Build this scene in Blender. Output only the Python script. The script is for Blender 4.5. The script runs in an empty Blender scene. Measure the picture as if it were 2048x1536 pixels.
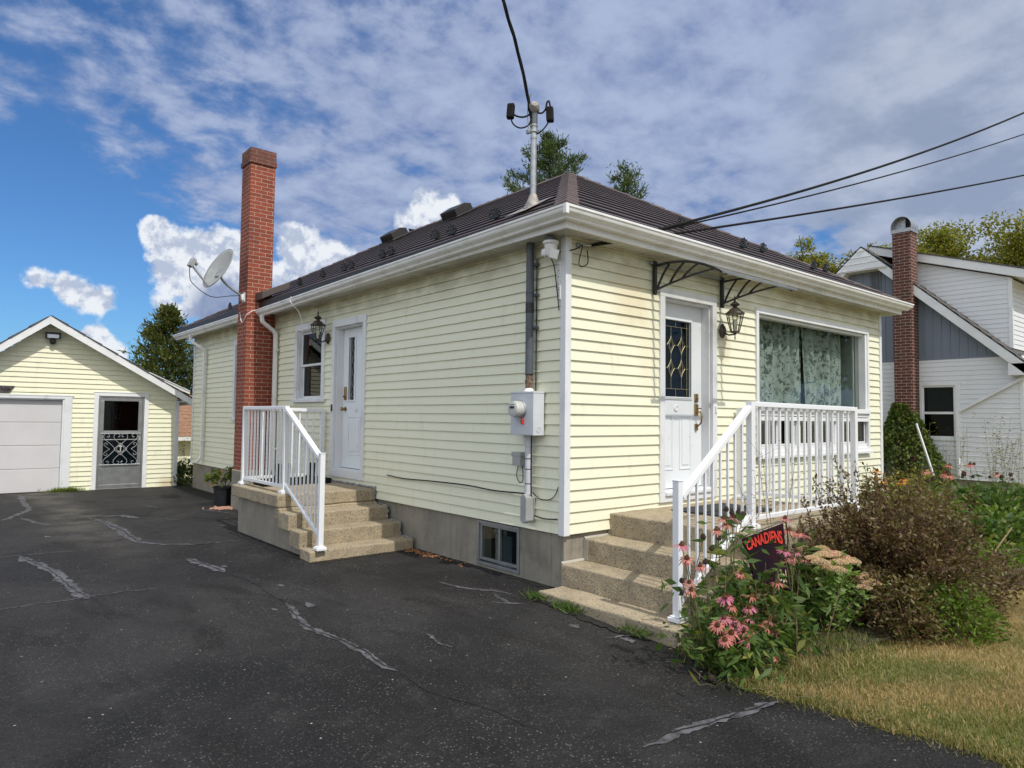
import bpy, bmesh, math, random
import numpy as np
from mathutils import Vector, Matrix, Euler
R_ = math.radians
scene = bpy.context.scene
COL = scene.collection
random.seed(7)
rng = np.random.default_rng(11)

# ---------------------------------------------------------------- camera
cam_d = bpy.data.cameras.new("camera")
cam = bpy.data.objects.new("camera", cam_d)
COL.objects.link(cam)
_yaw, _pit, _rol = 0.701194, 0.0482878, 0.0113717
_f = Vector((math.sin(_yaw) * math.cos(_pit), math.cos(_yaw) * math.cos(_pit), math.sin(_pit)))
_r = Vector((math.cos(_yaw), -math.sin(_yaw), 0))
_u = _r.cross(_f)
_r2 = _r * math.cos(_rol) + _u * math.sin(_rol)
_u2 = -_r * math.sin(_rol) + _u * math.cos(_rol)
CAM = Vector((-4.527, -4.593, 1.54))
cam.matrix_world = Matrix(((_r2.x, _u2.x, -_f.x, CAM.x), (_r2.y, _u2.y, -_f.y, CAM.y), (_r2.z, _u2.z, -_f.z, CAM.z), (0, 0, 0, 1)))
cam_d.sensor_width = 36.0
cam_d.lens = 1383.2 / 2048 * 36
cam_d.clip_start = 0.05
cam_d.clip_end = 3000
scene.camera = cam

# ---------------------------------------------------------------- view, sun, sky
vs = scene.view_settings
vs.view_transform = 'Standard'
vs.look = 'None'
vs.exposure = 0.0
vs.gamma = 1.0
vs.use_curve_mapping = False

SUN = Vector((-0.03, -0.73, 1.0)).normalized()
sl = bpy.data.lights.new("sun", 'SUN')
sl.energy = 3.4
sl.angle = R_(0.53)
sl.color = (1.0, 0.955, 0.88)
so = bpy.data.objects.new("sun", sl)
COL.objects.link(so)
so.rotation_euler = SUN.to_track_quat('Z', 'Y').to_euler()
so.location = (0, -20, 30)


class NG:
    """small helper to write node graphs"""
    def __init__(s, tree):
        s.t = tree
        s.n = tree.nodes
        s.l = tree.links

    def node(s, typ, **kw):
        n = s.n.new(typ)
        for k, v in kw.items():
            setattr(n, k, v)
        return n

    def put(s, sock, v):
        if hasattr(v, 'is_output') or isinstance(v, bpy.types.NodeSocket):
            s.l.new(v, sock)
        else:
            sock.default_value = v

    def math(s, op, a, b=0.0, c=None, clamp=False):
        n = s.node('ShaderNodeMath', operation=op, use_clamp=clamp)
        s.put(n.inputs[0], a)
        s.put(n.inputs[1], b)
        if c is not None:
            s.put(n.inputs[2], c)
        return n.outputs[0]

    def vmath(s, op, a, b=None, scale=None):
        n = s.node('ShaderNodeVectorMath', operation=op)
        s.put(n.inputs[0], a)
        if b is not None:
            s.put(n.inputs[1], b)
        if scale is not None:
            s.put(n.inputs['Scale'], scale)
        return n.outputs['Value'] if op in ('DISTANCE', 'DOT_PRODUCT', 'LENGTH') else n.outputs[0]

    def noise(s, vec, scale, detail=5, rough=0.55, dist=0.0, lac=2.0):
        n = s.node('ShaderNodeTexNoise')
        s.put(n.inputs['Vector'], vec)
        n.inputs['Scale'].default_value = scale
        n.inputs['Detail'].default_value = detail
        n.inputs['Roughness'].default_value = rough
        n.inputs['Distortion'].default_value = dist
        n.inputs['Lacunarity'].default_value = lac
        return n.outputs[0]

    def ss(s, v, a, b, lo=0.0, hi=1.0):
        n = s.node('ShaderNodeMapRange', interpolation_type='SMOOTHSTEP')
        s.put(n.inputs[0], v)
        n.inputs[1].default_value = a
        n.inputs[2].default_value = b
        n.inputs[3].default_value = lo
        n.inputs[4].default_value = hi
        return n.outputs[0]

    def mix(s, f, a, b, blend='MIX'):
        n = s.node('ShaderNodeMix', data_type='RGBA', blend_type=blend)
        s.put(n.inputs[0], f)
        s.put(n.inputs[6], (*a, 1) if isinstance(a, tuple) and len(a) == 3 else a)
        s.put(n.inputs[7], (*b, 1) if isinstance(b, tuple) and len(b) == 3 else b)
        return n.outputs[2]


world = bpy.data.worlds.new("World")
scene.world = world
world.use_nodes = True
world.node_tree.nodes.clear()
W = NG(world.node_tree)
wout = W.node('ShaderNodeOutputWorld')
bg = W.node('ShaderNodeBackground')
W.l.new(bg.outputs[0], wout.inputs[0])
sky = W.node('ShaderNodeTexSky', sky_type='NISHITA')
sky.sun_disc = False
sky.sun_elevation = math.asin(SUN.z)
sky.sun_rotation = math.atan2(SUN.x, SUN.y)
sky.air_density = 1.0
sky.dust_density = 0.6
sky.ozone_density = 2.5
bg.inputs[1].default_value = 0.10
tc = W.node('ShaderNodeTexCoord')
D = W.vmath('NORMALIZE', tc.outputs['Generated'])
sep = W.node('ShaderNodeSeparateXYZ')
W.l.new(D, sep.inputs[0])
zc = W.math('ADD', W.math('MAXIMUM', sep.outputs[2], 0.0), 0.24)
cx = W.math('DIVIDE', sep.outputs[0], zc)
cy = W.math('DIVIDE', sep.outputs[1], zc)
cmb = W.node('ShaderNodeCombineXYZ')
W.l.new(cx, cmb.inputs[0])
W.l.new(cy, cmb.inputs[1])
PL = cmb.outputs[0]


def bump_sum(blobs, soft=0.0):
    """sum of soft round patches given as (direction, angular radius, weight)"""
    acc = None
    for d, r, w in blobs:
        v = W.ss(W.vmath('DISTANCE', D, d), r, soft * r, 0.0, w)
        acc = v if acc is None else W.math('ADD', acc, v)
    return acc


CLEAR = [((0.085, 0.966, 0.235), 0.14, 0.36), ((0.133, 0.985, 0.113), 0.22, 0.50), ((0.073, 0.924, 0.375), 0.26, 0.11),
         ((0.876, 0.421, 0.234), 0.07, 0.30), ((0.29, 0.945, 0.138), 0.2, 0.2)]
THICK = [((0.925, 0.256, 0.282), 0.34, 0.22), ((0.886, 0.248, 0.391), 0.34, 0.20), ((0.689, 0.590, 0.421), 0.45, 0.14)]
cells = W.noise(PL, 8.5, 8, 0.60, 0.15)
big = W.noise(PL, 1.9, 5, 0.58, 0.3)
cov = W.math('ADD', W.math('MULTIPLY', cells, 0.75), W.math('MULTIPLY', big, 0.45))
cov = W.math('ADD', cov, bump_sum(THICK))
cov = W.math('SUBTRACT', cov, bump_sum(CLEAR))
alto = W.ss(cov, 0.41, 0.66)
# colours of the thin layer cloud: blue grey to pale grey
tone = W.ss(W.math('SUBTRACT', W.math('ADD', cells, W.math('MULTIPLY', bump_sum(THICK), 0.5)), W.math('MULTIPLY', bump_sum(CLEAR[:3]), 0.5)), 0.30, 0.74)
grey = W.ss(bump_sum([((0.925, 0.256, 0.282), 0.36, 1.0), ((0.93, 0.20, 0.391), 0.36, 0.8)]), 0.0, 1.0)
alto_c = W.mix(tone, (2.3, 3.0, 5.1), (4.3, 5.1, 7.0))
alto_c = W.mix(grey, alto_c, W.mix(W.ss(W.noise(PL, 2.6, 7, 0.6), 0.40, 0.62), (3.0, 3.6, 5.0), (4.9, 5.5, 6.8)))
base = W.mix(1.0, sky.outputs[0], (0.50, 0.84, 1.20), 'MULTIPLY')
col = W.mix(W.math('MULTIPLY', alto, 0.93), base, alto_c)
# heaped white clouds low over the horizon
CUMULUS = [((0.205, 0.951, 0.23), 0.027, 0.85), ((0.231, 0.949, 0.215), 0.05, 0.85), ((0.274, 0.938, 0.214), 0.054, 0.85), ((0.302, 0.928, 0.217), 0.045, 0.85), ((0.225, 0.957, 0.18), 0.043, 0.85), ((0.265, 0.948, 0.175), 0.058, 0.85), ((0.306, 0.936, 0.172), 0.054, 0.85), ((0.366, 0.902, 0.229), 0.045, 0.85), ((0.393, 0.891, 0.225), 0.054, 0.85), ((0.431, 0.877, 0.215), 0.036, 0.85), ((0.359, 0.915, 0.183), 0.045, 0.85), ((0.407, 0.895, 0.18), 0.054, 0.85), ((0.515, 0.802, 0.303), 0.032, 0.85), ((0.546, 0.785, 0.292), 0.03, 0.85), ((0.516, 0.812, 0.274), 0.054, 0.85), ((0.545, 0.795, 0.269), 0.045, 0.85), ((0.09, 0.983, 0.158), 0.024, 0.85), ((0.114, 0.982, 0.152), 0.033, 0.85), ((0.139, 0.98, 0.143), 0.037, 0.85), ((0.166, 0.977, 0.137), 0.033, 0.85), ((0.223, 0.965, 0.138), 0.027, 0.85), ((0.267, 0.954, 0.133), 0.024, 0.85), ((0.243, 0.962, 0.128), 0.024, 0.85), ((0.157, 0.983, 0.096), 0.027, 0.85), ((0.174, 0.982, 0.079), 0.029, 0.85), ((0.135, 0.987, 0.082), 0.024, 0.85), ((0.298, 0.946, 0.125), 0.032, 0.85), ((0.712, 0.656, 0.25), 0.016, 0.85)]
fr = W.noise(D, 17.0, 10, 0.62, 0.1)
fr2 = W.noise(W.vmath('ADD', D, (0.0, 0.004, 0.012)), 17.0, 10, 0.62, 0.1)
body = W.math('MINIMUM', bump_sum(CUMULUS), 1.0)
dens = W.math('ADD', body, W.math('MULTIPLY', W.math('MULTIPLY', W.math('SUBTRACT', fr, 0.5), 2.6), W.ss(body, 0.02, 0.30)))
cum = W.ss(dens, 0.28, 0.74)
lit = W.ss(W.math('ADD', W.math('SUBTRACT', fr, fr2), W.math('MULTIPLY', W.math('SUBTRACT', 1.0, body), 0.05)), -0.07, 0.06)
cum_c = W.mix(lit, (4.7, 5.4, 6.9), (8.4, 8.8, 9.4))
DARKB = [((0.297, 0.945, 0.138), 0.075, 1.0), ((0.115, 0.988, 0.10), 0.05, 0.8)]
cum_c = W.mix(W.math('MULTIPLY', W.ss(bump_sum(DARKB), 0.1, 0.8), 0.85), cum_c, (2.0, 2.7, 4.6))
col = W.mix(cum, col, cum_c)
# unseen bright cloud added for fill light, around the sun and in the west (both behind the viewer)
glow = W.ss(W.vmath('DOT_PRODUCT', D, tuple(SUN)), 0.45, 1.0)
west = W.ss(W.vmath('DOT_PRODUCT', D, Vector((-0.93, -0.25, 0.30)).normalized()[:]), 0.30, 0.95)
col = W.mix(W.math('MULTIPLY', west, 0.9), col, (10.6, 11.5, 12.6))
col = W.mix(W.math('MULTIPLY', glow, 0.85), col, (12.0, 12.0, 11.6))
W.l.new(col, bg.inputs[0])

# ---------------------------------------------------------------- builders
WL = {}


def tag(o, label=None, cat=None, group=None, kind=None):
    if label: o['label'] = label
    if cat: o['category'] = cat
    if group: o['group'] = group
    if kind: o['kind'] = kind
    return o


def empty(name, loc, label, cat, group=None):
    o = bpy.data.objects.new(name, None)
    o.empty_display_size = 0.1
    o.location = loc
    COL.objects.link(o)
    WL[o.name] = Vector(loc)
    return tag(o, label, cat, group)


def adopt(o, parent):
    if parent is not None:
        o.parent = parent
        o.matrix_parent_inverse = Matrix.Translation(-WL.get(parent.name, Vector((0, 0, 0))))
    return o


class MB:
    def __init__(s):
        s.v = []; s.f = []; s.m = []; s.sm = []

    def add(s, vv, ff, mi=0, smooth=False):
        b = len(s.v)
        s.v += [tuple(map(float, p)) for p in vv]
        for q in ff:
            s.f.append([i + b for i in q]); s.m.append(mi); s.sm.append(smooth)
        return s

    def box(s, a, b, mi=0):
        x0, y0, z0 = [min(p, q) for p, q in zip(a, b)]
        x1, y1, z1 = [max(p, q) for p, q in zip(a, b)]
        return s.add([(x0, y0, z0), (x1, y0, z0), (x1, y1, z0), (x0, y1, z0), (x0, y0, z1), (x1, y0, z1), (x1, y1, z1), (x0, y1, z1)],
                     [(0, 3, 2, 1), (4, 5, 6, 7), (0, 1, 5, 4), (1, 2, 6, 5), (2, 3, 7, 6), (3, 0, 4, 7)], mi)

    def obox(s, c, ax, ay, az, mi=0):
        """box with centre c and half-axis vectors"""
        c = Vector(c); ax = Vector(ax); ay = Vector(ay); az = Vector(az)
        vv = [c + sx * ax + sy * ay + sz * az for sz in (-1, 1) for sx, sy in ((-1, -1), (1, -1), (1, 1), (-1, 1))]
        return s.add(vv, [(0, 3, 2, 1), (4, 5, 6, 7), (0, 1, 5, 4), (1, 2, 6, 5), (2, 3, 7, 6), (3, 0, 4, 7)], mi)

    def bar(s, p, q, w, h, up=(0, 0, 1), mi=0):
        """rectangular bar from p to q, width w sideways, height h along up"""
        p = Vector(p); q = Vector(q); d = (q - p)
        side = d.cross(Vector(up)).normalized()
        u = side.cross(d).normalized()
        return s.obox((p + q) / 2, d / 2, side * w / 2, u * h / 2, mi)

    def tube(s, pts, r, n=8, mi=0, cap=True):
        pts = [Vector(p) for p in pts]
        rr = r if isinstance(r, (list, tuple)) else [r] * len(pts)
        vv = []; ff = []
        ref = None
        for i, p in enumerate(pts):
            d = (pts[min(i + 1, len(pts) - 1)] - pts[max(i - 1, 0)]).normalized()
            if ref is None:
                ref = d.orthogonal().normalized()
            ref = (ref - d * ref.dot(d))
            ref = ref.normalized() if ref.length > 1e-6 else d.orthogonal().normalized()
            b = d.cross(ref)
            for k in range(n):
                a = 2 * math.pi * k / n
                vv.append(p + (ref * math.cos(a) + b * math.sin(a)) * rr[i])
        for i in range(len(pts) - 1):
            for k in range(n):
                k2 = (k + 1) % n
                ff.append((i * n + k, i * n + k2, (i + 1) * n + k2, (i + 1) * n + k))
        s.add(vv, ff, mi, True)
        if cap:
            s.add(vv[:n], [tuple(range(n - 1, -1, -1))], mi)
            s.add(vv[-n:], [tuple(range(n))], mi)
        return s

    def lathe(s, prof, c=(0, 0, 0), n=16, mi=0, M=None, smooth=True):
        """profile of (radius, height) turned round the z axis, then M, then moved to c"""
        c = Vector(c); vv = []; ff = []
        for r, z in prof:
            for k in range(n):
                a = 2 * math.pi * k / n
                p = Vector((r * math.cos(a), r * math.sin(a), z))
                if M is not None: p = M @ p
                vv.append(p + c)
        for i in range(len(prof) - 1):
            for k in range(n):
                k2 = (k + 1) % n
                ff.append((i * n + k, i * n + k2, (i + 1) * n + k2, (i + 1) * n + k))
        s.add(vv, ff, mi, smooth)
        if prof[0][0] > 1e-4: s.add(vv[:n], [tuple(range(n - 1, -1, -1))], mi)
        if prof[-1][0] > 1e-4: s.add(vv[-n:], [tuple(range(n))], mi)
        return s

    def prism(s, poly, fn, d0, d1, mi=0):
        """polygon of (a,b) extruded; fn(a,b,d) gives the world point"""
        n = len(poly)
        vv = [fn(a, b, d0) for a, b in poly] + [fn(a, b, d1) for a, b in poly]
        ff = [tuple(range(n - 1, -1, -1)), tuple(range(n, 2 * n))] + [(i, (i + 1) % n, (i + 1) % n + n, i + n) for i in range(n)]
        return s.add(vv, ff, mi)

    def sweep(s, prof, path, mi=0, smooth=False, closed=True, caps=True):
        """prof = list of (outward, up); path = list of fn(outward, up) -> point"""
        n = len(prof); vv = []; ff = []
        for fn in path:
            for o_, u_ in prof: vv.append(fn(o_, u_))
        rngk = range(n) if closed else range(n - 1)
        for i in range(len(path) - 1):
            for k in rngk:
                k2 = (k + 1) % n
                ff.append((i * n + k, i * n + k2, (i + 1) * n + k2, (i + 1) * n + k))
        s.add(vv, ff, mi, smooth)
        if caps and closed:
            s.add(vv[:n], [tuple(range(n))], mi); s.add(vv[-n:], [tuple(range(n - 1, -1, -1))], mi)
        return s

    def build(s, name, mats, parent=None, bevel=0.0, uv=False, sharp=35, loc=None, fixn=True):
        me = bpy.data.meshes.new(name)
        me.from_pydata(s.v, [], s.f)
        if not isinstance(mats, (list, tuple)): mats = [mats]
        for m in mats: me.materials.append(m)
        me.polygons.foreach_set('material_index', s.m)
        me.polygons.foreach_set('use_smooth', s.sm)
        me.update()
        if fixn and len(s.f) < 60000:
            bm = bmesh.new(); bm.from_mesh(me)
            if any(s.sm): bmesh.ops.remove_doubles(bm, verts=bm.verts, dist=1e-5)
            bmesh.ops.recalc_face_normals(bm, faces=bm.faces)
            bm.to_mesh(me); bm.free()
        if any(s.sm):
            try: me.set_sharp_from_angle(angle=R_(sharp))
            except Exception: pass
        if uv: box_uv(me)
        o = bpy.data.objects.new(name, me)
        COL.objects.link(o)
        adopt(o, parent)
        if loc is not None: o.location = loc
        if bevel > 0:
            b = o.modifiers.new('bevel', 'BEVEL'); b.width = bevel; b.segments = 2
            b.limit_method = 'ANGLE'; b.angle_limit = R_(40)
        return o


def box_uv(me):
    uvl = me.uv_layers.new(name='uv')
    co = np.empty(len(me.vertices) * 3); me.vertices.foreach_get('co', co); co = co.reshape(-1, 3)
    for p in me.polygons:
        n = p.normal; ax = max(range(3), key=lambda i: abs(n[i]))
        for li in p.loop_indices:
            c = co[me.loops[li].vertex_index]
            uvl.data[li].uv = (c[1], c[2]) if ax == 0 else ((c[0], c[2]) if ax == 1 else (c[0], c[1]))


def leaf_mesh(name, P, Dn, L, wr, mat, parent=None, tint=None, fold=0.25, S=None):
    """many leaf-sized folded diamonds in one mesh; P points, Dn directions, L lengths, wr width ratio"""
    P = np.asarray(P, float); Dn = np.asarray(Dn, float); n = len(P)
    L = np.broadcast_to(np.asarray(L, float), (n,))
    Dn = Dn / np.maximum(np.linalg.norm(Dn, axis=1, keepdims=True), 1e-6)
    if S is None:
        S = rng.normal(size=(n, 3))
    S = S - Dn * np.sum(S * Dn, axis=1, keepdims=True)
    S /= np.maximum(np.linalg.norm(S, axis=1, keepdims=True), 1e-6)
    N = np.cross(Dn, S)
    w = (L * wr)[:, None]
    V = np.empty((n, 4, 3))
    V[:, 0] = P
    V[:, 1] = P + Dn * (L * .42)[:, None] + S * w * .5 + N * w * fold
    V[:, 2] = P + Dn * L[:, None]
    V[:, 3] = P + Dn * (L * .42)[:, None] - S * w * .5 + N * w * fold
    me = bpy.data.meshes.new(name)
    me.vertices.add(n * 4); me.vertices.foreach_set('co', V.reshape(-1))
    me.loops.add(n * 6)
    idx = (np.arange(n)[:, None] * 4 + np.array([0, 1, 2, 0, 2, 3])[None]).astype(np.int32)
    me.loops.foreach_set('vertex_index', idx.reshape(-1))
    me.polygons.add(n * 2)
    me.polygons.foreach_set('loop_start', (np.arange(n * 2) * 3).astype(np.int32))
    me.update(calc_edges=True)
    if tint is None: tint = rng.random(n)
    at = me.attributes.new('tint', 'FLOAT', 'FACE')
    at.data.foreach_set('value', np.repeat(np.asarray(tint, float), 2).astype(np.float32))
    me.materials.append(mat)
    o = bpy.data.objects.new(name, me)
    COL.objects.link(o)
    return adopt(o, parent)


# ---------------------------------------------------------------- materials
def base_mat(name):
    m = bpy.data.materials.new(name); m.use_nodes = True
    g = NG(m.node_tree)
    p = m.node_tree.nodes['Principled BSDF']
    c = g.node('ShaderNodeTexCoord').outputs['Object']
    return m, g, p, c


def pm(name, col, rough=.55, metal=0., col2=None, vscale=4., lo=.35, hi=.65, bump=0., bscale=60., spec=.5, stretch=None, detail=6, bdist=0.01, spots=None):
    m, g, p, c = base_mat(name)
    p.inputs['Roughness'].default_value = rough
    p.inputs['Metallic'].default_value = metal
    p.inputs['Specular IOR Level'].default_value = spec
    vec = g.vmath('MULTIPLY', c, stretch) if stretch else c
    if col2 is None: col2 = tuple(x * .86 for x in col)
    o = g.mix(g.ss(g.noise(vec, vscale, detail, .6), lo, hi), col, col2)
    if spots:
        sc, sz, sc_col, amt = spots
        o = g.mix(g.math('MULTIPLY', g.ss(g.noise(c, sc, 4, .6), sz, sz + .06), amt), o, sc_col)
    g.l.new(o, p.inputs['Base Color'])
    rn = g.noise(c, vscale * 3, 4, .6)
    g.l.new(g.math('ADD', g.math('MULTIPLY', g.math('SUBTRACT', rn, .5), .25), rough, clamp=True), p.inputs['Roughness'])
    if bump > 0:
        b = g.node('ShaderNodeBump'); b.inputs['Strength'].default_value = bump; b.inputs['Distance'].default_value = bdist
        g.l.new(g.noise(c, bscale, 6, .65), b.inputs['Height'])
        g.l.new(b.outputs[0], p.inputs['Normal'])
    return m


def leaf_mat(name, ca, cb, cc=None, trans=.35, rough=.5):
    m, g, p, c = base_mat(name)
    at = g.node('ShaderNodeAttribute'); at.attribute_name = 'tint'
    t = at.outputs['Fac']
    o = g.mix(g.ss(t, 0., 1.), ca, cb)
    if cc: o = g.mix(g.ss(t, .86, .97), o, cc)
    o = g.mix(g.ss(g.noise(c, 1.3, 3), .35, .7, 0., .35), o, tuple(x * .55 for x in ca))
    p.inputs['Roughness'].default_value = rough
    p.inputs['Specular IOR Level'].default_value = .3
    g.l.new(o, p.inputs['Base Color'])
    tr = g.node('ShaderNodeBsdfTranslucent')
    g.l.new(g.mix(.5, o, (.5, .6, .1), 'MULTIPLY'), tr.inputs[0])
    tr2 = g.mix(1., o, (1.1, 1.25, .55), 'MULTIPLY')
    g.l.new(tr2, tr.inputs[0])
    mx = g.node('ShaderNodeMixShader'); mx.inputs[0].default_value = trans
    g.l.new(p.outputs[0], mx.inputs[1]); g.l.new(tr.outputs[0], mx.inputs[2])
    g.l.new(mx.outputs[0], m.node_tree.nodes['Material Output'].inputs[0])
    return m


def brick_mat(name, c1, c2, mortar, bw=.205, rh=.0672, ms=.009, dirt=.35):
    m, g, p, c = base_mat(name)
    uv = g.node('ShaderNodeUVMap').outputs[0]
    b = g.node('ShaderNodeTexBrick')
    g.l.new(uv, b.inputs['Vector'])
    b.inputs['Color1'].default_value = (*c1, 1); b.inputs['Color2'].default_value = (*c2, 1); b.inputs['Mortar'].default_value = (*mortar, 1)
    b.inputs['Scale'].default_value = 1.0; b.inputs['Brick Width'].default_value = bw; b.inputs['Row Height'].default_value = rh
    b.inputs['Mortar Size'].default_value = ms * .5; b.inputs['Mortar Smooth'].default_value = .15; b.inputs['Bias'].default_value = -.1
    o = g.mix(g.ss(g.noise(c, 26, 5, .7), .35, .75, 0, .45), b.outputs[0], tuple(x * .55 for x in c1))
    o = g.mix(g.ss(g.noise(g.vmath('MULTIPLY', c, (1, 1, .35)), 2.3, 6, .65), .45, .75, 0, dirt), o, (.05, .03, .025))
    g.l.new(o, p.inputs['Base Color'])
    p.inputs['Roughness'].default_value = .85
    bp = g.node('ShaderNodeBump'); bp.inputs['Strength'].default_value = .8; bp.inputs['Distance'].default_value = .008
    h = g.math('ADD', g.math('MULTIPLY', b.outputs['Fac'], -1.0), g.math('MULTIPLY', g.noise(c, 60, 5, .7), .5))
    g.l.new(h, bp.inputs['Height']); g.l.new(bp.outputs[0], p.inputs['Normal'])
    return m


def concrete_mat(name, ca, cb, agg=(.32, .25, .17), dark=(.06, .05, .045), aggr=.55, sc=85., streak=0.):
    m, g, p, c = base_mat(name)
    o = g.mix(g.ss(g.noise(c, 3., 7, .65), .3, .7), ca, cb)
    v = g.node('ShaderNodeTexVoronoi'); v.inputs['Scale'].default_value = sc
    g.l.new(c, v.inputs['Vector'])
    rnd = g.node('ShaderNodeSeparateColor'); g.l.new(v.outputs['Color'], rnd.inputs[0])
    peb = g.math('MULTIPLY', g.ss(v.outputs['Distance'], .55, .25), aggr)
    pc = g.mix(g.ss(rnd.outputs[0], .2, .8), agg, tuple(x * 1.55 for x in agg))
    pc = g.mix(g.ss(rnd.outputs[1], .80, .9), pc, dark)
    o = g.mix(peb, o, pc)
    if streak:
        o = g.mix(g.ss(g.noise(g.vmath('MULTIPLY', c, (6, 6, .5)), 2.2, 6, .65), .48, .75, 0, streak), o, tuple(x * .38 for x in ca))
    o = g.mix(g.ss(g.noise(c, 9., 5, .7), .56, .72, 0, .35), o, tuple(x * .45 for x in ca))
    o = g.mix(g.ss(g.noise(c, 2.1, 6, .7), .50, .70, 0, .5), o, tuple(x * .42 for x in ca))
    g.l.new(o, p.inputs['Base Color']); p.inputs['Roughness'].default_value = .92
    bp = g.node('ShaderNodeBump'); bp.inputs['Strength'].default_value = .7; bp.inputs['Distance'].default_value = .006
    h = g.math('ADD', g.math('MULTIPLY', v.outputs['Distance'], -.8 * (1 if aggr > .2 else .2)), g.noise(c, 38, 7, .7))
    g.l.new(h, bp.inputs['Height']); g.l.new(bp.outputs[0], p.inputs['Normal'])
    return m


def glass_mat(name, tint=(.8, .85, .85), refl=1.0):
    m, g, p, c = base_mat(name)
    t = g.node('ShaderNodeBsdfTransparent'); t.inputs[0].default_value = (*tint, 1)
    gl = g.node('ShaderNodeBsdfGlossy'); gl.inputs['Roughness'].default_value = .015
    bp = g.node('ShaderNodeBump'); bp.inputs['Strength'].default_value = .04; bp.inputs['Distance'].default_value = .02
    g.l.new(g.noise(c, 1.4, 2), bp.inputs['Height']); g.l.new(bp.outputs[0], gl.inputs['Normal'])
    lw = g.node('ShaderNodeLayerWeight'); lw.inputs[0].default_value = .5
    f = g.math('ADD', g.math('MULTIPLY', g.math('POWER', lw.outputs['Facing'], 5.0), .9 * refl), .045 * refl, clamp=True)
    mx = g.node('ShaderNodeMixShader'); g.l.new(f, mx.inputs[0])
    g.l.new(t.outputs[0], mx.inputs[1]); g.l.new(gl.outputs[0], mx.inputs[2])
    g.l.new(mx.outputs[0], m.node_tree.nodes['Material Output'].inputs[0])
    return m


def siding_mat(name, col, dirt, amt=.35, stain=None):
    m, g, p, c = base_mat(name)
    o = g.mix(g.ss(g.noise(c, .9, 5, .6), .35, .7), col, tuple(a * .95 + b * .05 for a, b in zip(col, dirt)))
    o = g.mix(g.ss(g.noise(g.vmath('MULTIPLY', c, (3., 3., .55)), 3., 7, .65), .52, .8, 0, amt), o, dirt)
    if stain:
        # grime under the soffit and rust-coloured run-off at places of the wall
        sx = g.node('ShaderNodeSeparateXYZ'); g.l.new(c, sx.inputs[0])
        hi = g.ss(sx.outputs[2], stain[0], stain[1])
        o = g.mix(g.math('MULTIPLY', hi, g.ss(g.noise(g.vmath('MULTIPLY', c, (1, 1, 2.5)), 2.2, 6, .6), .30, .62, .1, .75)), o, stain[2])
        for (px, py, pz), rx, rz, k, cc in stain[3]:
            dd = g.vmath('LENGTH', g.vmath('MULTIPLY', g.vmath('SUBTRACT', c, (px, py, pz)), (1 / rx, 1 / rx, 1 / rz)))
            o = g.mix(g.math('MULTIPLY', g.ss(g.math('ADD', dd, g.math('MULTIPLY', g.noise(c, 5, 5), .7)), 1.3, .5), k), o, cc)
    g.l.new(o, p.inputs['Base Color'])
    p.inputs['Roughness'].default_value = .48
    bp = g.node('ShaderNodeBump'); bp.inputs['Strength'].default_value = .25; bp.inputs['Distance'].default_value = .004
    g.l.new(g.noise(g.vmath('MULTIPLY', c, (1, 1, 6)), 9, 4, .5), bp.inputs['Height']); g.l.new(bp.outputs[0], p.inputs['Normal'])
    return m


M = {}
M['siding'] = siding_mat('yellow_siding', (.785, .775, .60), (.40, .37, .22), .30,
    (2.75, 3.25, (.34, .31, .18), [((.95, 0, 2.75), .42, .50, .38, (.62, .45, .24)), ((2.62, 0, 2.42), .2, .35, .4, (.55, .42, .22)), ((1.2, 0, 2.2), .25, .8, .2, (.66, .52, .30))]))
M['siding_g'] = siding_mat('garage_siding', (.80, .79, .60), (.40, .36, .20), .25,
    (9, 10, (.3, .3, .2), [((-.35, 12.3, -.02), .35, .22, .55, (.42, .30, .12))]))
M['siding_w'] = siding_mat('white_siding', (.72, .73, .75), (.45, .45, .46), .2)
M['board'] = siding_mat('blue_grey_board', (.17, .20, .25), (.07, .09, .12), .3)
M['white'] = pm('white_trim', (.78, .79, .80), .42, col2=(.70, .71, .72), vscale=2.5, bump=.08, bscale=30)
M['white_old'] = pm('weathered_white_trim', (.70, .71, .73), .5, col2=(.52, .52, .52), vscale=3.5, lo=.5, hi=.75, bump=.15, bscale=40, stretch=(1, 1, .6))
M['alu'] = pm('gutter_white', (.80, .80, .79), .30, col2=(.66, .66, .63), vscale=3., lo=.45, hi=.75, spots=(7., .68, (.36, .35, .32), .3))
M['soffit'] = pm('soffit_white', (.62, .61, .55), .6, col2=(.50, .49, .42), vscale=2.5)
M['roof'] = pm('brown_metal_shingle', (.105, .082, .080), .45, col2=(.072, .056, .055), vscale=4., lo=.3, hi=.7, bump=.06, bscale=50, spec=.4, spots=(2.2, .62, (.13, .11, .105), .5))
M['hip'] = pm('faded_hip_cap', (.125, .086, .070), .55, col2=(.075, .056, .050), vscale=7., lo=.3, hi=.7, bump=.3, bscale=50)
M['black_metal'] = pm('black_metal', (.012, .012, .014), .4, col2=(.02, .02, .02), vscale=8)
M['black_vent'] = pm('black_roof_vent', (.02, .018, .018), .5)
M['brick'] = brick_mat('red_brick', (.30, .062, .030), (.19, .042, .022), (.52, .40, .31))
M['brick2'] = brick_mat('dark_brick', (.125, .036, .024), (.07, .024, .019), (.42, .35, .29), .235, .076, .013, .3)
M['found'] = concrete_mat('foundation_concrete', (.30, .27, .215), (.22, .20, .165), aggr=.08, sc=120, streak=.55)
M['steps'] = concrete_mat('exposed_aggregate_concrete', (.36, .305, .215), (.28, .235, .165), agg=(.33, .25, .15), aggr=.85, sc=62)
M['rail'] = pm('white_powder_coat', (.80, .81, .84), .32, col2=(.76, .77, .80), vscale=2)
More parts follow.
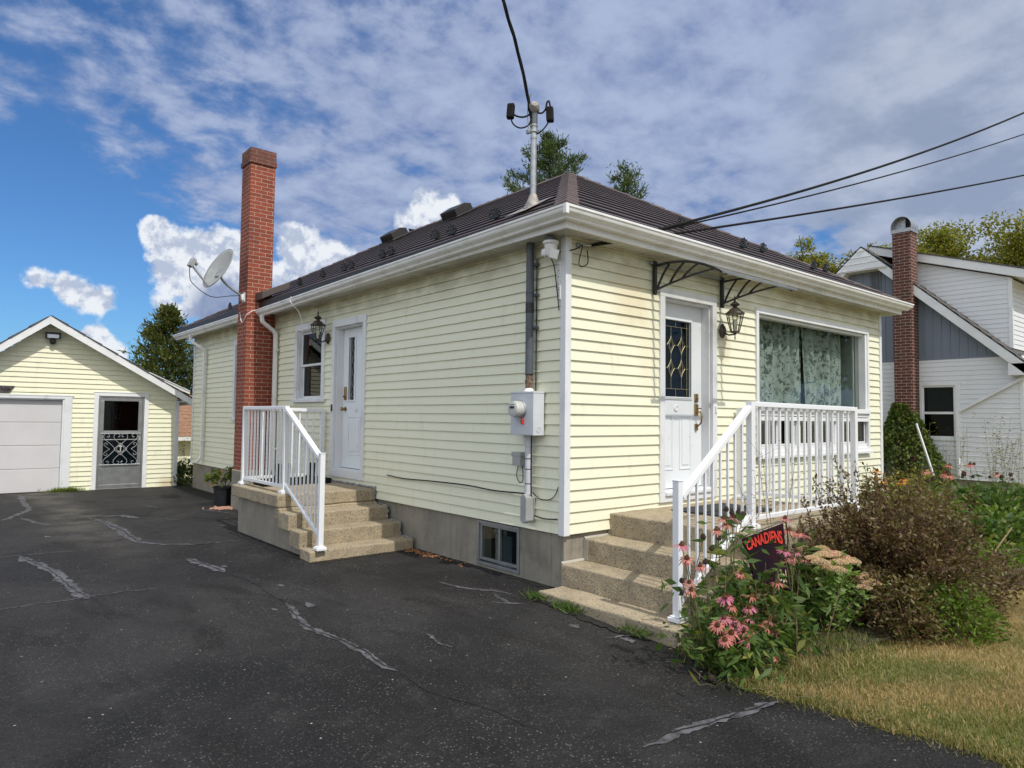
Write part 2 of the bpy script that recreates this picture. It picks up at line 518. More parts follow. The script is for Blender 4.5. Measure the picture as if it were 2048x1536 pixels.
M['door'] = pm('white_door_paint', (.74, .77, .80), .4, col2=(.70, .73, .76), vscale=2, spots=(6, .66, (.55, .56, .55), .4))
M['brass'] = pm('aged_brass', (.42, .28, .10), .32, .9, col2=(.22, .15, .07), vscale=18)
M['glass'] = glass_mat('window_glass', (.84, .87, .85))
M['glass_dark'] = glass_mat('dark_glass', (.38, .44, .46), .8)
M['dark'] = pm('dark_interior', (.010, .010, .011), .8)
M['lamp_metal'] = pm('bronze_lamp_metal', (.040, .032, .026), .5, .3, col2=(.085, .07, .055), vscale=22, bump=.2, bscale=80)
M['lamp_glass'] = glass_mat('lamp_glass', (.92, .92, .86), .9)
M['grey_metal'] = pm('galvanised_metal', (.42, .44, .45), .42, .55, col2=(.32, .33, .34), vscale=14, bump=.1, bscale=40)
M['lead'] = pm('lead_flashing', (.20, .19, .18), .6, .2, col2=(.36, .33, .30), vscale=16, bump=.4, bscale=40)
M['meter_box'] = pm('grey_white_box', (.60, .63, .68), .42, col2=(.54, .56, .60), vscale=3)
M['pvc_grey'] = pm('grey_plastic_pipe', (.095, .11, .13), .5, col2=(.075, .085, .10), vscale=5)
M['pvc_lt'] = pm('light_grey_plastic', (.55, .57, .62), .5, col2=(.46, .47, .50), vscale=5)
M['pvc_beige'] = pm('grey_beige_plastic', (.36, .36, .36), .5)
M['rust'] = pm('rusty_coupling', (.22, .17, .13), .7, .2, col2=(.10, .045, .025), vscale=30, bump=.3)
M['rubber'] = pm('black_rubber', (.008, .008, .008), .7, spec=.15, col2=(.014, .014, .014), vscale=12)
M['mat'] = pm('door_mat_fibre', (.022, .022, .023), .95, col2=(.05, .05, .05), vscale=60, bump=.8, bscale=160)
M['red'] = pm('red_plastic', (.55, .03, .02), .4)
M['plastic_w'] = pm('white_plastic', (.78, .78, .77), .35)
M['lens'] = pm('meter_face', (.55, .56, .52), .25, col2=(.45, .46, .43), vscale=20)
M['alum'] = pm('dull_aluminium', (.40, .41, .41), .38, .7, col2=(.33, .34, .34), vscale=6, bump=.08, bscale=25)
M['dish'] = pm('dish_grey', (.30, .31, .31), .6, col2=(.25, .26, .26), vscale=6, spots=(40, .68, (.2, .2, .2), .6))
M['gdoor'] = pm('garage_door_paint', (.60, .59, .60), .5, col2=(.56, .55, .56), vscale=1.2, bump=.06, bscale=50)
M['shingle_grey'] = pm('grey_shingle', (.11, .10, .095), .9, col2=(.07, .065, .06), vscale=12, bump=.5, bscale=40)
M['shingle_brown'] = pm('brown_shingle', (.30, .17, .10), .9, col2=(.20, .11, .07), vscale=12, bump=.5, bscale=40)
M['bark'] = pm('bark', (.12, .09, .065), .9, col2=(.06, .045, .035), vscale=9, stretch=(3, 3, .6), bump=.6, bscale=20)
M['stem'] = pm('green_stem', (.10, .13, .04), .7, col2=(.16, .13, .06), vscale=10)
M['dry_stem'] = pm('dry_stem', (.24, .17, .09), .8, col2=(.14, .10, .06), vscale=10)
M['pot'] = pm('black_plastic_pot', (.010, .011, .013), .4)
M['sign'] = pm('dark_metal_sign', (.15, .13, .125), .45, .3, col2=(.05, .045, .045), vscale=6)
M['sign_txt'] = pm('sign_letters', (.010, .010, .010), .5)
M['flag'] = pm('maroon_black_cloth', (.030, .010, .016), .9, spec=.1, col2=(.012, .008, .012), vscale=2.2, bump=.3, bscale=200)
M['flag_red'] = pm('red_print', (.62, .035, .02), .8)
M['flag_cream'] = pm('cream_print', (.50, .42, .28), .8)
M['chip'] = pm('red_stone_chips', (.36, .13, .08), .9, col2=(.45, .32, .24), vscale=60)
M['litter_o'] = pm('orange_leaf_litter', (.30, .12, .04), .9, col2=(.18, .09, .04), vscale=50)
M['sealer'] = pm('grey_crack_sealer', (.12, .12, .132), .7, col2=(.060, .060, .064), vscale=9, lo=.40, hi=.62, bump=.3, bscale=60, spec=.25, spots=(26., .56, (.028, .027, .028), .9))
M['tar'] = pm('black_tar', (.010, .010, .010), .5, bump=.5, bscale=40)
M['poly'] = glass_mat('clear_awning_panel', (.86, .86, .82), .9)
M['dirt'] = pm('soil', (.055, .04, .028), .95, col2=(.10, .075, .05), vscale=14, bump=1., bscale=40, bdist=.02)

# leaves
M['lf_cedar'] = leaf_mat('cedar_foliage', (.055, .082, .022), (.15, .17, .042), (.22, .17, .05), .35)
M['lf_larch'] = leaf_mat('larch_foliage', (.055, .095, .028), (.12, .155, .045), None, .35)
M['lf_decid'] = leaf_mat('yellow_green_foliage', (.15, .17, .024), (.33, .30, .042), (.42, .32, .06), .45)
M['lf_purple'] = leaf_mat('purple_shrub_foliage', (.110, .055, .036), (.225, .185, .075), (.19, .25, .07), .32, .42)
M['lf_green'] = leaf_mat('green_foliage', (.050, .10, .022), (.13, .20, .045), (.27, .25, .06), .4)
M['lf_lime'] = leaf_mat('lime_foliage', (.10, .17, .025), (.20, .28, .045), (.26, .24, .10), .4)
M['lf_sedum'] = leaf_mat('sedum_foliage', (.19, .30, .08), (.32, .43, .14), None, .4)
M['lf_gold'] = leaf_mat('golden_foliage', (.17, .15, .035), (.34, .27, .07), (.13, .15, .04), .35)
M['lf_ivy'] = leaf_mat('ivy_foliage', (.06, .10, .018), (.15, .20, .038), (.26, .26, .07), .35)
M['lf_dry'] = leaf_mat('dry_foliage', (.16, .11, .05), (.30, .24, .12), None, .3)
M['lf_pot'] = leaf_mat('potted_foliage', (.06, .10, .02), (.20, .22, .04), (.30, .14, .06), .35)
M['petal'] = leaf_mat('pink_petals', (.55, .13, .24), (.68, .24, .36), (.62, .28, .20), .35)
M['petal2'] = leaf_mat('faded_petals', (.50, .14, .12), (.62, .26, .22), (.45, .25, .15), .3)
M['cone'] = pm('flower_cone', (.20, .075, .02), .8, col2=(.09, .03, .012), vscale=120, bump=1., bscale=300)
M['cone_dead'] = pm('dead_flower_cone', (.060, .035, .022), .9, col2=(.03, .018, .012), vscale=120, bump=1., bscale=300)
M['sed_head'] = leaf_mat('sedum_heads', (.84, .60, .46), (.88, .70, .52), (.86, .42, .40), .35)
M['grass'] = leaf_mat('lawn_blades', (.36, .26, .11), (.60, .44, .22), (.20, .22, .06), .35)
M['grass_g'] = leaf_mat('green_blades', (.12, .14, .035), (.26, .24, .08), (.36, .28, .12), .35)


def lawn_mat():
    m, g, p, c = base_mat('dry_lawn')
    o = g.mix(g.ss(g.noise(c, 1.7, 7, .68), .38, .60), (.42, .32, .17), (.19, .20, .07))
    o = g.mix(g.ss(g.noise(c, 30, 6, .7), .4, .7, 0, .6), o, (.15, .11, .055))
    g.l.new(o, p.inputs['Base Color']); p.inputs['Roughness'].default_value = .95
    bp = g.node('ShaderNodeBump'); bp.inputs['Strength'].default_value = 1.; bp.inputs['Distance'].default_value = .03
    g.l.new(g.noise(c, 45, 6, .75), bp.inputs['Height']); g.l.new(bp.outputs[0], p.inputs['Normal'])
    return m


def asphalt_mat():
    m, g, p, c = base_mat('sealed_asphalt')
    n1 = g.noise(c, .55, 6, .6, .4); n2 = g.noise(g.vmath('MULTIPLY', c, (1.2, .5, 1)), 1.7, 6, .62, .6)
    o = g.mix(g.ss(n1, .36, .64), (.0108, .0104, .0106), (.031, .0292, .0292))
    o = g.mix(g.ss(n2, .47, .66, 0, .85), o, (.0105, .0088, .0085))
    o = g.mix(g.ss(g.noise(c, 3.2, 6, .65), .55, .74, 0, .5), o, (.047, .044, .042))
    # dusty track towards the overhead door
    sx = g.node('ShaderNodeSeparateXYZ'); g.l.new(c, sx.inputs[0])
    tr = g.ss(g.math('ABSOLUTE', g.math('ADD', g.math('ADD', sx.outputs[0], 2.75), g.math('MULTIPLY', g.math('SUBTRACT', n1, .5), 1.2))), .55, .05)
    tr = g.math('MULTIPLY', g.math('MULTIPLY', tr, g.ss(sx.outputs[1], 2.2, 8.0)), g.ss(g.noise(c, 2.2, 6, .65), .3, .65))
    o = g.mix(g.math('MULTIPLY', tr, .85), o, (.098, .090, .076))
    v = g.node('ShaderNodeTexVoronoi'); v.inputs['Scale'].default_value = 62.; g.l.new(c, v.inputs['Vector'])
    rc = g.node('ShaderNodeSeparateColor'); g.l.new(v.outputs['Color'], rc.inputs[0])
    pick = g.math('MULTIPLY', g.ss(rc.outputs[0], .66, .90), g.ss(v.outputs['Distance'], .42, .20))
    wear = g.ss(g.noise(c, 1.3, 5, .65), .34, .68, .15, 1.)
    o = g.mix(g.math('MULTIPLY', pick, wear), o, (.16, .15, .14))
    v2 = g.node('ShaderNodeTexVoronoi'); v2.inputs['Scale'].default_value = 17.; g.l.new(c, v2.inputs['Vector'])
    rc2 = g.node('ShaderNodeSeparateColor'); g.l.new(v2.outputs['Color'], rc2.inputs[0])
    o = g.mix(g.math('MULTIPLY', g.ss(rc2.outputs[1], .86, .93), g.ss(v2.outputs['Distance'], .14, .07)), o, (.36, .34, .30))
    o = g.mix(g.ss(g.noise(c, 95, 3, .75), .50, .72, 0, .55), o, (.085, .082, .08))
    o = g.mix(g.ss(g.noise(c, 22, 5, .75), .54, .70, 0, .6), o, (.010, .0095, .0095))
    g.l.new(o, p.inputs['Base Color'])
    g.l.new(g.ss(n1, .3, .7, .62, .8), p.inputs['Roughness']); p.inputs['Specular IOR Level'].default_value = .22
    bp = g.node('ShaderNodeBump'); bp.inputs['Strength'].default_value = .9; bp.inputs['Distance'].default_value = .010
    h = g.math('ADD', g.math('MULTIPLY', v.outputs['Distance'], -.6), g.noise(c, 55, 7, .75))
    g.l.new(h, bp.inputs['Height']); g.l.new(bp.outputs[0], p.inputs['Normal'])
    return m


M['lawn'] = lawn_mat()
M['asphalt'] = asphalt_mat()


def curtain_mat():
    m, g, p, c = base_mat('lace_curtain')
    s = g.vmath('MULTIPLY', c, (1.15, 1, 1.0))
    v = g.node('ShaderNodeTexVoronoi'); v.feature = 'SMOOTH_F1'; v.inputs['Scale'].default_value = 11.
    g.l.new(s, v.inputs['Vector'])
    n = g.noise(s, 15, 4, .6, 1.3)
    pat = g.ss(g.math('ADD', n, g.math('MULTIPLY', v.outputs['Distance'], -.35)), .26, .36)
    sx = g.node('ShaderNodeSeparateXYZ'); g.l.new(c, sx.inputs[0])
    st = g.math('SINE', g.math('MULTIPLY', sx.outputs[0], 42.))
    o = g.mix(pat, (.12, .15, .145), (.50, .55, .52))
    o = g.mix(g.ss(st, .3, 1., 0., .45), o, (.46, .52, .48))
    g.l.new(o, p.inputs['Base Color']); p.inputs['Roughness'].default_value = .9
    return m


M['curtain'] = curtain_mat()

# ================================================================ the setting
def gz(x, y):
    def st(v, a, b):
        t = min(1, max(0, (v - a) / (b - a))); return t * t * (3 - 2 * t)
    return -.045 - .055 * st(-y, 0., 1.5) - .04 * st(y, 6, 11) - 1.0 * st(y, 14.5, 19)


def grid_sheet(name, xs, ys, dz, mat, clip=None, zf=gz):
    mb = MB(); ids = {}
    for i, x in enumerate(xs):
        for j, y in enumerate(ys):
            ids[i, j] = len(mb.v); mb.v.append((x, y, zf(x, y) + dz(x, y)))
    for i in range(len(xs) - 1):
        for j in range(len(ys) - 1):
            if clip and not clip((xs[i] + xs[i + 1]) / 2, (ys[j] + ys[j + 1]) / 2): continue
            mb.f.append([ids[i, j], ids[i + 1, j], ids[i + 1, j + 1], ids[i, j + 1]]); mb.m.append(0); mb.sm.append(True)
    return mb


far = [-900, -400, -150, -60, -30, -20, -14]
xs = far + list(np.arange(-10, 20, .6)) + [22, 26, 32, 40, 60, 150, 400, 900]
ys = far + list(np.arange(-10, 24, .6)) + [26, 30, 40, 60, 150, 400, 900]
tag(grid_sheet('ground', xs, ys, lambda x, y: -.035, M['dirt']).build('ground', M['lawn'], fixn=False), kind='structure')

# driveway with an irregular edge along the lawn
EDGE = [(-9.0, -.60), (-4.2, -.44), (-3.59, -.45), (-3.18, -.49), (-2.81, -.52), (-2.43, -.60), (-2.16, -.58), (-1.76, -.43), (-1.50, -.30), (-1.2, -.25), (0.1, -.2)]


def edge_x(y):
    for (ya, xa), (yb, xb) in zip(EDGE, EDGE[1:]):
        if ya <= y <= yb:
            t = (y - ya) / (yb - ya); return xa + (xb - xa) * t
    return -.2 if y > 0 else -.6


mb = MB()
ys = list(np.arange(-9, 2.8, .07)) + list(np.arange(2.8, 12.6, .3)) + [12.6]
cols = 26
for j, y in enumerate(ys):
    e = .03 if y > .0 else edge_x(y) + .035 * math.sin(y * 9.1) + .02 * math.sin(y * 23.7 + 1)
    for i in range(cols):
        x = -11 + (e + 11) * (i / (cols - 1)) ** .8
        mb.v.append((x, y, gz(x, y) - (.012 if (i == cols - 1 and y < 0) else 0)))
for j in range(len(ys) - 1):
    for i in range(cols - 1):
        mb.f.append([j * cols + i, j * cols + i + 1, (j + 1) * cols + i + 1, (j + 1) * cols + i]); mb.m.append(0); mb.sm.append(True)
tag(mb.build('driveway', M['asphalt'], fixn=False), kind='structure')


def ribbon(pts, w, dz, jag=.4, step=.035):
    """ragged flat strip laid on the driveway along pts"""
    P = [Vector((a, b)) for a, b in pts]; out = []
    for a, b in zip(P, P[1:]):
        n = max(1, int((b - a).length / step))
        for k in range(n): out.append(a.lerp(b, k / n))
    out.append(P[-1]); m = MB(); N = len(out)
    wob = 0
    for i, p in enumerate(out):
        d = (out[min(i + 1, N - 1)] - out[max(i - 1, 0)]).normalized(); s_ = Vector((-d.y, d.x))
        wob = .8 * wob + random.uniform(-.012, .012)
        ta = min(1, i / 4 + .15, (N - 1 - i) / 4 + .15) * (w(i / max(1, N - 1)) if callable(w) else w)
        l = ta * (1 + random.uniform(-jag, jag)); r = ta * (1 + random.uniform(-jag, jag))
        for q in (p + s_ * (wob + l), p + s_ * (wob - r)):
            m.v.append((q.x, q.y, gz(q.x, q.y) + dz))
    for i in range(N - 1):
        m.f.append([2 * i, 2 * i + 1, 2 * i + 3, 2 * i + 2]); m.m.append(0); m.sm.append(False)
    return m


CR = [([(-3.65, 8.02), (-3.35, 8.76), (-3.18, 9.36), (-3.1, 10.98), (-3.1, 11.9)], .045), ([(-3.4, 8.14), (-3.25, 7.44), (-3.11, 7.06)], .035),
      ([(-2.59, 7.6), (-2.48, 6.8), (-2.46, 5.93), (-2.48, 5.29), (-2.47, 4.98), (-2.26, 4.58), (-1.92, 4.36), (-1.41, 4.28)], lambda t: .075 - .055 * abs(t - .45) * 1.6),
      ([(-2.4, 7.66), (-2.14, 7.6), (-2.04, 7.08)], .06), ([(-3.68, 4.72), (-3.59, 4.11), (-3.5, 3.56), (-3.47, 3.03), (-3.44, 2.49), (-3.42, 2.27)], .05),
      ([(-4.4, 4.8), (-3.86, 4.79), (-3.59, 4.79), (-3.17, 4.72)], .014), ([(-4.6, 2.3), (-4.02, 2.34), (-3.75, 2.37), (-3.41, 2.35), (-3.12, 2.36), (-2.83, 2.29)], .009),
      ([(-2.28, 3.54), (-2.23, 3.11), (-2.18, 2.61)], .05), ([(-2.16, 1.14), (-2.25, .67), (-2.29, .34), (-2.23, -.02), (-2.2, -.33), (-2.22, -.6), (-2.18, -.74)], .030),
      ([(-.72, .99), (-.62, .61), (-.49, .4), (-.44, .2)], .022), ([(-.59, .31), (-.62, .1), (-.66, -.05)], .028), ([(-.77, .11), (-.59, -.13)], .018),
      ([(-1.66, -.26), (-1.69, -.48), (-1.67, -.6)], .022), ([(-1.73, -2.32), (-1.53, -2.31), (-1.3, -2.36), (-1.03, -2.4), (-.66, -2.45)], .030),
      ([(-.62, -1.07), (-.4, -1.13)], .015), ([(-1.6, 8.8), (-1.47, 8.31)], .03), ([(-.95, 7.62), (-.71, 6.74)], .03), ([(-1.36, 5.62), (-1.09, 5.7)], .03)]
for pts, w in CR:
    tag(ribbon(pts, w, .004).build('crack_sealer', M['sealer'], fixn=False), kind='structure')
    if not callable(w) and w < .02: continue
    tag(ribbon(pts, .0045 if not callable(w) else .008, .008, .8, .05).build('pavement_crack', M['tar'], fixn=False), kind='structure')
tag(ribbon([(-2.18, 2.61), (-2.1, 2.0), (-2.15, 1.5), (-2.16, 1.14)], .006, .004, .8, .05).build('pavement_crack', M['tar'], fixn=False), kind='structure')
tag(ribbon([(-2.18, -.74), (-2.2, -1.1), (-2.05, -1.5), (-2.0, -1.9)], .004, .004, .9, .05).build('pavement_crack', M['tar'], fixn=False), kind='structure')
for pts in ([(-.03, .12), (-.035, 1.2), (-.03, 2.52)], [(-1.36, 2.5), (-.7, 2.49), (-.02, 2.5)], [(-1.30, 2.6), (-1.34, 3.6), (-1.33, 5.1)], [(-.03, 7.65), (-.03, 11.7)], [(-.4, .05), (-.42, -.7), (-.38, -1.3)]):
    tag(ribbon(pts, .035, .003, .7).build('tar_edge', M['tar'], fixn=False), kind='structure')
# pale worn spots of sealer beside the cracks
for cx_, cy_, r_ in [(-2.02, .95, .11), (-2.3, 1.0, .06), (-1.95, 1.75, .06), (-3.3, 6.0, .1), (-.62, -.75, .12), (-.5, -1.2, .1), (-2.1, 2.9, .09)]:
    m_ = MB(); n_ = 15
    m_.v = [(cx_, cy_, gz(cx_, cy_) + .003)]
    for k in range(n_):
        a_ = 2 * math.pi * k / n_; q = r_ * random.uniform(.35, 1.)
        m_.v.append((cx_ + q * math.cos(a_) * .5, cy_ + q * math.sin(a_), gz(cx_, cy_) + .003))
    for k in range(n_): m_.f.append([0, 1 + k, 1 + (k + 1) % n_]); m_.m.append(0); m_.sm.append(False)
    tag(m_.build('worn_patch', M['sealer'], fixn=False), kind='structure')

# ================================================================ yellow bungalow
house = empty('bungalow', (3.5, 5.9, -.05), 'yellow vinyl-sided bungalow with brown hip roof and tall red brick chimney', 'house')


def clapboard(mb, P, lo, hi, z0, z1, c, holes, lip=.0175, top=None, mi=0):
    """courses of lapped siding; P(s, z, out) -> point; holes = (s0, s1, z0, z1); top(s)->z clips under a gable"""
    k = 0; seam0 = None
    while z0 + k * c < z1 - 1e-4:
        zb, zt = z0 + k * c, min(z0 + (k + 1) * c, z1); k += 1
        cuts = sorted({zb, zt} | {h for H in holes for h in H[2:4] if zb < h < zt})
        for a, b in zip(cuts, cuts[1:]):
            iv = [(lo, hi)]
            for s0, s1, h0, h1 in holes:
                if h0 < (a + b) / 2 < h1:
                    iv = [q for p in iv for q in ((p[0], min(p[1], s0)), (max(p[0], s1), p[1])) if q[1] - q[0] > 1e-3]
            for s0, s1 in iv:
                if top is not None:
                    while s0 < s1 and top(s0) < zb: s0 += .02
                    while s1 > s0 and top(s1) < zb: s1 -= .02
                    if s1 - s0 < .03: continue
                n = max(1, int((s1 - s0) / .45)); ss = [s0 + (s1 - s0) * i / n for i in range(n + 1)]
                seam = random.uniform(.15, .85) if (k % 2 == 1 and s1 - s0 > 2.2) else seam0
                seam0 = seam
                step_ = random.uniform(-.0016, .0016)
                if top is None and seam and s1 - s0 > 2.2: ss = sorted(ss + [s0 + (s1 - s0) * seam - .0012, s0 + (s1 - s0) * seam + .0012])
                n = len(ss) - 1
                if top is not None: n = max(1, int((s1 - s0) / .08)); ss = [s0 + (s1 - s0) * i / n for i in range(n + 1)]
                off = lambda z: lip * (1 - (z - zb) / c) + .0015
                base = len(mb.v)
                for s in ss:
                    j = random.uniform(-.0013, .0013) + (step_ if seam and (s - s0) > (s1 - s0) * seam else 0); jz = random.uniform(-.0013, .0013) if a == zb else 0
                    bt = b if top is None else max(a + .001, min(b, top(s)))
                    mb.v += [tuple(P(s, a + jz, -.002)), tuple(P(s, a + jz, off(a) + j)), tuple(P(s, bt, off(bt) + j * .4))]
                for i in range(n):
                    q = base + 3 * i
                    mb.f.append([q + 1, q + 4, q + 5, q + 2]); mb.m.append(mi); mb.sm.append(False)
                    mb.f.append([q, q + 3, q + 4, q + 1]); mb.m.append(mi); mb.sm.append(False)
    return mb


PF = lambda s, z, o: (s, -o + .012, z)          # front wall, faces -y
PL_ = lambda s, z, o: (-o + .012, s, z)         # drive-side wall, faces -x
ZS, ZT = .462, 3.26
holes_f = [(1.42, 2.40, .69, 2.93), (3.32, 6.49, 1.10, 2.91), (.68, 3.0, .3, .58)]
holes_l = [(3.87, 4.83, .70, 2.90), (5.14, 6.17, 1.78, 2.96), (8.13, 9.09, 1.46, 2.95), (3.5, 5.1, .3, .562)]
mb = MB()
clapboard(mb, PF, .05, 6.96, ZS, ZT, .1016, holes_f)
clapboard(mb, PL_, .05, 11.75, ZS, ZT, .1016, holes_l)
clapboard(mb, lambda s, z, o: (7.0 + o, s, z), 0.03, 11.75, ZS, ZT, .1016, [])
clapboard(mb, lambda s, z, o: (s, 11.78 + o, z), 0.03, 6.97, ZS, ZT, .1016, [])
mb.build('siding', M['siding'], house, fixn=False)
mb = MB()
for x0, x1, y0, y1 in [(-.018, .058, -.018, .058), (6.945, 7.020, -.018, .058), (-.018, .058, 11.73, 11.80), (6.945, 7.020, 11.73, 11.80)]:
    mb = MB().box((x0, y0, ZS - .012), (x1, y1, 3.255)); mb.build('corner_trim', M['white_old'], house, bevel=.006)

mb = MB()
mb.box((.03, .03, -.5), (6.97, .20, .47)); mb.box((6.77, .20, -.5), (6.97, 11.75, .47)); mb.box((.03, 11.55, -.5), (6.77, 11.75, .47))
mb.box((.03, .20, -.5), (.23, .655, .47)); mb.box((.03, 1.352, -.5), (.23, 11.55, .47)); mb.box((.03, .655, -.5), (.23, 1.352, -.022))
mb.box((.03, .655, .445), (.23, 1.352, .47))
mb.build('foundation', M['found'], house, bevel=.006)
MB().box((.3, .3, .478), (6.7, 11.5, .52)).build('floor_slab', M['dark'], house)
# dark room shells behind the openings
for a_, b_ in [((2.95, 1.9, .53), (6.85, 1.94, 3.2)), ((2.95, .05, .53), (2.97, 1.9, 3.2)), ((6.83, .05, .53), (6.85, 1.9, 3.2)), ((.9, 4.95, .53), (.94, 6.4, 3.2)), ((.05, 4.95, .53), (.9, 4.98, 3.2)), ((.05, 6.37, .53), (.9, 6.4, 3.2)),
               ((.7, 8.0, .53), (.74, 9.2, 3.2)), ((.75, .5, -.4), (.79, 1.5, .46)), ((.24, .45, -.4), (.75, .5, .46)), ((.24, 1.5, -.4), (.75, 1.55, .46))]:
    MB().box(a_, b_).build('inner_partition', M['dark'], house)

# soffit, fascia, gutter
FA = .22
mb = MB()
mb.box((-FA, -FA, 3.252), (7.0 + FA, .03, 3.262)); mb.box((-FA, .03, 3.252), (.03, 7.08, 3.262)); mb.box((-FA, 7.55, 3.252), (.03, 11.77, 3.262))
mb.box((6.98, .03, 3.252), (7.0 + FA, 11.77, 3.262)); mb.box((-FA, 11.77, 3.252), (7.0 + FA, 12.0, 3.262))
# vent ribs of the soffit panels
for k in range(72):
    x = -.15 + k * .1016; mb.box((x, -FA + .01, 3.2490), (x + .008, -.01, 3.2518))
for k in range(118):
    y = .02 + k * .1016
    if 7.0 < y < 7.6: continue
    mb.box((-FA + .01, y, 3.2490), (-.01, y + .008, 3.2518))
mb.bar((-FA, -FA, 3.2495), (-.01, -.01, 3.2495), .035, .006)
mb.box((.0, -.028, 3.235), (6.99, -.004, 3.2518)); mb.box((-.028, .06, 3.235), (-.004, 7.05, 3.2518))
mb.build('soffit', M['soffit'], house)
mb = MB()
mb.box((-FA - .018, -FA - .018, 3.238), (7.0 + FA + .018, -FA, 3.40)); mb.box((-FA - .018, -FA, 3.238), (-FA, 7.08, 3.395)); mb.box((-FA - .018, 7.55, 3.238), (-FA, 12.0, 3.395))
mb.box((7.0 + FA, -FA, 3.238), (7.0 + FA + .018, 12.0, 3.395)); mb.box((-FA, 12.0, 3.238), (7.0 + FA, 12.018, 3.395))
mb.build('fascia', M['alu'], house, bevel=.004)
prof = [(.238, 3.402), (.238, 3.300), (.308, 3.300), (.312, 3.316), (.322, 3.326), (.340, 3.336), (.356, 3.350), (.362, 3.366), (.364, 3.380), (.374, 3.386), (.374, 3.406), (.352, 3.406), (.352, 3.398), (.360, 3.392), (.356, 3.376), (.34, 3.345), (.305, 3.312), (.246, 3.312), (.246, 3.402)]
mb = MB()
mb.sweep(prof, [lambda o, u: (-o, 7.07, u - .105), lambda o, u: (-o, 3.5, u - .05), lambda o, u: (-o, -o, u)])
mb.build('gutter', M['alu'], house)
mb = MB()
mb.sweep(prof, [lambda o, u: (-o, -o, u), lambda o, u: (3.5, -o, u - .004), lambda o, u: (7.0 + o, -o, u)])
for x in (-.335, 7.3):
    pass
mb.build('gutter', M['alu'], house)
mb = MB(); mb.sweep(prof, [lambda o, u: (-o, 12.19, u - .10), lambda o, u: (-o, 7.56, u - .085)])
mb.build('gutter', M['alu'], house)
mb = MB()
mb.bar((-.3755, -.34, 3.362), (-.3755, -.377, 3.362), .004, .088); mb.bar((-.34, -.3755, 3.362), (-.3735, -.3755, 3.362), .004, .088)
mb.build('gutter_corner', M['alu'], house)


def downspout(name, pts, w=.075, d=.055):
    mb = MB(); pts = [Vector(p) for p in pts]
    # rounded path
    path = [pts[0]]
    for a, b, c in zip(pts, pts[1:], pts[2:]):
        r = min(.07, (b - a).length * .4, (c - b).length * .4)
        p0 = b + (a - b).normalized() * r; p1 = b + (c - b).normalized() * r
        for t in (0, .25, .5, .75, 1): path.append(p0 * (1 - t) ** 2 + b * 2 * t * (1 - t) + p1 * t * t)
    path.append(pts[-1]); n = 4; vv = []; ff = []
    for i, p in enumerate(path):
        dv = (path[min(i + 1, len(path) - 1)] - path[max(i - 1, 0)]).normalized()
        sd = Vector((0, 1, 0)); sd = (sd - dv * sd.dot(dv)).normalized() if abs(dv.y) < .95 else Vector((1, 0, 0)); nv = dv.cross(sd)
        vv += [p + sd * w / 2 * sx + nv * d / 2 * sy for sx, sy in ((-1, -1), (1, -1), (1, 1), (-1, 1))]
    for i in range(len(path) - 1):
        for k in range(4): ff.append((i * 4 + k, i * 4 + (k + 1) % 4, (i + 1) * 4 + (k + 1) % 4, (i + 1) * 4 + k))
    mb.add(vv, ff); mb.add(vv[:4], [(0, 1, 2, 3)]); mb.add(vv[-4:], [(3, 2, 1, 0)])
    for z in (2.62, .95):
        if pts[-1].z < z < pts[0].z: mb.box((-.012, pts[-2].y - w * .95, z), (-.085, pts[-2].y + w * .62, z + .035))
    for p in path[2:-2:3]:
        pass
    return mb.build(name, M['alu'], house, bevel=.008)


downspout('downspout', [(-.30, 6.93, 3.20), (-.30, 6.93, 3.10), (-.060, 6.93, 2.93), (-.055, 6.93, .62)])
downspout('downspout', [(-.30, 11.05, 3.21), (-.30, 11.05, 3.09), (-.060, 10.86, 2.90), (-.055, 10.88, .62), (-.16, 10.88, .50)])

# roof: four hips of lapped metal shingle courses
EV = .28; ZE = 3.432; SL = .58; LX, LY = 7.0, 11.78
sn = math.hypot(1, SL)
run = LX / 2 + EV
NC = 15


def roof_face(mb, O, E, U2, L):
    """O eave start, E unit along the eave, U2 horizontal unit up-slope, L eave length"""
    O = Vector(O); E = Vector(E); U2 = Vector(U2)
    nrm = (Vector((0, 0, 1)) - U2 * SL).normalized()
    P = lambda s, h: O + E * s + U2 * h + Vector((0, 0, SL * h))
    for k in range(NC):
        h0, h1 = run * k / NC, run * (k + 1) / NC
        for sub in range(2):
            a = h0 + (h1 - h0) * (.0 if sub == 0 else .48); b = h0 + (h1 - h0) * (.48 if sub == 0 else 1.03)
            t0 = .0135 if sub == 0 else .0060; t1 = .0005 if sub == 0 else .0
            s0, s1 = a, L - a
            if s1 - s0 < .02: continue
            n = max(1, int((s1 - s0) / .6))
            lo = []; hi = []; li = []; ba = []
            for i in range(n + 1):
                f = i / n; s_ = s0 + (s1 - s0) * f
                su = min(max(s_, b), L - b) if L - 2 * b > 0 else L / 2
                j = random.uniform(-.0009, .0009)
                lo.append(P(s_, a) + nrm * (t0 + j)); hi.append(P(su, min(b, run)) + nrm * (t1 + j)); li.append(P(s_, a) + nrm * (t0 * .72)); ba.append(P(s_, a + .03) - nrm * .006)
            vv = lo + hi + li + ba; N = n + 1; ff = []
            for i in range(n):
                ff.append((i, i + 1, N + i + 1, N + i)); ff.append((2 * N + i, 2 * N + i + 1, i + 1, i)); ff.append((3 * N + i, 3 * N + i + 1, 2 * N + i + 1, 2 * N + i))
            mb.add(vv, ff)


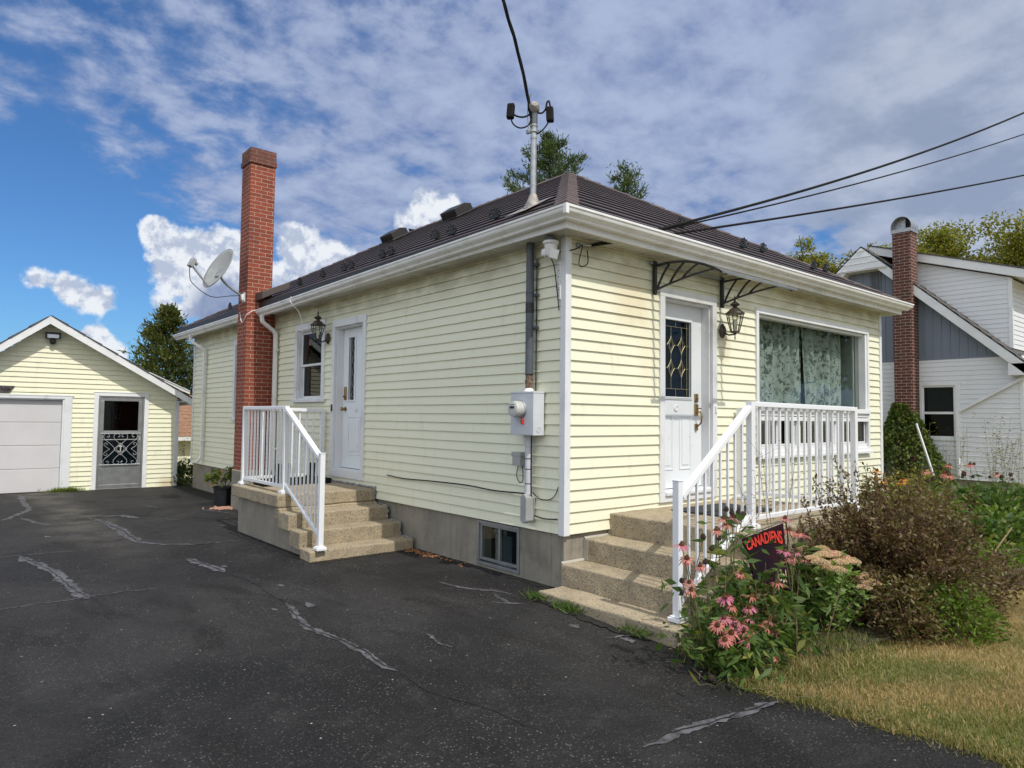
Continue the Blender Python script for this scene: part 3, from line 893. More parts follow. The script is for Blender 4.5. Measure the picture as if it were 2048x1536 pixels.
mb = MB()
roof_face(mb, (-EV, LY + EV, ZE), (0, -1, 0), (1, 0, 0), LY + 2 * EV)
roof_face(mb, (-EV, -EV, ZE), (1, 0, 0), (0, 1, 0), LX + 2 * EV)
roof_face(mb, (LX + EV, -EV, ZE), (0, 1, 0), (-1, 0, 0), LY + 2 * EV)
roof_face(mb, (LX + EV, LY + EV, ZE), (-1, 0, 0), (0, -1, 0), LX + 2 * EV)
roof = mb.build('roof', M['roof'], house, fixn=False)
mb = MB()
for (a, b, c, d) in [((-EV, -EV), (LX + EV, -EV), (LX + EV, LY + EV), (-EV, LY + EV))]:
    mb.add([(*q, ZE - .012) for q in (a, b, c, d)], [(0, 1, 2, 3)])
# dark drip edge between the shingles and the gutter
for p, q in [((-EV, -EV), (LX + EV, -EV)), ((-EV, -EV), (-EV, LY + EV)), ((LX + EV, -EV), (LX + EV, LY + EV)), ((-EV, LY + EV), (LX + EV, LY + EV))]:
    mb.bar((*p, ZE - .035), (*q, ZE - .035), .012, .085)
mb.build('drip_edge', M['black_vent'], house)


def hip_caps(mb, p0, p1, n, half, drop, mi=0):
    """overlapping saddle caps from p0 up to p1; half = two side vectors"""
    p0 = Vector(p0); p1 = Vector(p1)
    for k in range(n):
        a = p0.lerp(p1, k / n); b = p0.lerp(p1, min(1, (k + 1.18) / n)); up = Vector((0, 0, 1))
        l, r = [Vector(v) for v in half]
        j = random.uniform(.9, 1.1)
        hi, lo = .022, .008
        vv = [a + l * j + up * (hi * .8), a + up * (hi + .010), a + r * j + up * (hi * .8), b + l + up * (lo * .8), b + up * (lo + .010), b + r + up * (lo * .8),
              a + l * j + up * .0, a - up * .0, a + r * j]
        mb.add(vv, [(0, 1, 4, 3), (1, 2, 5, 4), (6, 7, 1, 0), (7, 8, 2, 1), (6, 0, 3), (8, 5, 2)], mi)


za = ZE + SL * run
A1 = Vector((LX / 2, LX / 2, za)); A2 = Vector((LX / 2, LY - LX / 2, za))
k_ = .17
mb = MB()
for c_, ap, sx, sy in [((-EV, -EV), A1, 1, 1), ((LX + EV, -EV), A1, -1, 1), ((-EV, LY + EV), A2, 1, -1), ((LX + EV, LY + EV), A2, -1, -1)]:
    base = Vector((*c_, ZE)).lerp(ap, .015)
    hip_caps(mb, base, ap, 20, [(k_ * sx, 0, 0), (0, k_ * sy, 0)], 0)
hip_caps(mb, A1, A2, 18, [(-k_, 0, -k_ * SL), (k_, 0, -k_ * SL)], 0)
mb.build('hip_cap', M['hip'], house, fixn=False)


def roofz_l(x): return ZE + SL * (x + EV)


# snow guards: little black fans standing on the shingles
g = MB()
for k in range(5):
    a = R_(18 + 36 * k); d = Vector((math.cos(a), 0, math.sin(a)))
    pts = []
    for i in range(13):
        t = 2 * math.pi * i / 12
        pts.append(d * (.052 + .026 * math.cos(t)) + Vector((-d.z, 0, d.x)) * .017 * math.sin(t) + Vector((0, 0, .012)))
    g.tube(pts, .0062, 5, cap=False)
g.box((-.05, -.004, .0), (.05, .012, .02)); g.box((-.02, 0, -.004), (.02, .13, .010)); g.tube([(0, .002, .01), (0, .004, .085)], .008, 6)
g0 = None
for side, u, h in [('L', 1.42, .55), ('L', 2.08, .42), ('L', 2.62, .55), ('L', 3.55, .46), ('L', 3.78, .46), ('L', 4.62, .42), ('L', 4.85, .42), ('L', 5.75, .5), ('L', 6.65, .5), ('L', 9.2, .5), ('L', 10.2, .5),
                   ('F', 2.42, .74), ('F', 3.62, .62), ('F', 4.42, .80), ('F', 5.5, .60), ('F', 6.25, .78)]:
    if g0 is None: o = g0 = g.build('snow_guard', M['black_metal'], house)
    else: o = g0.copy(); COL.objects.link(o)
    x, y = (-EV + h, u) if side == 'L' else (u, -EV + h)
    o.location = (x, y, ZE + SL * h + .030); o.scale = (1.35, 1.35, 1.35)
    o.rotation_euler = (0, 0, R_(-90) if side == 'L' else 0)
# two box vents near the ridge
for y in (5.55, 7.75):
    x = 2.72; z = roofz_l(x); mb = MB()
    u_ = Vector((1, 0, SL)).normalized(); n_ = Vector((-SL, 0, 1)).normalized(); e_ = Vector((0, 1, 0)); c_ = Vector((x, y, z))
    mb.obox(c_ + n_ * .03, u_ * .26, e_ * .28, n_ * .012)
    mb.prism([(-.20, .03), (.20, .03), (.20, .15), (.06, .20), (-.20, .17)], lambda a, b, d: c_ + u_ * a + n_ * b + e_ * d, -.23, .23)
    for k in range(9): mb.obox(c_ + u_ * -.205 + n_ * .09 + e_ * (-.19 + k * .0475), u_ * .006, e_ * .008, n_ * .05)
    mb.build('roof_vent', M['black_vent'], house, bevel=.008)

# chimney
X0, X1, Y0, Y1 = -.495, -.075, 7.11, 7.53
mb = MB(); mb.box((X0, Y0, .60), (X1, Y1, 5.82))
ch = mb.build('chimney', M['brick'], house, uv=True)
mb = MB(); mb.box((X0 - .022, Y0 - .022, 5.82), (X1 + .022, Y1 + .022, 5.90)); mb.box((X0 - .010, Y0 - .010, 5.90), (X1 + .010, Y1 + .010, 6.08))
mb.box((X0 + .05, Y0 + .05, 6.08), (X1 - .05, Y1 - .05, 6.095))
M['brick_top'] = brick_mat('sooty_brick', (.19, .058, .036), (.12, .042, .03), (.24, .19, .15), dirt=.75)
mb.build('chimney_crown', M['brick_top'], ch, uv=True)
MB().box((X0 - .02, Y0 - .01, -.3), (X1 + .04, Y1 + .02, .60)).build('chimney_base', M['found'], ch, bevel=.01)
MB().box((X1, Y0 + .02, .60), (.0, Y1 - .02, 3.24)).build('chimney_back', M['brick'], ch, uv=True)
mb = MB()
mb.prism([(-.36, 3.46), (.10, 3.70), (.10, 3.80), (-.36, 3.585)], lambda a, b, d: (a, d, b), Y0 - .34, Y0 - .004)
mb.build('chimney_flashing', pm('brown_flashing', (.085, .066, .058), .5, col2=(.07, .055, .05)), ch, bevel=.005)


def frame(mb, P, s0, s1, z0, z1, w, o0, o1, wt=None, wb=None, mi=0):
    """four butted boards round an opening (outer size s0..s1, z0..z1), from depth o0 to o1"""
    wt = w if wt is None else wt; wb = w if wb is None else wb
    def bx(a, b, c, d):
        p = P(a, c, o0); q = P(b, d, o1); mb.box(p, q, mi)
    bx(s0, s0 + w, z0 + wb, z1 - wt); bx(s1 - w, s1, z0 + wb, z1 - wt); bx(s0, s1, z1 - wt, z1)
    if wb > 0: bx(s0, s1, z0, z0 + wb)
    return mb


# --- front door: trim, jambs, slab with leaded light
PFz = lambda s, z, o: (s, -o, z)
PLz = lambda s, z, o: (-o, s, z)
mb = MB(); frame(mb, PFz, 1.39, 2.44, .66, 2.955, .085, .022, -.02, wt=.10, wb=.10)
mb.box((1.475, -.02, .745), (2.355, .115, .775)); mb.box((1.475, .018, .775), (1.495, .16, 2.855)); mb.box((2.335, .018, .775), (2.355, .16, 2.855)); mb.box((1.495, .018, 2.835), (2.335, .16, 2.855))
mb.box((1.475, -.045, .728), (2.355, -.022, .762))
mb.build('door_frame', M['white_old'], house, bevel=.004)


def panel_door(P, s0, s1, z0, z1, light, panels, name='door'):
    """slab with raised panels and a glazed light; P maps (s, z, out)"""
    mb = MB()
    l0, l1, b0, b1 = light; ys = (-.12, -.165)
    def bx(a, b, c, d, o0=ys[0], o1=ys[1], mi=0): mb.box(P(a, c, o0), P(b, d, o1), mi)
    bx(s0, l0, z0, z1); bx(l1, s1, z0, z1); bx(l0, l1, z0, b0); bx(l0, l1, b1, z1)
    for w, o in ((.028, -.108), (.014, -.102)):
        for a, b, c, d in ((l0 - w, l0, b0 - w, b1 + w), (l1, l1 + w, b0 - w, b1 + w), (l0, l1, b0 - w, b0), (l0, l1, b1, b1 + w)):
            bx(a, b, c, d, o, -.1195)
    for a, b, c, d in panels:
        bx(a, b, c, c + .018, -.113, -.1198); bx(a, b, d - .018, d, -.113, -.1198); bx(a, a + .018, c + .018, d - .018, -.113, -.1198); bx(b - .018, b, c + .018, d - .018, -.113, -.1198)
        bx(a + .05, b - .05, c + .05, d - .05, -.1135, -.1198)
    return mb.build(name, M['door'], house, bevel=.003)


fd = panel_door(PFz, 1.497, 2.333, .78, 2.833, (1.60, 2.115, 1.79, 2.645), [(1.575, 1.79, .98, 1.585), (1.905, 2.125, .98, 1.585)])
mb = MB(); mb.box((1.60, .136, 1.79), (2.115, .142, 2.645)); mb.build('door_glass', M['glass_dark'], fd)
MB().box((1.58, .170, 1.77), (2.135, .176, 2.665)).build('glass_backing', pm('textured_glass_backing', (.16, .20, .21), .4, col2=(.08, .10, .11), vscale=30, bump=.6, bscale=90), fd)
mb = MB()
def came(pts, r=.0021): mb.tube([(a, .131, b) for a, b in pts], r, 5)
gl0, gl1, gz0, gz1 = 1.60, 2.115, 1.79, 2.645; xm = (gl0 + gl1) / 2; xa, xb = xm - .085, xm + .105
for x in (xa, xb): came([(x, gz0 + .09), (x, 2.02)]); came([(x, 2.20), (x, 2.28)]); came([(x, 2.46), (x, gz1 - .07)])
came([(gl0 + .05, gz0), (gl0 + .05, gz1)], .0022); came([(gl1 - .05, gz0), (gl1 - .05, gz1)], .0022)
came([(gl0, gz0 + .09), (gl1, gz0 + .09)]); came([(gl0, gz1 - .07), (gl1, gz1 - .07)]); came([(xm, gz0), (xm, gz0 + .09)]); came([(xm, gz1 - .07), (xm, gz1)])
for zc_ in (2.11, 2.37):
    for x in (xa, xb):
        for sx in (-1, 1):
            for w in (.028, .062):
                pts = []
                for i in range(9):
                    t = i / 8 * 2 - 1; pts.append((x + sx * w * (1 - abs(t)) ** 1.35, zc_ + t * .105))
                came(pts, .0024)
    came([(xa + .05, zc_), (xb - .05, zc_)]); came([(gl0, zc_), (xa - .06, zc_)]); came([(xb + .06, zc_), (gl1, zc_)])
mb.build('leaded_came', pm('pale_brass_came', (.50, .44, .26), .4, .5), fd)
mb = MB()
mb.box((2.190, .097, 1.735), (2.245, .119, 1.835)); mb.lathe([(.018, 0), (.016, .012), (.0, .014)], (2.217, .097, 1.785), 12, M=Matrix.Rotation(R_(90), 4, 'X'))
mb.build('deadbolt', M['brass'], fd, bevel=.006)
mb = MB()
mb.box((2.188, .100, 1.585), (2.247, .119, 1.715)); mb.box((2.195, .100, 1.415), (2.240, .119, 1.49))
mb.tube([(2.217, .10, 1.62), (2.222, .055, 1.63), (2.225, .040, 1.57), (2.222, .050, 1.50), (2.217, .098, 1.455)], [.009, .011, .012, .011, .009], 8)
mb.tube([(2.217, .099, 1.665), (2.235, .070, 1.668), (2.255, .062, 1.664)], [.007, .008, .006], 6)
mb.build('door_handle', M['brass'], fd, bevel=.004)
mb = MB(); mb.lathe([(.034, 0), (.036, .008), (.024, .012), (.022, .006), (0, .006)], (1.845, .119, 1.665), 20, M=Matrix.Rotation(R_(90), 4, 'X')); mb.build('door_bell', M['plastic_w'], fd)
MB().box((2.395, -.038, 1.62), (2.42, -.022, 1.70)).build('doorbell_button', M['plastic_w'], house, bevel=.004)

# --- side door
mb = MB(); frame(mb, PLz, 3.84, 4.86, .665, 2.925, .085, .022, -.02, wt=.10, wb=.10)
mb.box((-.02, 3.925, .75), (.115, 4.775, .785)); mb.box((.018, 3.925, .785), (.16, 3.945, 2.825)); mb.box((.018, 4.755, .785), (.16, 4.775, 2.825)); mb.box((.018, 3.945, 2.805), (.16, 4.755, 2.825))
mb.build('door_frame', M['white_old'], house, bevel=.004)
PLd = lambda s, z, o: (-o, s, z)
sd = panel_door(PLd, 3.947, 4.753, .79, 2.803, (4.385, 4.555, 1.765, 2.665), [(4.19, 4.56, .98, 1.53), (4.0, 4.15, .98, 1.53)])
MB().box((.136, 4.385, 1.765), (.142, 4.555, 2.665)).build('door_glass', M['glass_dark'], sd)
mb = MB()
for y in (4.425, 4.515): mb.tube([(.131, y, 1.765), (.131, y, 2.665)], .0025, 5)
pts = [(.131, 4.47 + .028 * math.sin(t * 3.2), 1.80 + t * .085) for t in np.linspace(0, 9.8, 50)]; mb.tube(pts, .0035, 5)
mb.build('leaded_came', M['grey_metal'], sd)
mb = MB(); mb.box((.100, 4.625, 1.765), (.119, 4.685, 1.955)); mb.lathe([(.02, 0), (.018, .02), (0, .022)], (.100, 4.655, 1.815), 12, M=Matrix.Rotation(R_(-90), 4, 'Y')); mb.build('deadbolt', M['brass'], sd, bevel=.004)
mb = MB(); mb.lathe([(.036, 0), (.034, .006), (.013, .012), (.013, .032), (.027, .042), (.031, .055), (.024, .068), (0, .071)], (.119, 4.655, 1.635), 16, M=Matrix.Rotation(R_(-90), 4, 'Y')); mb.build('door_knob', M['brass'], sd)
mb = MB(); mb.lathe([(.034, 0), (.036, .008), (.024, .012), (0, .010)], (.119, 4.33, 1.63), 18, M=Matrix.Rotation(R_(-90), 4, 'Y')); mb.build('door_bell', M['plastic_w'], sd)
MB().box((-.040, 4.79, 1.60), (-.022, 4.815, 1.70)).build('doorbell_button', M['black_metal'], house, bevel=.003)

# --- side window (double hung) and the far window half hidden by the chimney
def hung_window(y0, y1, z0, z1, sill):
    mb = MB(); frame(mb, PLz, y0, y1, z0, z1, .095, .024, -.02, wt=.105, wb=0)
    mb.box((-.055, y0 - .03, z0 - .01), (.0, y1 + .03, z0 + .035)); mb.box((.0, y0 + .095, z0), (.075, y1 - .095, z0 + .05))
    for a, b in ((y0 + .095, y0 + .112), (y1 - .112, y1 - .095)): mb.box((.0, a, z0 + .05), (.08, b, z1 - .105))
    mb.box((.0, y0 + .112, z1 - .125), (.08, y1 - .112, z1 - .105))
    fr = mb.build('window_frame', M['white_old'], house, bevel=.004)
    a, b, c, d = y0 + .112, y1 - .112, z0 + .05, z1 - .125; m = (c + d) / 2
    mb = MB()
    frame(mb, PLz, a, b, m - .02, d, .035, -.05, -.075); frame(mb, PLz, a, b, c, m + .02, .04, -.078, -.10)
    mb.build('sash', M['white_old'], fr, bevel=.003)
    mb = MB(); mb.box((.060, a + .035, m), (.066, b - .035, d - .03)); mb.box((.086, a + .04, c + .04), (.092, b - .04, m)); mb.build('window_glass', M['glass_dark'], fr)
    return fr


fr = hung_window(5.11, 6.20, 1.75, 2.985, True)
mb = MB()
for k in range(30): mb.box((.135, 5.24, 1.84 + k * .033), (.165, 6.07, 1.848 + k * .033))
mb.build('blind', pm('grey_blind', (.16, .16, .16), .7), fr)
MB().box((.080, 5.26, 2.02), (.083, 5.33, 2.32)).build('thermometer', M['plastic_w'], fr)
fr = hung_window(8.10, 9.13, 1.43, 2.975, True)
# --- basement window
mb = MB()
frame(mb, PLz, .657, 1.35, -.018, .443, .03, -.020, -.10); frame(mb, PLz, .69, 1.317, .03, .415, .028, -.04, -.085)
mb.box((.042, .985, .058), (.083, 1.012, .387))
bw = mb.build('basement_window', M['alum'], house, bevel=.003)
MB().box((.052, 1.012, .058), (.056, 1.29, .387)).build('window_glass', M['glass'], bw)
MB().box((.072, .718, .058), (.076, .985, .387)).build('window_glass', M['glass_dark'], bw)
mb = MB(); mb.box((.24, 1.02, -.02), (.34, 1.30, .28)); mb.box((.2, 1.07, .30), (.32, 1.28, .34)); mb.box((.28, 1.15, .34), (.3, 1.2, .44)); mb.build('stored_box', pm('pale_basement_things', (.45, .50, .50), .6), bw)

# --- picture window with a lace curtain and a row of small sliders below
mb = MB()
frame(mb, PFz, 3.29, 6.52, 1.085, 2.945, .055, .030, -.02, wt=.07, wb=.06)
mb.box((3.345, -.02, 1.60), (6.465, .05, 1.70)); mb.box((3.345, -.05, 1.655), (6.50, -.02, 1.72)); mb.box((3.345, -.035, 1.535), (6.465, .02, 1.585))
mb.box((3.29, -.06, 1.06), (6.56, -.030, 1.10)); mb.box((3.345, .0, 1.145), (6.465, .05, 1.21))
for x in (4.36, 5.45): mb.box((x - .045, .0, 1.21), (x + .045, .05, 1.60))
mb.box((6.41, -.015, 1.70), (6.465, .14, 2.875)); mb.box((3.345, .02, 2.84), (6.41, .14, 2.875)); mb.box((3.345, .02, 1.70), (3.385, .14, 2.84)); 
pw = mb.build('picture_window_frame', M['white'], house, bevel=.005)
MB().box((3.385, .085, 1.70), (6.41, .092, 2.84)).build('window_glass', M['glass'], pw)
mb = MB()
for a, b in ((3.36, 4.30), (4.42, 5.39), (5.51, 6.44)): mb.box((a, .03, 1.22), (b, .036, 1.59))
mb.build('slider_glass', M['glass'], pw)
mb = MB()
for a, b in ((3.36, 4.30), (4.42, 5.39), (5.51, 6.44)):
    frame(mb, PFz, a, b, 1.215, 1.595, .022, -.012, -.028); mb.box(((a + b) / 2 - .016, .011, 1.237), ((a + b) / 2 + .016, .029, 1.573))
mb.build('slider_sash', M['white'], pw, bevel=.003)
def drape(x0, x1, z0, z1, y, amp, per, flare=0):
    m = MB(); n = int((x1 - x0) / .012); nz = 5
    for j in range(nz + 1):
        z = z0 + (z1 - z0) * j / nz
        for i in range(n + 1):
            x = x0 + (x1 - x0) * i / n
            m.v.append((x + flare * (1 - j / nz) * (1 - i / n), y + amp * math.sin(x * per + .4 * math.sin(3.1 * x)) * (1.15 - .3 * j / nz) + .3 * amp * math.sin(x * per * 2.3), z))
    for j in range(nz):
        for i in range(n): m.f.append([j * (n + 1) + i, j * (n + 1) + i + 1, (j + 1) * (n + 1) + i + 1, (j + 1) * (n + 1) + i]); m.m.append(0); m.sm.append(True)
    return m
drape(3.42, 4.93, 1.71, 2.86, .24, .040, 26).build('lace_curtain', M['curtain'], pw, fixn=False)
drape(4.87, 6.16, 1.71, 2.86, .25, .040, 24, .10).build('lace_curtain', M['curtain'], pw, fixn=False)
mb = MB(); mb.box((6.36, .15, 1.70), (6.40, .9, 2.84)); mb.build('reveal_panel', pm('pale_reveal', (.42, .47, .44), .8), pw)
drape(3.37, 4.30, 1.2, 1.60, .20, .018, 44).build('cafe_curtain', pm('dark_sheer', (.20, .19, .18), .9), pw, fixn=False)
drape(4.42, 6.42, 1.2, 1.60, .20, .018, 44).build('cafe_curtain', M_last := pm('dark_sheer2', (.17, .165, .16), .9), pw, fixn=False)

# ================================================================ concrete steps and railings
def rough_box(mb, a, b, j=.004, seg=.12):
    """box with slightly worn, wavy edges"""
    x0, y0, z0 = a; x1, y1, z1 = b
    nx = max(1, int((x1 - x0) / seg)); ny = max(1, int((y1 - y0) / seg)); nz = max(1, int((z1 - z0) / seg))
    bm = bmesh.new(); bmesh.ops.create_grid(bm, x_segments=1, y_segments=1, size=1); bm.free()
    idx = {}
    def v(i, k, l):
        if (i, k, l) not in idx:
            idx[i, k, l] = len(mb.v); q = lambda: random.uniform(-j, j)
            mb.v.append((x0 + (x1 - x0) * i / nx + q(), y0 + (y1 - y0) * k / ny + q(), z0 + (z1 - z0) * l / nz + q()))
        return idx[i, k, l]
    F = []
    for i in range(nx):
        for k in range(ny): F += [(v(i, k, 0), v(i, k + 1, 0), v(i + 1, k + 1, 0), v(i + 1, k, 0)), (v(i, k, nz), v(i + 1, k, nz), v(i + 1, k + 1, nz), v(i, k + 1, nz))]
    for i in range(nx):
        for l in range(nz): F += [(v(i, 0, l), v(i + 1, 0, l), v(i + 1, 0, l + 1), v(i, 0, l + 1)), (v(i, ny, l), v(i, ny, l + 1), v(i + 1, ny, l + 1), v(i + 1, ny, l))]
    for k in range(ny):
        for l in range(nz): F += [(v(0, k, l), v(0, k, l + 1), v(0, k + 1, l + 1), v(0, k + 1, l)), (v(nx, k, l), v(nx, k + 1, l), v(nx, k + 1, l + 1), v(nx, k, l + 1))]
    for f in F: mb.f.append(list(f)); mb.m.append(0); mb.sm.append(False)


fs = empty('concrete_steps', (1.4, -.75, -.1), 'three-step concrete stoop in front of the white front door', 'steps', 'concrete stoops of the bungalow')
mb = MB(); rough_box(mb, (.62, -1.5, -.3), (3.05, .026, .612)); mb.build('landing', M['steps'], fs, bevel=.014)
for x0, x1, z in ((.285, .617, .40), (-.02, .282, .20), (-.335, -.023, .012)):
    mb = MB(); rough_box(mb, (x0, -1.5, -.3), (x1, .026 if x0 > -.2 else -.02, z)); mb.build('step', M['steps'], fs, bevel=.014)
mb = MB()
for x0, x1, z in ((.29, .63, .40), (-.01, .30, .20)):
    mb.prism([(0, 0), (.022, 0), (0, .018)], lambda a, b, d: (d, .026 - a, z + b), x0, x1)
mb.box((.279, -.035, .205), (.2845, .025, .395))
mb.build('mortar_fillet', pm('pale_mortar', (.40, .38, .33), .9, bump=.4), fs)

ss_ = empty('concrete_steps', (-.7, 3.9, -.05), 'four-step concrete stoop below the side door by the brick chimney', 'steps', 'concrete stoops of the bungalow')
mb = MB(); rough_box(mb, (-1.315, 3.50, .435), (-.004, 5.10, .588)); rough_box(mb, (-1.30, 3.46, .30), (-.004, 3.62, .43)); mb.build('landing', M['steps'], ss_, bevel=.014)
for y0, y1, z in ((3.16, 3.497, .40), (2.85, 3.157, .235), (2.555, 2.847, .068)):
    mb = MB(); rough_box(mb, (-1.31, y0, z - .20 if y0 > 2.6 else -.3), (-.004, y1, z), .006); mb.build('step', M['steps'], ss_, bevel=.016)
mb = MB(); mb.prism([(2.70, -.3), (5.06, -.3), (5.06, .432), (3.52, .432), (3.50, .26), (3.18, .20), (3.16, .06), (2.88, .03)], lambda a, b, d: (d, a, b), -1.235, -.02)
mb.build('support_wall', M['found'], ss_, bevel=.006)
mb = MB()
for (y0, z0), (y1, z1) in (((3.5, .42), (3.5, .62)), ((3.165, .25), (3.165, .41)), ((2.855, .08), (2.855, .24))):
    pts = [(-.02 + random.uniform(-.008, .008), y0 - .006 + random.uniform(-.008, .008), z0 + (z1 - z0) * i / 7) for i in range(8)]
    mb.tube(pts, [.013 * random.uniform(.6, 1.2) for _ in pts], 6)
for (ya, yb, z) in ((3.2, 3.5, .405), (2.88, 3.16, .24), (2.56, 2.85, .075)):
    pts = [(-.016 + random.uniform(-.006, .006), ya + (yb - ya) * i / 9, z + random.uniform(-.004, .006)) for i in range(10)]
    mb.tube(pts, [.011 * random.uniform(.6, 1.2) for _ in pts], 6)
pts = [(-.014 + random.uniform(-.006, .006), 3.5 + 1.55 * i / 40, .597 + random.uniform(-.006, .01)) for i in range(41)]
mb.tube(pts, [.016 * random.uniform(.6, 1.2) for _ in pts], 6)
mb.build('sealant_bead', pm('grey_sealant', (.34, .34, .33), .7, col2=(.16, .16, .16), vscale=25), ss_)


def railing(name, loc, label, cat, group, posts, spans, caps):
    """posts: (x, y, z0, z1); spans: pairs of post indices; caps: indices with a flat cap"""
    root = empty(name, loc, label, cat, group)
    for i, (x, y, a, b) in enumerate(posts):
        mb = MB(); mb.box((x - .029, y - .029, a + .004), (x + .029, y + .029, b))
        p = mb.build('post', M['rail'], root, bevel=.004)
        mb = MB(); mb.box((x - .058, y - .058, a + .001), (x + .058, y + .058, a + .034)); mb.box((x - .046, y - .046, a + .034), (x + .046, y + .046, a + .046)); mb.build('base_cover', M['rail'], p, bevel=.006)
        if i in caps:
            mb = MB(); mb.box((x - .033, y - .033, b), (x + .033, y + .033, b + .010)); mb.build('post_cap', M['rail'], p, bevel=.003)
    bal = {}
    for i, k, drop in spans:
        A = posts[i]; B = posts[k]; a = Vector((A[0], A[1], 0)); b = Vector((B[0], B[1], 0)); d = (b - a).normalized()
        za0, zb0 = A[3], B[3]; ra, rb = A[2] + .085, B[2] + .085
        if drop:
            za0 -= drop[0]; zb0 -= drop[1]; ra += drop[2]; rb += drop[3]
        p, q = a + d * .0295, b - d * .0295
        mb = MB(); mb.bar((p.x, p.y, za0 - .022), (q.x, q.y, zb0 - .022), .062, .046)
        mb.build('top_rail', M['rail'], root, bevel=.006)
        mb = MB(); mb.bar((p.x, p.y, ra), (q.x, q.y, rb), .034, .040); mb.build('bottom_rail', M['rail'], root, bevel=.004)
        L = (q - p).length; n = max(1, round(L / .112)) - 1
        for t in range(1, n + 1):
            f = t / (n + 1); c = p.lerp(q, f); z0 = ra + (rb - ra) * f + .006; z1 = za0 + (zb0 - za0) * f - .034
            h = round(z1 - z0, 2)
            if h not in bal:
                m_ = MB(); m_.box((-.0095, -.0095, 0), (.0095, .0095, h)); o = m_.build('baluster', M['rail'], root, bevel=.002); bal[h] = o
            else:
                o = bal[h].copy(); COL.objects.link(o)
            o.location = (c.x, c.y, z1 - h)
    return root


railing('railing', (.9, -1.35, -.05), 'white metal railing along the front steps beside the purple shrub', 'railing', 'white metal railings',
        [(-.13, -1.36, .013, 1.068), (.90, -1.36, .613, 1.70), (2.90, -1.36, .613, 1.688), (2.83, -.07, .613, 1.688)],
        [(0, 1, (.10, .03, .06, .02)), (1, 2, None), (2, 3, None)], {0})
rl = railing('railing', (-1.2, 3.8, 0), 'white metal railing on the side stoop in front of the brick chimney', 'railing', 'white metal railings',
             [(-1.2, 2.56, .07, 1.118), (-1.2, 3.575, .59, 1.648), (-1.2, 4.99, .59, 1.648), (-.06, 5.03, .59, 1.63)],
             [(0, 1, (.03, .02, .07, .03)), (1, 2, None), (2, 3, None)], {0})

t = empty('door_mat', (1.75, -.5, .62), 'black fibre mat lying before the front door', 'door mat')
mb = MB(); mb.box((1.28, -.86, .6155), (2.20, -.24, .630)); mb.build('mat_pile', M['mat'], t, bevel=.004)

# black boot tray with shoes behind the side railing
t = empty('boot_tray', (-.5, 4.75, .59), 'black plastic boot tray on the side stoop behind the railing', 'boot tray')
mb = MB(); mb.box((-1.10, 4.52, .592), (-.14, 4.90, .60))
for a, b in (((-1.10, 4.52, .60), (-.14, 4.54, .66)), ((-1.10, 4.88, .60), (-.14, 4.90, .66)), ((-1.10, 4.54, .60), (-1.08, 4.88, .66)), ((-.16, 4.54, .60), (-.14, 4.88, .66))): mb.box(a, b)
mb.build('tray', M['rubber'], t, bevel=.006)


def boot(x, y, rz, label):
    r = empty('boot', (x, y, .60), label, 'boot', 'boots in the black tray')
    m = MB(); pts = []
    for i, (zz, rx, ry, oy) in enumerate([(.0, .045, .125, .0), (.035, .048, .13, .0), (.07, .044, .115, -.01), (.10, .042, .07, -.055), (.15, .043, .055, -.07), (.26, .046, .055, -.075), (.275, .044, .053, -.075)]):
        for k in range(14):
            a = 2 * math.pi * k / 14; px, py = rx * math.cos(a), ry * math.sin(a) + oy
            m.v.append((x + px * math.cos(rz) - py * math.sin(rz), y + px * math.sin(rz) + py * math.cos(rz), .601 + zz))
    for i in range(6):
        for k in range(14): m.f.append([i * 14 + k, i * 14 + (k + 1) % 14, (i + 1) * 14 + (k + 1) % 14, (i + 1) * 14 + k]); m.m.append(0); m.sm.append(True)
    m.f.append(list(range(13, -1, -1))); m.m.append(0); m.sm.append(False)
    m.build('boot_upper', M['rubber'], r)


boot(-.86, 4.72, .15, 'black rubber boot in the tray, the one nearer the steps edge')
boot(-.72, 4.73, -.1, 'black rubber boot in the tray, the middle one')
boot(-.40, 4.72, .3, 'black rubber boot in the tray, the one nearer the door')

# ================================================================ things fixed to the bungalow
# awning: two bracket frames and an arched clear panel
aw = empty('door_awning', (1.9, 0, 2.95), 'black bracketed awning with clear curved panel over the front door', 'awning')
def arc_y(t): return -.03 - .86 * t
def arc_z(t): return 3.15 + .035 * math.sin(t * 2.4) - .235 * t ** 2.1
for x in (1.28, 2.53):
    mb = MB(); mb.box((x - .018, -.05, 2.865), (x + .018, -.012, 3.185)); mb.lathe([(.024, -.02), (.024, .02)], (x, -.03, 3.185), 12, M=Matrix.Rotation(R_(90), 4, 'Y')); mb.lathe([(.021, -.018), (.021, .018)], (x, -.032, 2.865), 12, M=Matrix.Rotation(R_(90), 4, 'Y'))
    P_ = [Vector((x, arc_y(i / 16), arc_z(i / 16))) for i in range(17)]
    for a, b in zip(P_, P_[1:]): mb.bar(a, b, .026, .024)
    qz = lambda t: 2.895 + .185 * t - .07 * t * t
    Q_ = [Vector((x, -.04 - .70 * i / 14, qz(i / 14))) for i in range(15)]
    for p, q in zip(Q_, Q_[1:]): mb.bar(p, q, .024, .020)
    for s0, s1 in ((.03, .22), (.26, .43), (.48, .62)):
        p0 = Vector((x, -.04 - .70 * s0, qz(s0))); p2 = Vector((x, arc_y(s1), arc_z(s1) - .01)); p1 = (p0 + p2) / 2 + Vector((0, .022, .016))
        for i in range(6):
            t0_, t1_ = i / 6, (i + 1) / 6; f_ = lambda t: p0 * (1 - t) ** 2 + p1 * 2 * t * (1 - t) + p2 * t * t
            mb.bar(f_(t0_), f_(t1_), .022, .020)
    mb.build('bracket', M['black_metal'], aw, bevel=.004)
mb = MB(); N_ = 16
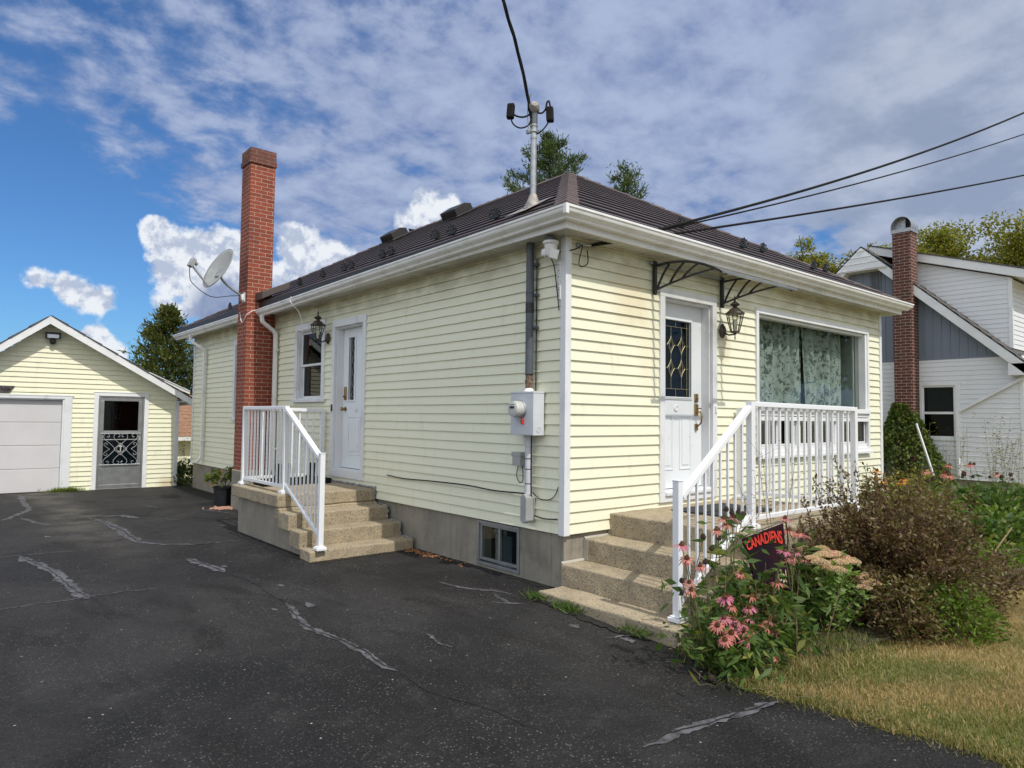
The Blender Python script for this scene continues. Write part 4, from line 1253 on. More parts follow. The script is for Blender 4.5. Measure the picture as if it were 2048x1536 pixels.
for i in range(N_ + 1):
    for x in (1.24, 2.57): mb.v.append((x, arc_y(i / N_), arc_z(i / N_) + .016))
for i in range(N_): mb.f.append([2 * i, 2 * i + 1, 2 * i + 3, 2 * i + 2]); mb.m.append(0); mb.sm.append(True)
mb.build('panel', M['poly'], aw)
MB().bar((1.22, arc_y(1) - .006, arc_z(1) + .014), (2.60, arc_y(1) - .006, arc_z(1) + .014), .03, .022).build('edge_rail', M['alum'], aw, bevel=.003)
mb = MB(); mb.bar((1.22, -.022, 3.182), (2.60, -.022, 3.182), .02, .026); mb.build('wall_rail', M['alum'], aw, bevel=.003)


def lantern(root, c, out, s=1.0):
    """six-sided tapered carriage lamp held on a round back plate; out = unit vector away from the wall"""
    c = Vector(c); out = Vector(out); side = out.cross(Vector((0, 0, 1)))
    ax = c + out * .17 * s
    mb = MB(); R0 = Matrix((side, Vector((0, 0, 1)).cross(side) * 0 + Vector((0, 0, 1)), out)).transposed().to_4x4()
    mb.lathe([(.001, .0), (.052, 0), (.055, .012), (.045, .02), (.035, .034), (.001, .036)], c + Vector((0, 0, -.06)) * s, 20, M=R0 @ Matrix.Diagonal((1, 1.55, 1, 1)))
    mb.tube([c + out * .03 + Vector((0, 0, -.085)), c + out * .09 + Vector((0, 0, -.115)), ax + Vector((0, 0, -.112))], .010, 8)
    mb.build('back_plate', M['lamp_metal'], root)
    mb = MB()
    rb, rt, zb, zt = .048, .098, -.085, .125
    hexp = lambda r, z, k: ax + side * (r * math.cos(k * math.pi / 3 + .3)) + out * (r * math.sin(k * math.pi / 3 + .3)) + Vector((0, 0, z))
    for k in range(6):
        mb.tube([hexp(rb, zb, k), hexp(rb + (rt - rb) * .62, zb + (zt - zb) * .55, k), hexp(rt, zt, k)], .0062, 6)
        for r, z in ((rb, zb), (rt, zt)): mb.bar(hexp(r, z, k), hexp(r, z, k + 1), .010, .014)
        mb.bar(hexp(rb + (rt - rb) * .80, zb + (zt - zb) * .76, k), hexp(rb + (rt - rb) * .80, zb + (zt - zb) * .76, k + 1), .004, .004)
    mb.lathe([(.001, -.125), (.010, -.118), (.016, -.112), (.02, -.10), (.044, -.095), (.05, -.085), (.0, -.084)], ax, 12)
    mb.lathe([(.010, -.15), (.004, -.16), (.009, -.17), (.0, -.178)], ax, 8)
    mb.lathe([(.006, -.15), (.006, -.118)], ax, 8)
    mb.build('lamp_frame', M['lamp_metal'], root)
    mb = MB()
    mb.lathe([(.112, .122), (.110, .132), (.085, .150), (.055, .178), (.026, .198), (.020, .205), (.050, .222), (.056, .232), (.050, .240), (.026, .258), (.012, .268), (.009, .285), (.014, .296), (.007, .304), (.011, .318), (.004, .332), (.0, .352)], ax, 12, smooth=True)
    mb.build('lamp_cap', M['lamp_metal'], root, sharp=50)
    mb = MB()
    for k in range(6):
        q = [hexp(rb, zb + .01, k), hexp(rb, zb + .01, k + 1), hexp(rb + (rt - rb) * .62, zb + (zt - zb) * .55, k + 1), hexp(rt, zt - .005, k + 1), hexp(rt, zt - .005, k), hexp(rb + (rt - rb) * .62, zb + (zt - zb) * .55, k)]
        mb.add(q, [(0, 1, 2, 5), (5, 2, 3, 4)])
    mb.build('lamp_glass', M['lamp_glass'], root)
    mb = MB(); mb.lathe([(.014, -.085), (.014, -.03), (.024, -.01), (.03, .02), (.022, .05), (.0, .062)], ax, 12); mb.build('light_bulb', M['plastic_w'], root)


lantern(empty('wall_lantern', (2.56, 0, 2.62), 'bronze carriage lantern between the front door and the picture window', 'wall lamp', 'carriage lanterns'), (2.555, -.012, 2.64), (0, -1, 0))
lantern(empty('wall_lantern', (0, 4.98, 2.7), 'bronze carriage lantern between the side door and the small side window', 'wall lamp', 'carriage lanterns'), (-.012, 5.0, 2.74), (-1, 0, 0))

# white motion sensor under the eave and its painted bracket
t = empty('motion_sensor', (-.12, .09, 3.1), 'white motion sensor under the eave beside the house corner', 'motion sensor')
mb = MB(); mb.lathe([(.055, .0), (.055, .03), (.045, .035), (.0, .036)], (-.12, .085, 3.20), 16); mb.build('mount', M['pvc_grey'], t)
mb = MB(); mb.lathe([(.075, 3.195), (.078, 3.17), (.062, 3.16), (.056, 3.10), (.040, 3.055), (.0, 3.035)], (-.12, .085, 0), 20)
mb.lathe([(.0, -.045), (.026, -.03), (.034, 0), (.024, .03), (.0, .042)], (-.165, .125, 3.085), 14)
mb.obox((-.155, .005, 3.055), Vector((.012, .012, 0)), Vector((-.028, .028, .012)), Vector((.004, -.012, .042)))
mb.build('sensor_body', M['plastic_w'], t, bevel=.004)
t = empty('wall_strap', (-.02, .075, 2.8), 'white perforated metal strap screwed to the siding below the sensor', 'bracket')
mb = MB(); mb.box((-.026, .052, 2.655), (-.014, .098, 3.02)); mb.box((-.030, .058, 2.77), (-.026, .092, 2.82)); mb.build('strap', M['white_old'], t, bevel=.002)
mb = MB()
for z in (2.69, 2.75, 2.80, 2.87, 2.93, 2.985): mb.lathe([(.0055, 0), (.0055, .003), (.0, .004)], (-.026 if z != 2.80 else -.030, .075, z), 8, M=Matrix.Rotation(R_(-90), 4, 'Y'))
mb.build('screw', M['black_metal'], t)

# electric meter, conduits and boxes
t = empty('electric_meter', (0, .44, 1.6), 'grey-white electric meter box with round meter on the side wall', 'electric meter')
mb = MB(); mb.box((-.152, .272, 1.372), (-.014, .602, 1.775)); mb.box((-.158, .268, 1.775), (-.012, .606, 1.79)); mb.box((-.1535, .29, 1.38), (-.152, .585, 1.765)); mb.build('meter_box', M['meter_box'], t, bevel=.005)
Mx = Matrix.Rotation(R_(-90), 4, 'Y')
mb = MB(); mb.lathe([(.089, 0), (.092, .008), (.086, .016), (.082, .016)], (-.1535, .455, 1.62), 28, M=Mx); mb.build('meter_ring', M['grey_metal'], t)
mb = MB(); mb.lathe([(.078, 0), (.078, .075), (.072, .092), (.060, .098), (.0, .099)], (-.160, .455, 1.62), 28, M=Mx); mt = mb.build('meter_dial', M['lens'], t)
mb = MB(); mb.box((-.2605, .425, 1.625), (-.259, .49, 1.648)); mb.box((-.2605, .43, 1.662), (-.259, .482, 1.667)); mb.box((-.24, .380, 1.61), (-.20, .3785, 1.625)); mb.build('meter_display', M['black_metal'], mt)
mb = MB(); mb.box((-.2605, .43, 1.575), (-.259, .475, 1.605)); mb.build('meter_label', M['pvc_lt'], mt)
mb = MB(); mb.box((-.175, .43, 1.50), (-.155, .46, 1.54)); mb.build('meter_latch', M['grey_metal'], t)
mb = MB(); mb.box((-.178, .402, 1.475), (-.158, .424, 1.525)); mb.build('seal_tag', M['red'], t, bevel=.003)
mb = MB()
for r in (.028, .020): mb.tube([(-.085 + r * math.cos(a), .2715, 1.425 + r * math.sin(a)) for a in np.linspace(0, 6.283, 24)], .0018, 4, cap=False)
mb.build('knockout', M['pvc_lt'], t)
t = empty('service_conduit', (-.05, .43, 2.4), 'dark grey conduit pipe from the eave down to the meter box', 'conduit')
mb = MB(); mb.tube([(-.065, .435, 3.25), (-.065, .435, 1.96)], .039, 16); mb.build('pipe', M['pvc_grey'], t)
mb = MB(); mb.lathe([(.042, 2.56), (.042, 2.66)], (-.065, .435, 0), 16); mb.lathe([(.041, 1.955), (.041, 1.965)], (-.065, .435, 0), 16); mb.lathe([(.041, 2.75), (.041, 2.756)], (-.065, .435, 0), 16); mb.build('pipe_collar', M['black_metal'], t)
mb = MB(); mb.lathe([(.036, 1.82), (.036, 1.875), (.039, 1.876), (.039, 1.91), (.034, 1.911), (.034, 1.965)], (-.065, .435, 0), 16); mb.build('rusty_coupling', M['rust'], t)
mb = MB(); mb.lathe([(.055, 1.79), (.05, 1.80), (.036, 1.825)], (-.065, .435, 0), 16); mb.build('hub_collar', M['plastic_w'], t)
for z in (3.02, 2.72, 2.40):
    mb = MB(); mb.lathe([(.041, z), (.041, z + .028)], (-.065, .435, 0), 16); mb.box((-.045, .36, z), (-.012, .40, z + .03)); mb.lathe([(.012, 0), (.012, .014)], (-.045, .375, z + .015), 8, M=Mx); mb.build('pipe_clamp', M['pvc_grey'], t)
t = empty('drop_conduit', (-.05, .43, 1.0), 'pale grey conduit below the meter box with an oblong pull box', 'conduit')
mb = MB(); mb.tube([(-.065, .435, 1.37), (-.065, .435, .80)], .033, 16); mb.build('pipe', M['pvc_lt'], t)
mb = MB(); mb.lathe([(.036, 1.26), (.036, 1.37)], (-.065, .435, 0), 16); mb.build('pipe_collar', M['pvc_lt'], t)
mb = MB()
for z in (1.14, 1.04, .90): mb.lathe([(.0345, z), (.0345, z + .008)], (-.065, .435, 0), 14)
mb.build('cable_tie', M['black_metal'], t)
mb = MB(); pr = []
for k in range(24):
    a = 2 * math.pi * k / 24; pr.append((.435 + .044 * math.cos(a), .665 + (.095 if math.sin(a) > 0 else -.095) + .044 * math.sin(a)))
mb.prism(pr, lambda a, b, d: (-d, a, b), .012, .125); mb.build('pull_box', M['pvc_beige'], t, bevel=.006)
mb = MB()
for z in (.545, .785): mb.lathe([(.006, 0), (.005, .003), (0, .003)], (-.125, .435, z), 8, M=Mx)
mb.build('cover_screw', M['grey_metal'], t)
t = empty('junction_box', (-.04, .60, 1.13), 'small grey square utility box left of the pale conduit', 'utility box')
mb = MB(); mb.box((-.075, .545, 1.065), (-.014, .665, 1.195)); mb.build('box_body', M['pvc_beige'], t, bevel=.005); MB().box((-.079, .535, 1.16), (-.014, .675, 1.20)).build('box_lid', M['pvc_beige'], t, bevel=.004)


def cable(name, pts, r, label, mat='rubber', group='loose cables on the bungalow', n=6):
    # smooth the polyline a little
    P = [Vector(p) for p in pts]; out = []
    for i in range(len(P) - 1):
        p0 = P[max(i - 1, 0)]; p1 = P[i]; p2 = P[i + 1]; p3 = P[min(i + 2, len(P) - 1)]
        for t in (0, .2, .4, .6, .8):
            out.append(.5 * ((2 * p1) + (p2 - p0) * t + (2 * p0 - 5 * p1 + 4 * p2 - p3) * t * t + (3 * p1 - p0 - 3 * p2 + p3) * t ** 3))
    out.append(P[-1])
    o = MB().tube(out, r, n).build(name, M[mat])
    return tag(o, label, 'cable', group)


cable('wall_cable', [(-.018, 3.2, .79), (-.02, 2.8, .775), (-.02, 2.2, .79), (-.02, 1.5, .80), (-.025, 1.0, .785), (-.03, .50, .80)], .007, 'black cable stapled along the side wall above the basement window')
cable('wall_cable', [(-.04, .39, .82), (-.03, .30, .765), (-.025, .18, .77), (-.022, .10, .82), (-.02, .062, .90)], .0045, 'thin black cable sagging between the conduit and the house corner')
cable('wall_cable', [(-.03, .38, .60), (-.022, .25, .585), (-.02, .07, .60)], .006, 'short black cable along the bottom siding course near the corner')
cable('wall_cable', [(-.03, .62, 1.07), (-.035, .64, .97), (-.03, .60, .90), (-.03, .55, .93), (-.03, .56, 1.07)], .0045, 'black cable loop hanging below the small grey utility box')
cable('wall_cable', [(-.02, .07, 2.55), (-.055, .10, 2.95), (-.04, .16, 3.10), (.05, -.05, 3.12), (.18, -.04, 3.19)], .0055, 'black cable looping round the house corner under the eave')
cable('wall_cable', [(.19, -.03, 3.18), (.13, -.04, 3.02), (.17, -.03, 2.98), (.26, -.03, 3.03), (.24, -.04, 3.15)], .005, 'coiled loop of black cable hanging by the house corner')
cable('wall_cable', [(-.022, .383, 3.1), (-.022, .384, 2.2), (-.022, .383, 1.80)], .006, 'black cable running down behind the dark conduit')
cable('wall_cable', [(-.06, .398, 1.37), (-.06, .396, 1.0), (-.055, .398, .78)], .006, 'black cable running down beside the pale conduit')
cable('eave_cord', [(-.37, 5.55, 3.335), (-.385, 5.56, 3.28), (-.36, 5.50, 3.2), (-.30, 5.43, 3.1), (-.26, 5.40, 2.95), (-.24, 5.42, 2.78), (-.24, 5.50, 2.63), (-.22, 5.62, 2.54)], .0045, 'thin white cord hanging from the gutter over the side window', 'white')
cable('gutter_wire', [(-.37, 7.08, 3.30), (-.43, 7.06, 3.27), (-.51, 7.08, 3.2), (-.52, 7.2, 3.10), (-.50, 7.35, 3.13), (-.50, 7.42, 3.28)], .006, 'white wire looped round the chimney at gutter height', 'white')

# service mast on the roof with insulated splices
t = empty('service_mast', (.29, .80, 3.75), 'grey pipe service mast with weatherhead rising through the roof near the corner', 'service mast')
mx, my = .29, .80
mb = MB(); mb.tube([(mx, my, 3.60), (mx, my, 4.60)], .032, 16); mb.build('mast_pipe', M['grey_metal'], t)
mb = MB(); mb.lathe([(.115, 3.735), (.085, 3.79), (.058, 3.845), (.046, 3.88), (.038, 3.90), (.033, 3.905)], (mx, my, 0), 18)
mb.add([(mx - .26, my - .17, roofz_l(mx - .26) + .032), (mx + .16, my - .15, roofz_l(mx + .16) + .032), (mx + .16, my + .17, roofz_l(mx + .16) + .032), (mx - .26, my + .17, roofz_l(mx - .26) + .032)], [(0, 1, 2, 3)])
mb.build('roof_flashing', M['lead'], t)
mb = MB(); mb.lathe([(.036, 4.50), (.036, 4.53)], (mx, my, 0), 14); mb.lathe([(.044, 4.57), (.044, 4.60), (.038, 4.60), (.038, 4.63), (.043, 4.632), (.043, 4.655)], (mx, my, 0), 14); mb.box((mx - .06, my + .015, 4.56), (mx - .03, my + .06, 4.60)); mb.build('mast_clamp', M['grey_metal'], t, bevel=.003)
mb = MB(); mb.lathe([(.040, 4.655), (.040, 4.80)], (mx, my, 0), 14); mb.build('mast_sleeve', M['pvc_grey'], t)
mb = MB(); Rw = Matrix.Rotation(R_(55), 4, 'Z') @ Matrix.Rotation(R_(118), 4, 'Y')
mb.lathe([(.0, -.075), (.035, -.07), (.055, -.045), (.060, .0), (.060, .03), (.045, .03), (.040, .015), (.0, .01)], (mx, my, 4.83), 18, M=Rw)
mb.build('weatherhead', M['lead'], t)
def P2(dy, z, dx=0): return (mx + dx - dy * .5, my + dy, z)
for name, c_, tilt in (('splice_cover', (mx - .19, my + .16, 4.80), .18), ('splice_cover', (mx + .13, my - .11, 4.77), -.1)):
    mb = MB(); c_ = Vector(c_); u_ = Vector((tilt * .3, -tilt * .3, 1)).normalized()
    mb.obox(c_, Vector((.030, .024, 0)), Vector((-.024, .030, 0)), u_ * .080); mb.build(name, M['rubber'], t, bevel=.014)
mb = MB()
def sp(*pts):
    P = [Vector(p) for p in pts]; out = []
    for i in range(len(P) - 1):
        p0 = P[max(i - 1, 0)]; p1 = P[i]; p2 = P[i + 1]; p3 = P[min(i + 2, len(P) - 1)]
        for t_ in (0, .25, .5, .75): out.append(.5 * ((2 * p1) + (p2 - p0) * t_ + (2 * p0 - 5 * p1 + 4 * p2 - p3) * t_ * t_ + (3 * p1 - p0 - 3 * p2 + p3) * t_ ** 3))
    out.append(P[-1]); return out
mb.tube(sp((mx, my, 4.80), (mx - .07, my + .06, 4.745), (mx - .13, my + .11, 4.745), (mx - .175, my + .145, 4.775)), .010, 7)
mb.tube(sp((mx - .19, my + .16, 4.73), (mx - .165, my + .14, 4.66), (mx - .11, my + .09, 4.62), (mx - .04, my + .03, 4.66), (mx - .03, my, 4.78)), .008, 7)
mb.tube(sp((mx, my, 4.80), (mx + .06, my - .05, 4.785), (mx + .095, my - .08, 4.83), (mx + .105, my - .088, 4.90), (mx + .125, my - .10, 4.915), (mx + .135, my - .112, 4.84)), .010, 7)
mb.tube(sp((mx + .125, my - .10, 4.70), (mx + .085, my - .07, 4.62), (mx + .02, my - .02, 4.555), (mx - .03, my - .01, 4.60), (mx - .035, my - .005, 4.80)), .0075, 7)
mb.build('splice_lead', M['rubber'], t)
cable('green_ground_wire', [(mx - .05, my + .03, 4.6), (mx - .06, my + .035, 4.80), (mx - .05, my + .02, 4.93), (mx - .03, my + .01, 4.985)], .0035, 'thin green wire tip sticking up beside the weatherhead', 'stem')

# overhead wires
def span(a, b, sag, n=22): return [Vector(a).lerp(Vector(b), i / n) - Vector((0, 0, sag * 4 * (i / n) * (1 - i / n))) for i in range(n + 1)]
A_ = Vector((mx - .03, my, 4.72)); B_ = Vector((-2.70, -2.32, 3.35 + 2.1)); 
r_ = Vector((-2.70, -2.32, 3.35)) - CAM
E_ = CAM + r_ * (7.0 / 3.0)
far_ = A_ + (E_ - A_) * 7.0
pts = [A_, A_ + Vector((-.02, .015, .10)), A_ + Vector((-.05, .02, .26))] + [p for p in span(A_ + Vector((-.07, .0, .36)), far_, .16, 22)[1:]]
mb = MB()
for k in range(3):
    q = []
    fine = sp(*pts)
    for i, p in enumerate(fine):
        a = i * .55 + k * 2.094; q.append(Vector(p) + Vector((math.cos(a) * .010, math.sin(a) * .010, math.cos(a + 1) * .006)))
    mb.tube(q, .0095, 6)
tag(mb.build('service_cable', M['rubber']), 'thick twisted black power cable climbing from the mast out of the top', 'cable', 'overhead wires')
for end, r, sag, lab in [((9.21, -1.45, 6.70), .016, .16, 'thickest and highest overhead wire leaving the house corner'), ((9.22, -1.43, 6.34), .0095, .10, 'thin middle overhead wire leaving the house corner'), ((9.25, -1.41, 5.66), .013, .05, 'lowest overhead wire leaving the house corner')]:
    a = Vector((.27, -.06, 3.195)); e = a + (Vector(end) + Vector((0, 0, sag * 2.2 * .9375)) - a) * 1.6
    tag(MB().tube(span(a, e, sag * 2.2, 30), r, 6).build('overhead_wire', M['rubber']), lab, 'wire', 'overhead wires')
t = empty('wire_anchor', (.22, -.05, 3.19), 'small metal wire clamp screwed to the wall under the front eave', 'wire clamp')
mb = MB(); mb.tube([(.16, -.03, 3.19), (.27, -.06, 3.195)], .012, 8); mb.box((.13, -.03, 3.16), (.17, -.004, 3.21)); mb.tube([(.27, -.06, 3.195), (.40, -.075, 3.24)], .010, 6); mb.build('clamp', M['grey_metal'], t)

# satellite dish on the chimney
t = empty('satellite_dish', (-.6, 7.3, 3.55), 'grey satellite dish on a bent arm fixed to the brick chimney', 'satellite dish')
n_ = Vector((-.84, -.20, .44)).normalized(); e1 = n_.cross(Vector((0, 0, 1))).normalized(); e2 = e1.cross(n_).normalized()
if e2.z < 0: e2 = -e2
C0 = Vector((-.95, 7.2, 3.95))
mb = MB(); NR, NA = 8, 40
for i in range(NR + 1):
    for k in range(NA):
        rr = i / NR; a = 2 * math.pi * k / NA
        mb.v.append(tuple(C0 + e1 * (.315 * rr * math.cos(a)) + e2 * (.385 * rr * math.sin(a)) + n_ * (.075 * (rr * rr - 1))))
for i in range(NR):
    for k in range(NA): mb.f.append([i * NA + k, i * NA + (k + 1) % NA, (i + 1) * NA + (k + 1) % NA, (i + 1) * NA + k]); mb.m.append(0); mb.sm.append(True)
rim = [C0 + e1 * (.317 * math.cos(a)) + e2 * (.387 * math.sin(a)) for a in np.linspace(0, 2 * math.pi, 41)]
mb.tube(rim, .008, 6, cap=False)
d_ = mb.build('reflector', M['dish'], t)
sm_ = d_.modifiers.new('thickness', 'SOLIDIFY'); sm_.thickness = .006
low = C0 - e2 * .37 + n_ * .0; feed = C0 + n_ * .40 - e2 * .20
mb = MB(); mb.bar(low - n_ * .02, feed - e2 * .03, .026, .026, up=e2); mb.build('feed_arm', M['dish'], t, bevel=.003)
mb = MB(); mb.obox(feed, e1 * .045, n_ * .035, e2 * .075); mb.lathe([(.03, 0), (.035, .05), (.028, .055), (0, .055)], feed - n_ * .03 + e2 * .03, 14, M=(-n_).to_track_quat('Z', 'Y').to_matrix().to_4x4()); mb.build('feed_horn', M['dish'], t, bevel=.006)
back = C0 - n_ * .10 - e2 * .06; foot = Vector((-.50, 7.25, 3.52))
mb = MB(); mb.tube(sp(tuple(back + Vector((0, 0, .10))), tuple(back + Vector((.0, 0, -.06))), tuple(back.lerp(foot, .35) + Vector((0, 0, -.07))), tuple(foot)), .020, 10); mb.obox(back + n_ * .03, e1 * .05, n_ * .035, e2 * .08); mb.build('support_arm', M['grey_metal'], t)
mb = MB(); mb.box((-.512, 7.19, 3.44), (-.497, 7.31, 3.60)); mb.obox(foot + Vector((-.02, 0, 0)), Vector((.03, 0, .01)), Vector((0, .03, 0)), Vector((-.012, 0, .045))); mb.build('foot_plate', M['plastic_w'], t, bevel=.004)
cable('dish_cable', [tuple(feed - e2 * .08), tuple(feed - e2 * .17 - n_ * .05), tuple(feed - e2 * .28 - n_ * .16), tuple(low - e2 * .12 - n_ * .12), tuple(foot + Vector((-.22, 0, .0))), tuple(foot + Vector((-.08, 0, .02)))], .006, 'thin dark cable sagging under the satellite dish')

# potted plant by the side stoop
t = empty('potted_plant', (-.42, 7.55, -.09), 'green and reddish leafy plant in a black nursery pot beside the stoop', 'plant pot')
px_, py_ = -.50, 7.98
mb = MB(); zz = gz(px_, py_)
mb.lathe([(.150, zz + .003), (.165, zz + .30), (.180, zz + .305), (.182, zz + .335), (.170, zz + .335), (.160, zz + .29), (.0, zz + .29)], (px_, py_, 0), 28); mb.build('pot', M['pot'], t)
n = 150; a = rng.random(n) * 2 * math.pi; rr = .26 * np.sqrt(rng.random(n)); h = .12 + .30 * rng.random(n) * (1 - (rr / .34) ** 2)
P = np.stack([px_ + rr * np.cos(a), py_ + rr * np.sin(a), zz + .30 + h], 1); Dn = np.stack([np.cos(a), np.sin(a), rng.normal(-.25, .45, n)], 1) + rng.normal(0, .35, (n, 3))
leaf_mesh('leaves', P, Dn, .085 + .06 * rng.random(n), .62, M['lf_pot'], t)
mb = MB()
for k in range(9):
    a_ = random.uniform(0, 6.28); r_ = random.uniform(.05, .2); mb.tube([(px_ + .03 * math.cos(a_), py_ + .03 * math.sin(a_), zz + .28), (px_ + r_ * math.cos(a_), py_ + r_ * math.sin(a_), zz + .45 + random.random() * .2)], .005, 5)
mb.build('stems', M['stem'], t)
mb = MB()
for k in range(150):
    x, y = px_ - .12 + random.gauss(0, .12), py_ - .42 + random.gauss(0, .10); s = random.uniform(.006, .018)
    if x > -.03: continue
    mb.obox((x, y, gz(x, y) + s * .5), Vector((s, s * .3, 0)), Vector((-s * .2, s * .8, .2 * s)), Vector((0, .1 * s, s * .6)))
tag(mb.build('stone_chips', M['chip']), kind='stuff')
for cx_, cy_, n_ in ((-.10, 2.36, 60), (-.06, 1.75, 26), (-.05, 7.9, 20)):
    mb = MB()
    for k in range(n_):
        x, y = cx_ + random.gauss(0, .05), cy_ + random.gauss(0, .16); s = random.uniform(.006, .02)
        if x > -.012: continue
        mb.obox((x, y, gz(x, y) + .008), Vector((s, s * .3, .002)), Vector((-s * .3, s * .6, .1 * s)), Vector((0, 0, s * .12)))
    tag(mb.build('leaf_litter', M['litter_o']), kind='stuff')

# ================================================================ garage
gar = empty('garage', (-2.4, 15, -.1), 'small yellow gable-roofed garage with grey overhead door behind the driveway', 'garage')
GY = 12.3
GZ0 = -.09
ax_, az_ = -2.66, 3.36           # wall apex under the rake


def g_top(x): return az_ - .80 * (ax_ - x) if x < ax_ else az_ - .585 * (x - ax_)


PG = lambda s, z, o: (s, GY - o, z)
mb = MB(); clapboard(mb, PG, -5.3, -.20, GZ0, 3.5, .1016, [(-5.2, -2.24, -.2, 1.86), (-1.82, -.80, -.2, 1.97)], top=g_top)
clapboard(mb, lambda s, z, o: (-.17 + o, s, z), GY, 18, GZ0, 1.86, .1016, [])
mb.build('siding', M['siding_g'], gar, fixn=False)
MB().box((-5.2, 12.9, -.1), (-.3, 12.95, 2.2)).build('inner_wall', M['dark'], gar)
MB().box((-.235, GY - .02, GZ0), (-.155, GY + .07, 1.83)).build('corner_trim', M['white_old'], gar, bevel=.005)
# roof slabs with rake boards
ry0, ry1 = 11.98, 18.2
apx, apz = -2.70, 3.48
lx, lz = -5.6, 3.48 - .7875 * 2.90
rx, rz = .03, 1.88
mb = MB()
for (xa, za_, xb, zb_) in ((lx, lz, apx, apz), (apx, apz, rx, rz)):
    d = Vector((xb - xa, 0, zb_ - za_)); nn = Vector((-d.z, 0, d.x)).normalized()
    N_ = 9
    for k in range(N_):
        a, b = k / N_, (k + 1) / N_
        if xa == lx: lo, hi = a, b
        else: lo, hi = b, a
        A = Vector((xa, 0, za_)) + d * lo; B = Vector((xa, 0, za_)) + d * hi
        vv = [A + nn * .028 + Vector((0, ry0 - .02, 0)), A + nn * .028 + Vector((0, ry1, 0)), B + nn * .012 + Vector((0, ry1, 0)), B + nn * .012 + Vector((0, ry0 - .02, 0)), A + Vector((0, ry0 - .02, 0)), A + Vector((0, ry1, 0))]
        mb.add(vv, [(0, 1, 2, 3), (4, 5, 1, 0), (4, 0, 3)])
    mb.add([Vector((xa, ry0, za_)), Vector((xb, ry0, zb_)), Vector((xb, ry1, zb_)), Vector((xa, ry1, za_))], [(0, 1, 2, 3)])
mb.build('roof', M['shingle_grey'], gar, fixn=False)
mb = MB(); h_ = .165
mb.prism([(lx, lz - h_), (apx, apz - h_), (apx, apz), (lx, lz)], lambda a, b, d: (a, d, b), ry0, ry0 + .022)
mb.prism([(apx, apz - h_), (rx - .02, rz - h_ + .03), (rx, rz), (apx, apz)], lambda a, b, d: (a, d, b), ry0, ry0 + .022)
mb.build('rake_board', M['white'], gar, bevel=.004)
mb = MB()
mb.prism([(apx, apz - .06), (rx - .02, rz - .06), (rx - .02, rz - .05), (apx, apz - .05)], lambda a, b, d: (a, d, b), ry0 + .024, GY - .001)
mb.prism([(lx, lz - .06), (apx, apz - .06), (apx, apz - .05), (lx, lz - .05)], lambda a, b, d: (a, d, b), ry0 + .024, GY - .001)
mb.box((-.17, ry0 + .03, 1.80), (rx - .03, GY + .3, 1.815)); mb.box((rx - .03, ry0 + .022, 1.73), (rx - .008, ry1, 1.875))
mb.prism([(-.17, 1.815), (rx - .03, 1.815), (-.17, 1.96)], lambda a, b, d: (a, d, b), ry0 + .024, ry0 + .04)
mb.build('soffit', M['white_old'], gar)
mb = MB(); mb.prism([(-.66, 2.70), (.80, 2.06), (.80, 2.13), (-.66, 2.79)], lambda a, b, d: (a, d, b), 15.0, 15.05); mb.prism([(-.66, 2.79), (.80, 2.13), (.80, 2.15), (-.66, 2.81)], lambda a, b, d: (a, d, b), 14.98, 18.1)
mb.build('rear_roof_edge', M['white'], gar)
# overhead door
mb = MB(); mb.box((-2.365, GY - .03, GZ0), (-2.225, GY + .02, 1.815)); mb.box((-5.3, GY - .03, 1.815), (-2.225, GY + .02, 1.885)); mb.box((-2.395, GY - .012, GZ0), (-2.365, GY + .10, 1.79)); mb.box((-5.3, GY - .012, 1.79), (-2.365, GY + .10, 1.815))
mb.box((-5.3, GY - .036, 1.87), (-2.2, GY - .03, 1.895)); mb.build('overhead_door_frame', M['white_old'], gar, bevel=.004)
od = None
for k in range(4):
    z0 = GZ0 + .015 + k * .47; m_ = MB(); m_.box((-5.2, GY + .065, z0), (-2.397, GY + .10, min(z0 + .464, 1.79)))
    o = m_.build('overhead_door_panel', M['gdoor'], gar, bevel=.007)
mb = MB(); mb.box((-5.2, GY + .05, GZ0 - .005), (-2.397, GY + .10, GZ0 + .014)); mb.build('door_seal', M['rubber'], gar)
# service door: white casing, aluminium storm door with scroll grille
mb = MB(); frame(mb, lambda s, z, o: (s, GY - o, z), -1.835, -.785, GZ0 - .01, 1.985, .085, .025, -.02, wb=0); mb.box((-1.85, GY - .033, 1.97), (-.77, GY - .025, 1.99))
mb.build('door_casing', M['white'], gar, bevel=.004)
PS = lambda s, z, o: (s, GY - o, z)
mb = MB(); frame(mb, PS, -1.748, -.872, GZ0, 1.90, .03, .012, -.02, wb=.02); sd_f = mb.build('storm_door_frame', M['alum'], gar, bevel=.003)
mb = MB()
d0, d1, zb_, zt_ = -1.716, -.905, GZ0 + .025, 1.865
frame(mb, PS, d0, d1, zb_, zt_, .075, .004, -.022, wt=.07, wb=.075); mb.box((d0 + .075, GY - .004, 1.105), (d1 - .075, GY + .022, 1.155)); mb.box((d0 + .075, GY + .002, zb_ + .075), (d1 - .075, GY + .018, .40)); mb.box((d0 + .075, GY - .006, .385), (d1 - .075, GY + .02, .425)); mb.box((d0 + .075, GY, .955), (d1 - .075, GY + .018, .975))
sd_d = mb.build('storm_door', M['alum'], gar, bevel=.004)
mb = MB(); mb.box((d0 + .075, GY + .010, 1.155), (d1 - .075, GY + .014, zt_ - .07)); mb.box((d0 + .075, GY + .012, .425), (d1 - .075, GY + .016, 1.105)); mb.build('door_pane', M['glass_dark'], sd_d)
mb = MB(); mb.box((d0 + .075, GY + .020, .425), (d1 - .075, GY + .023, 1.105)); mb.build('screen', pm('blue_grey_screen', (.22, .25, .31), .8, col2=(.15, .17, .22), vscale=3), sd_d)
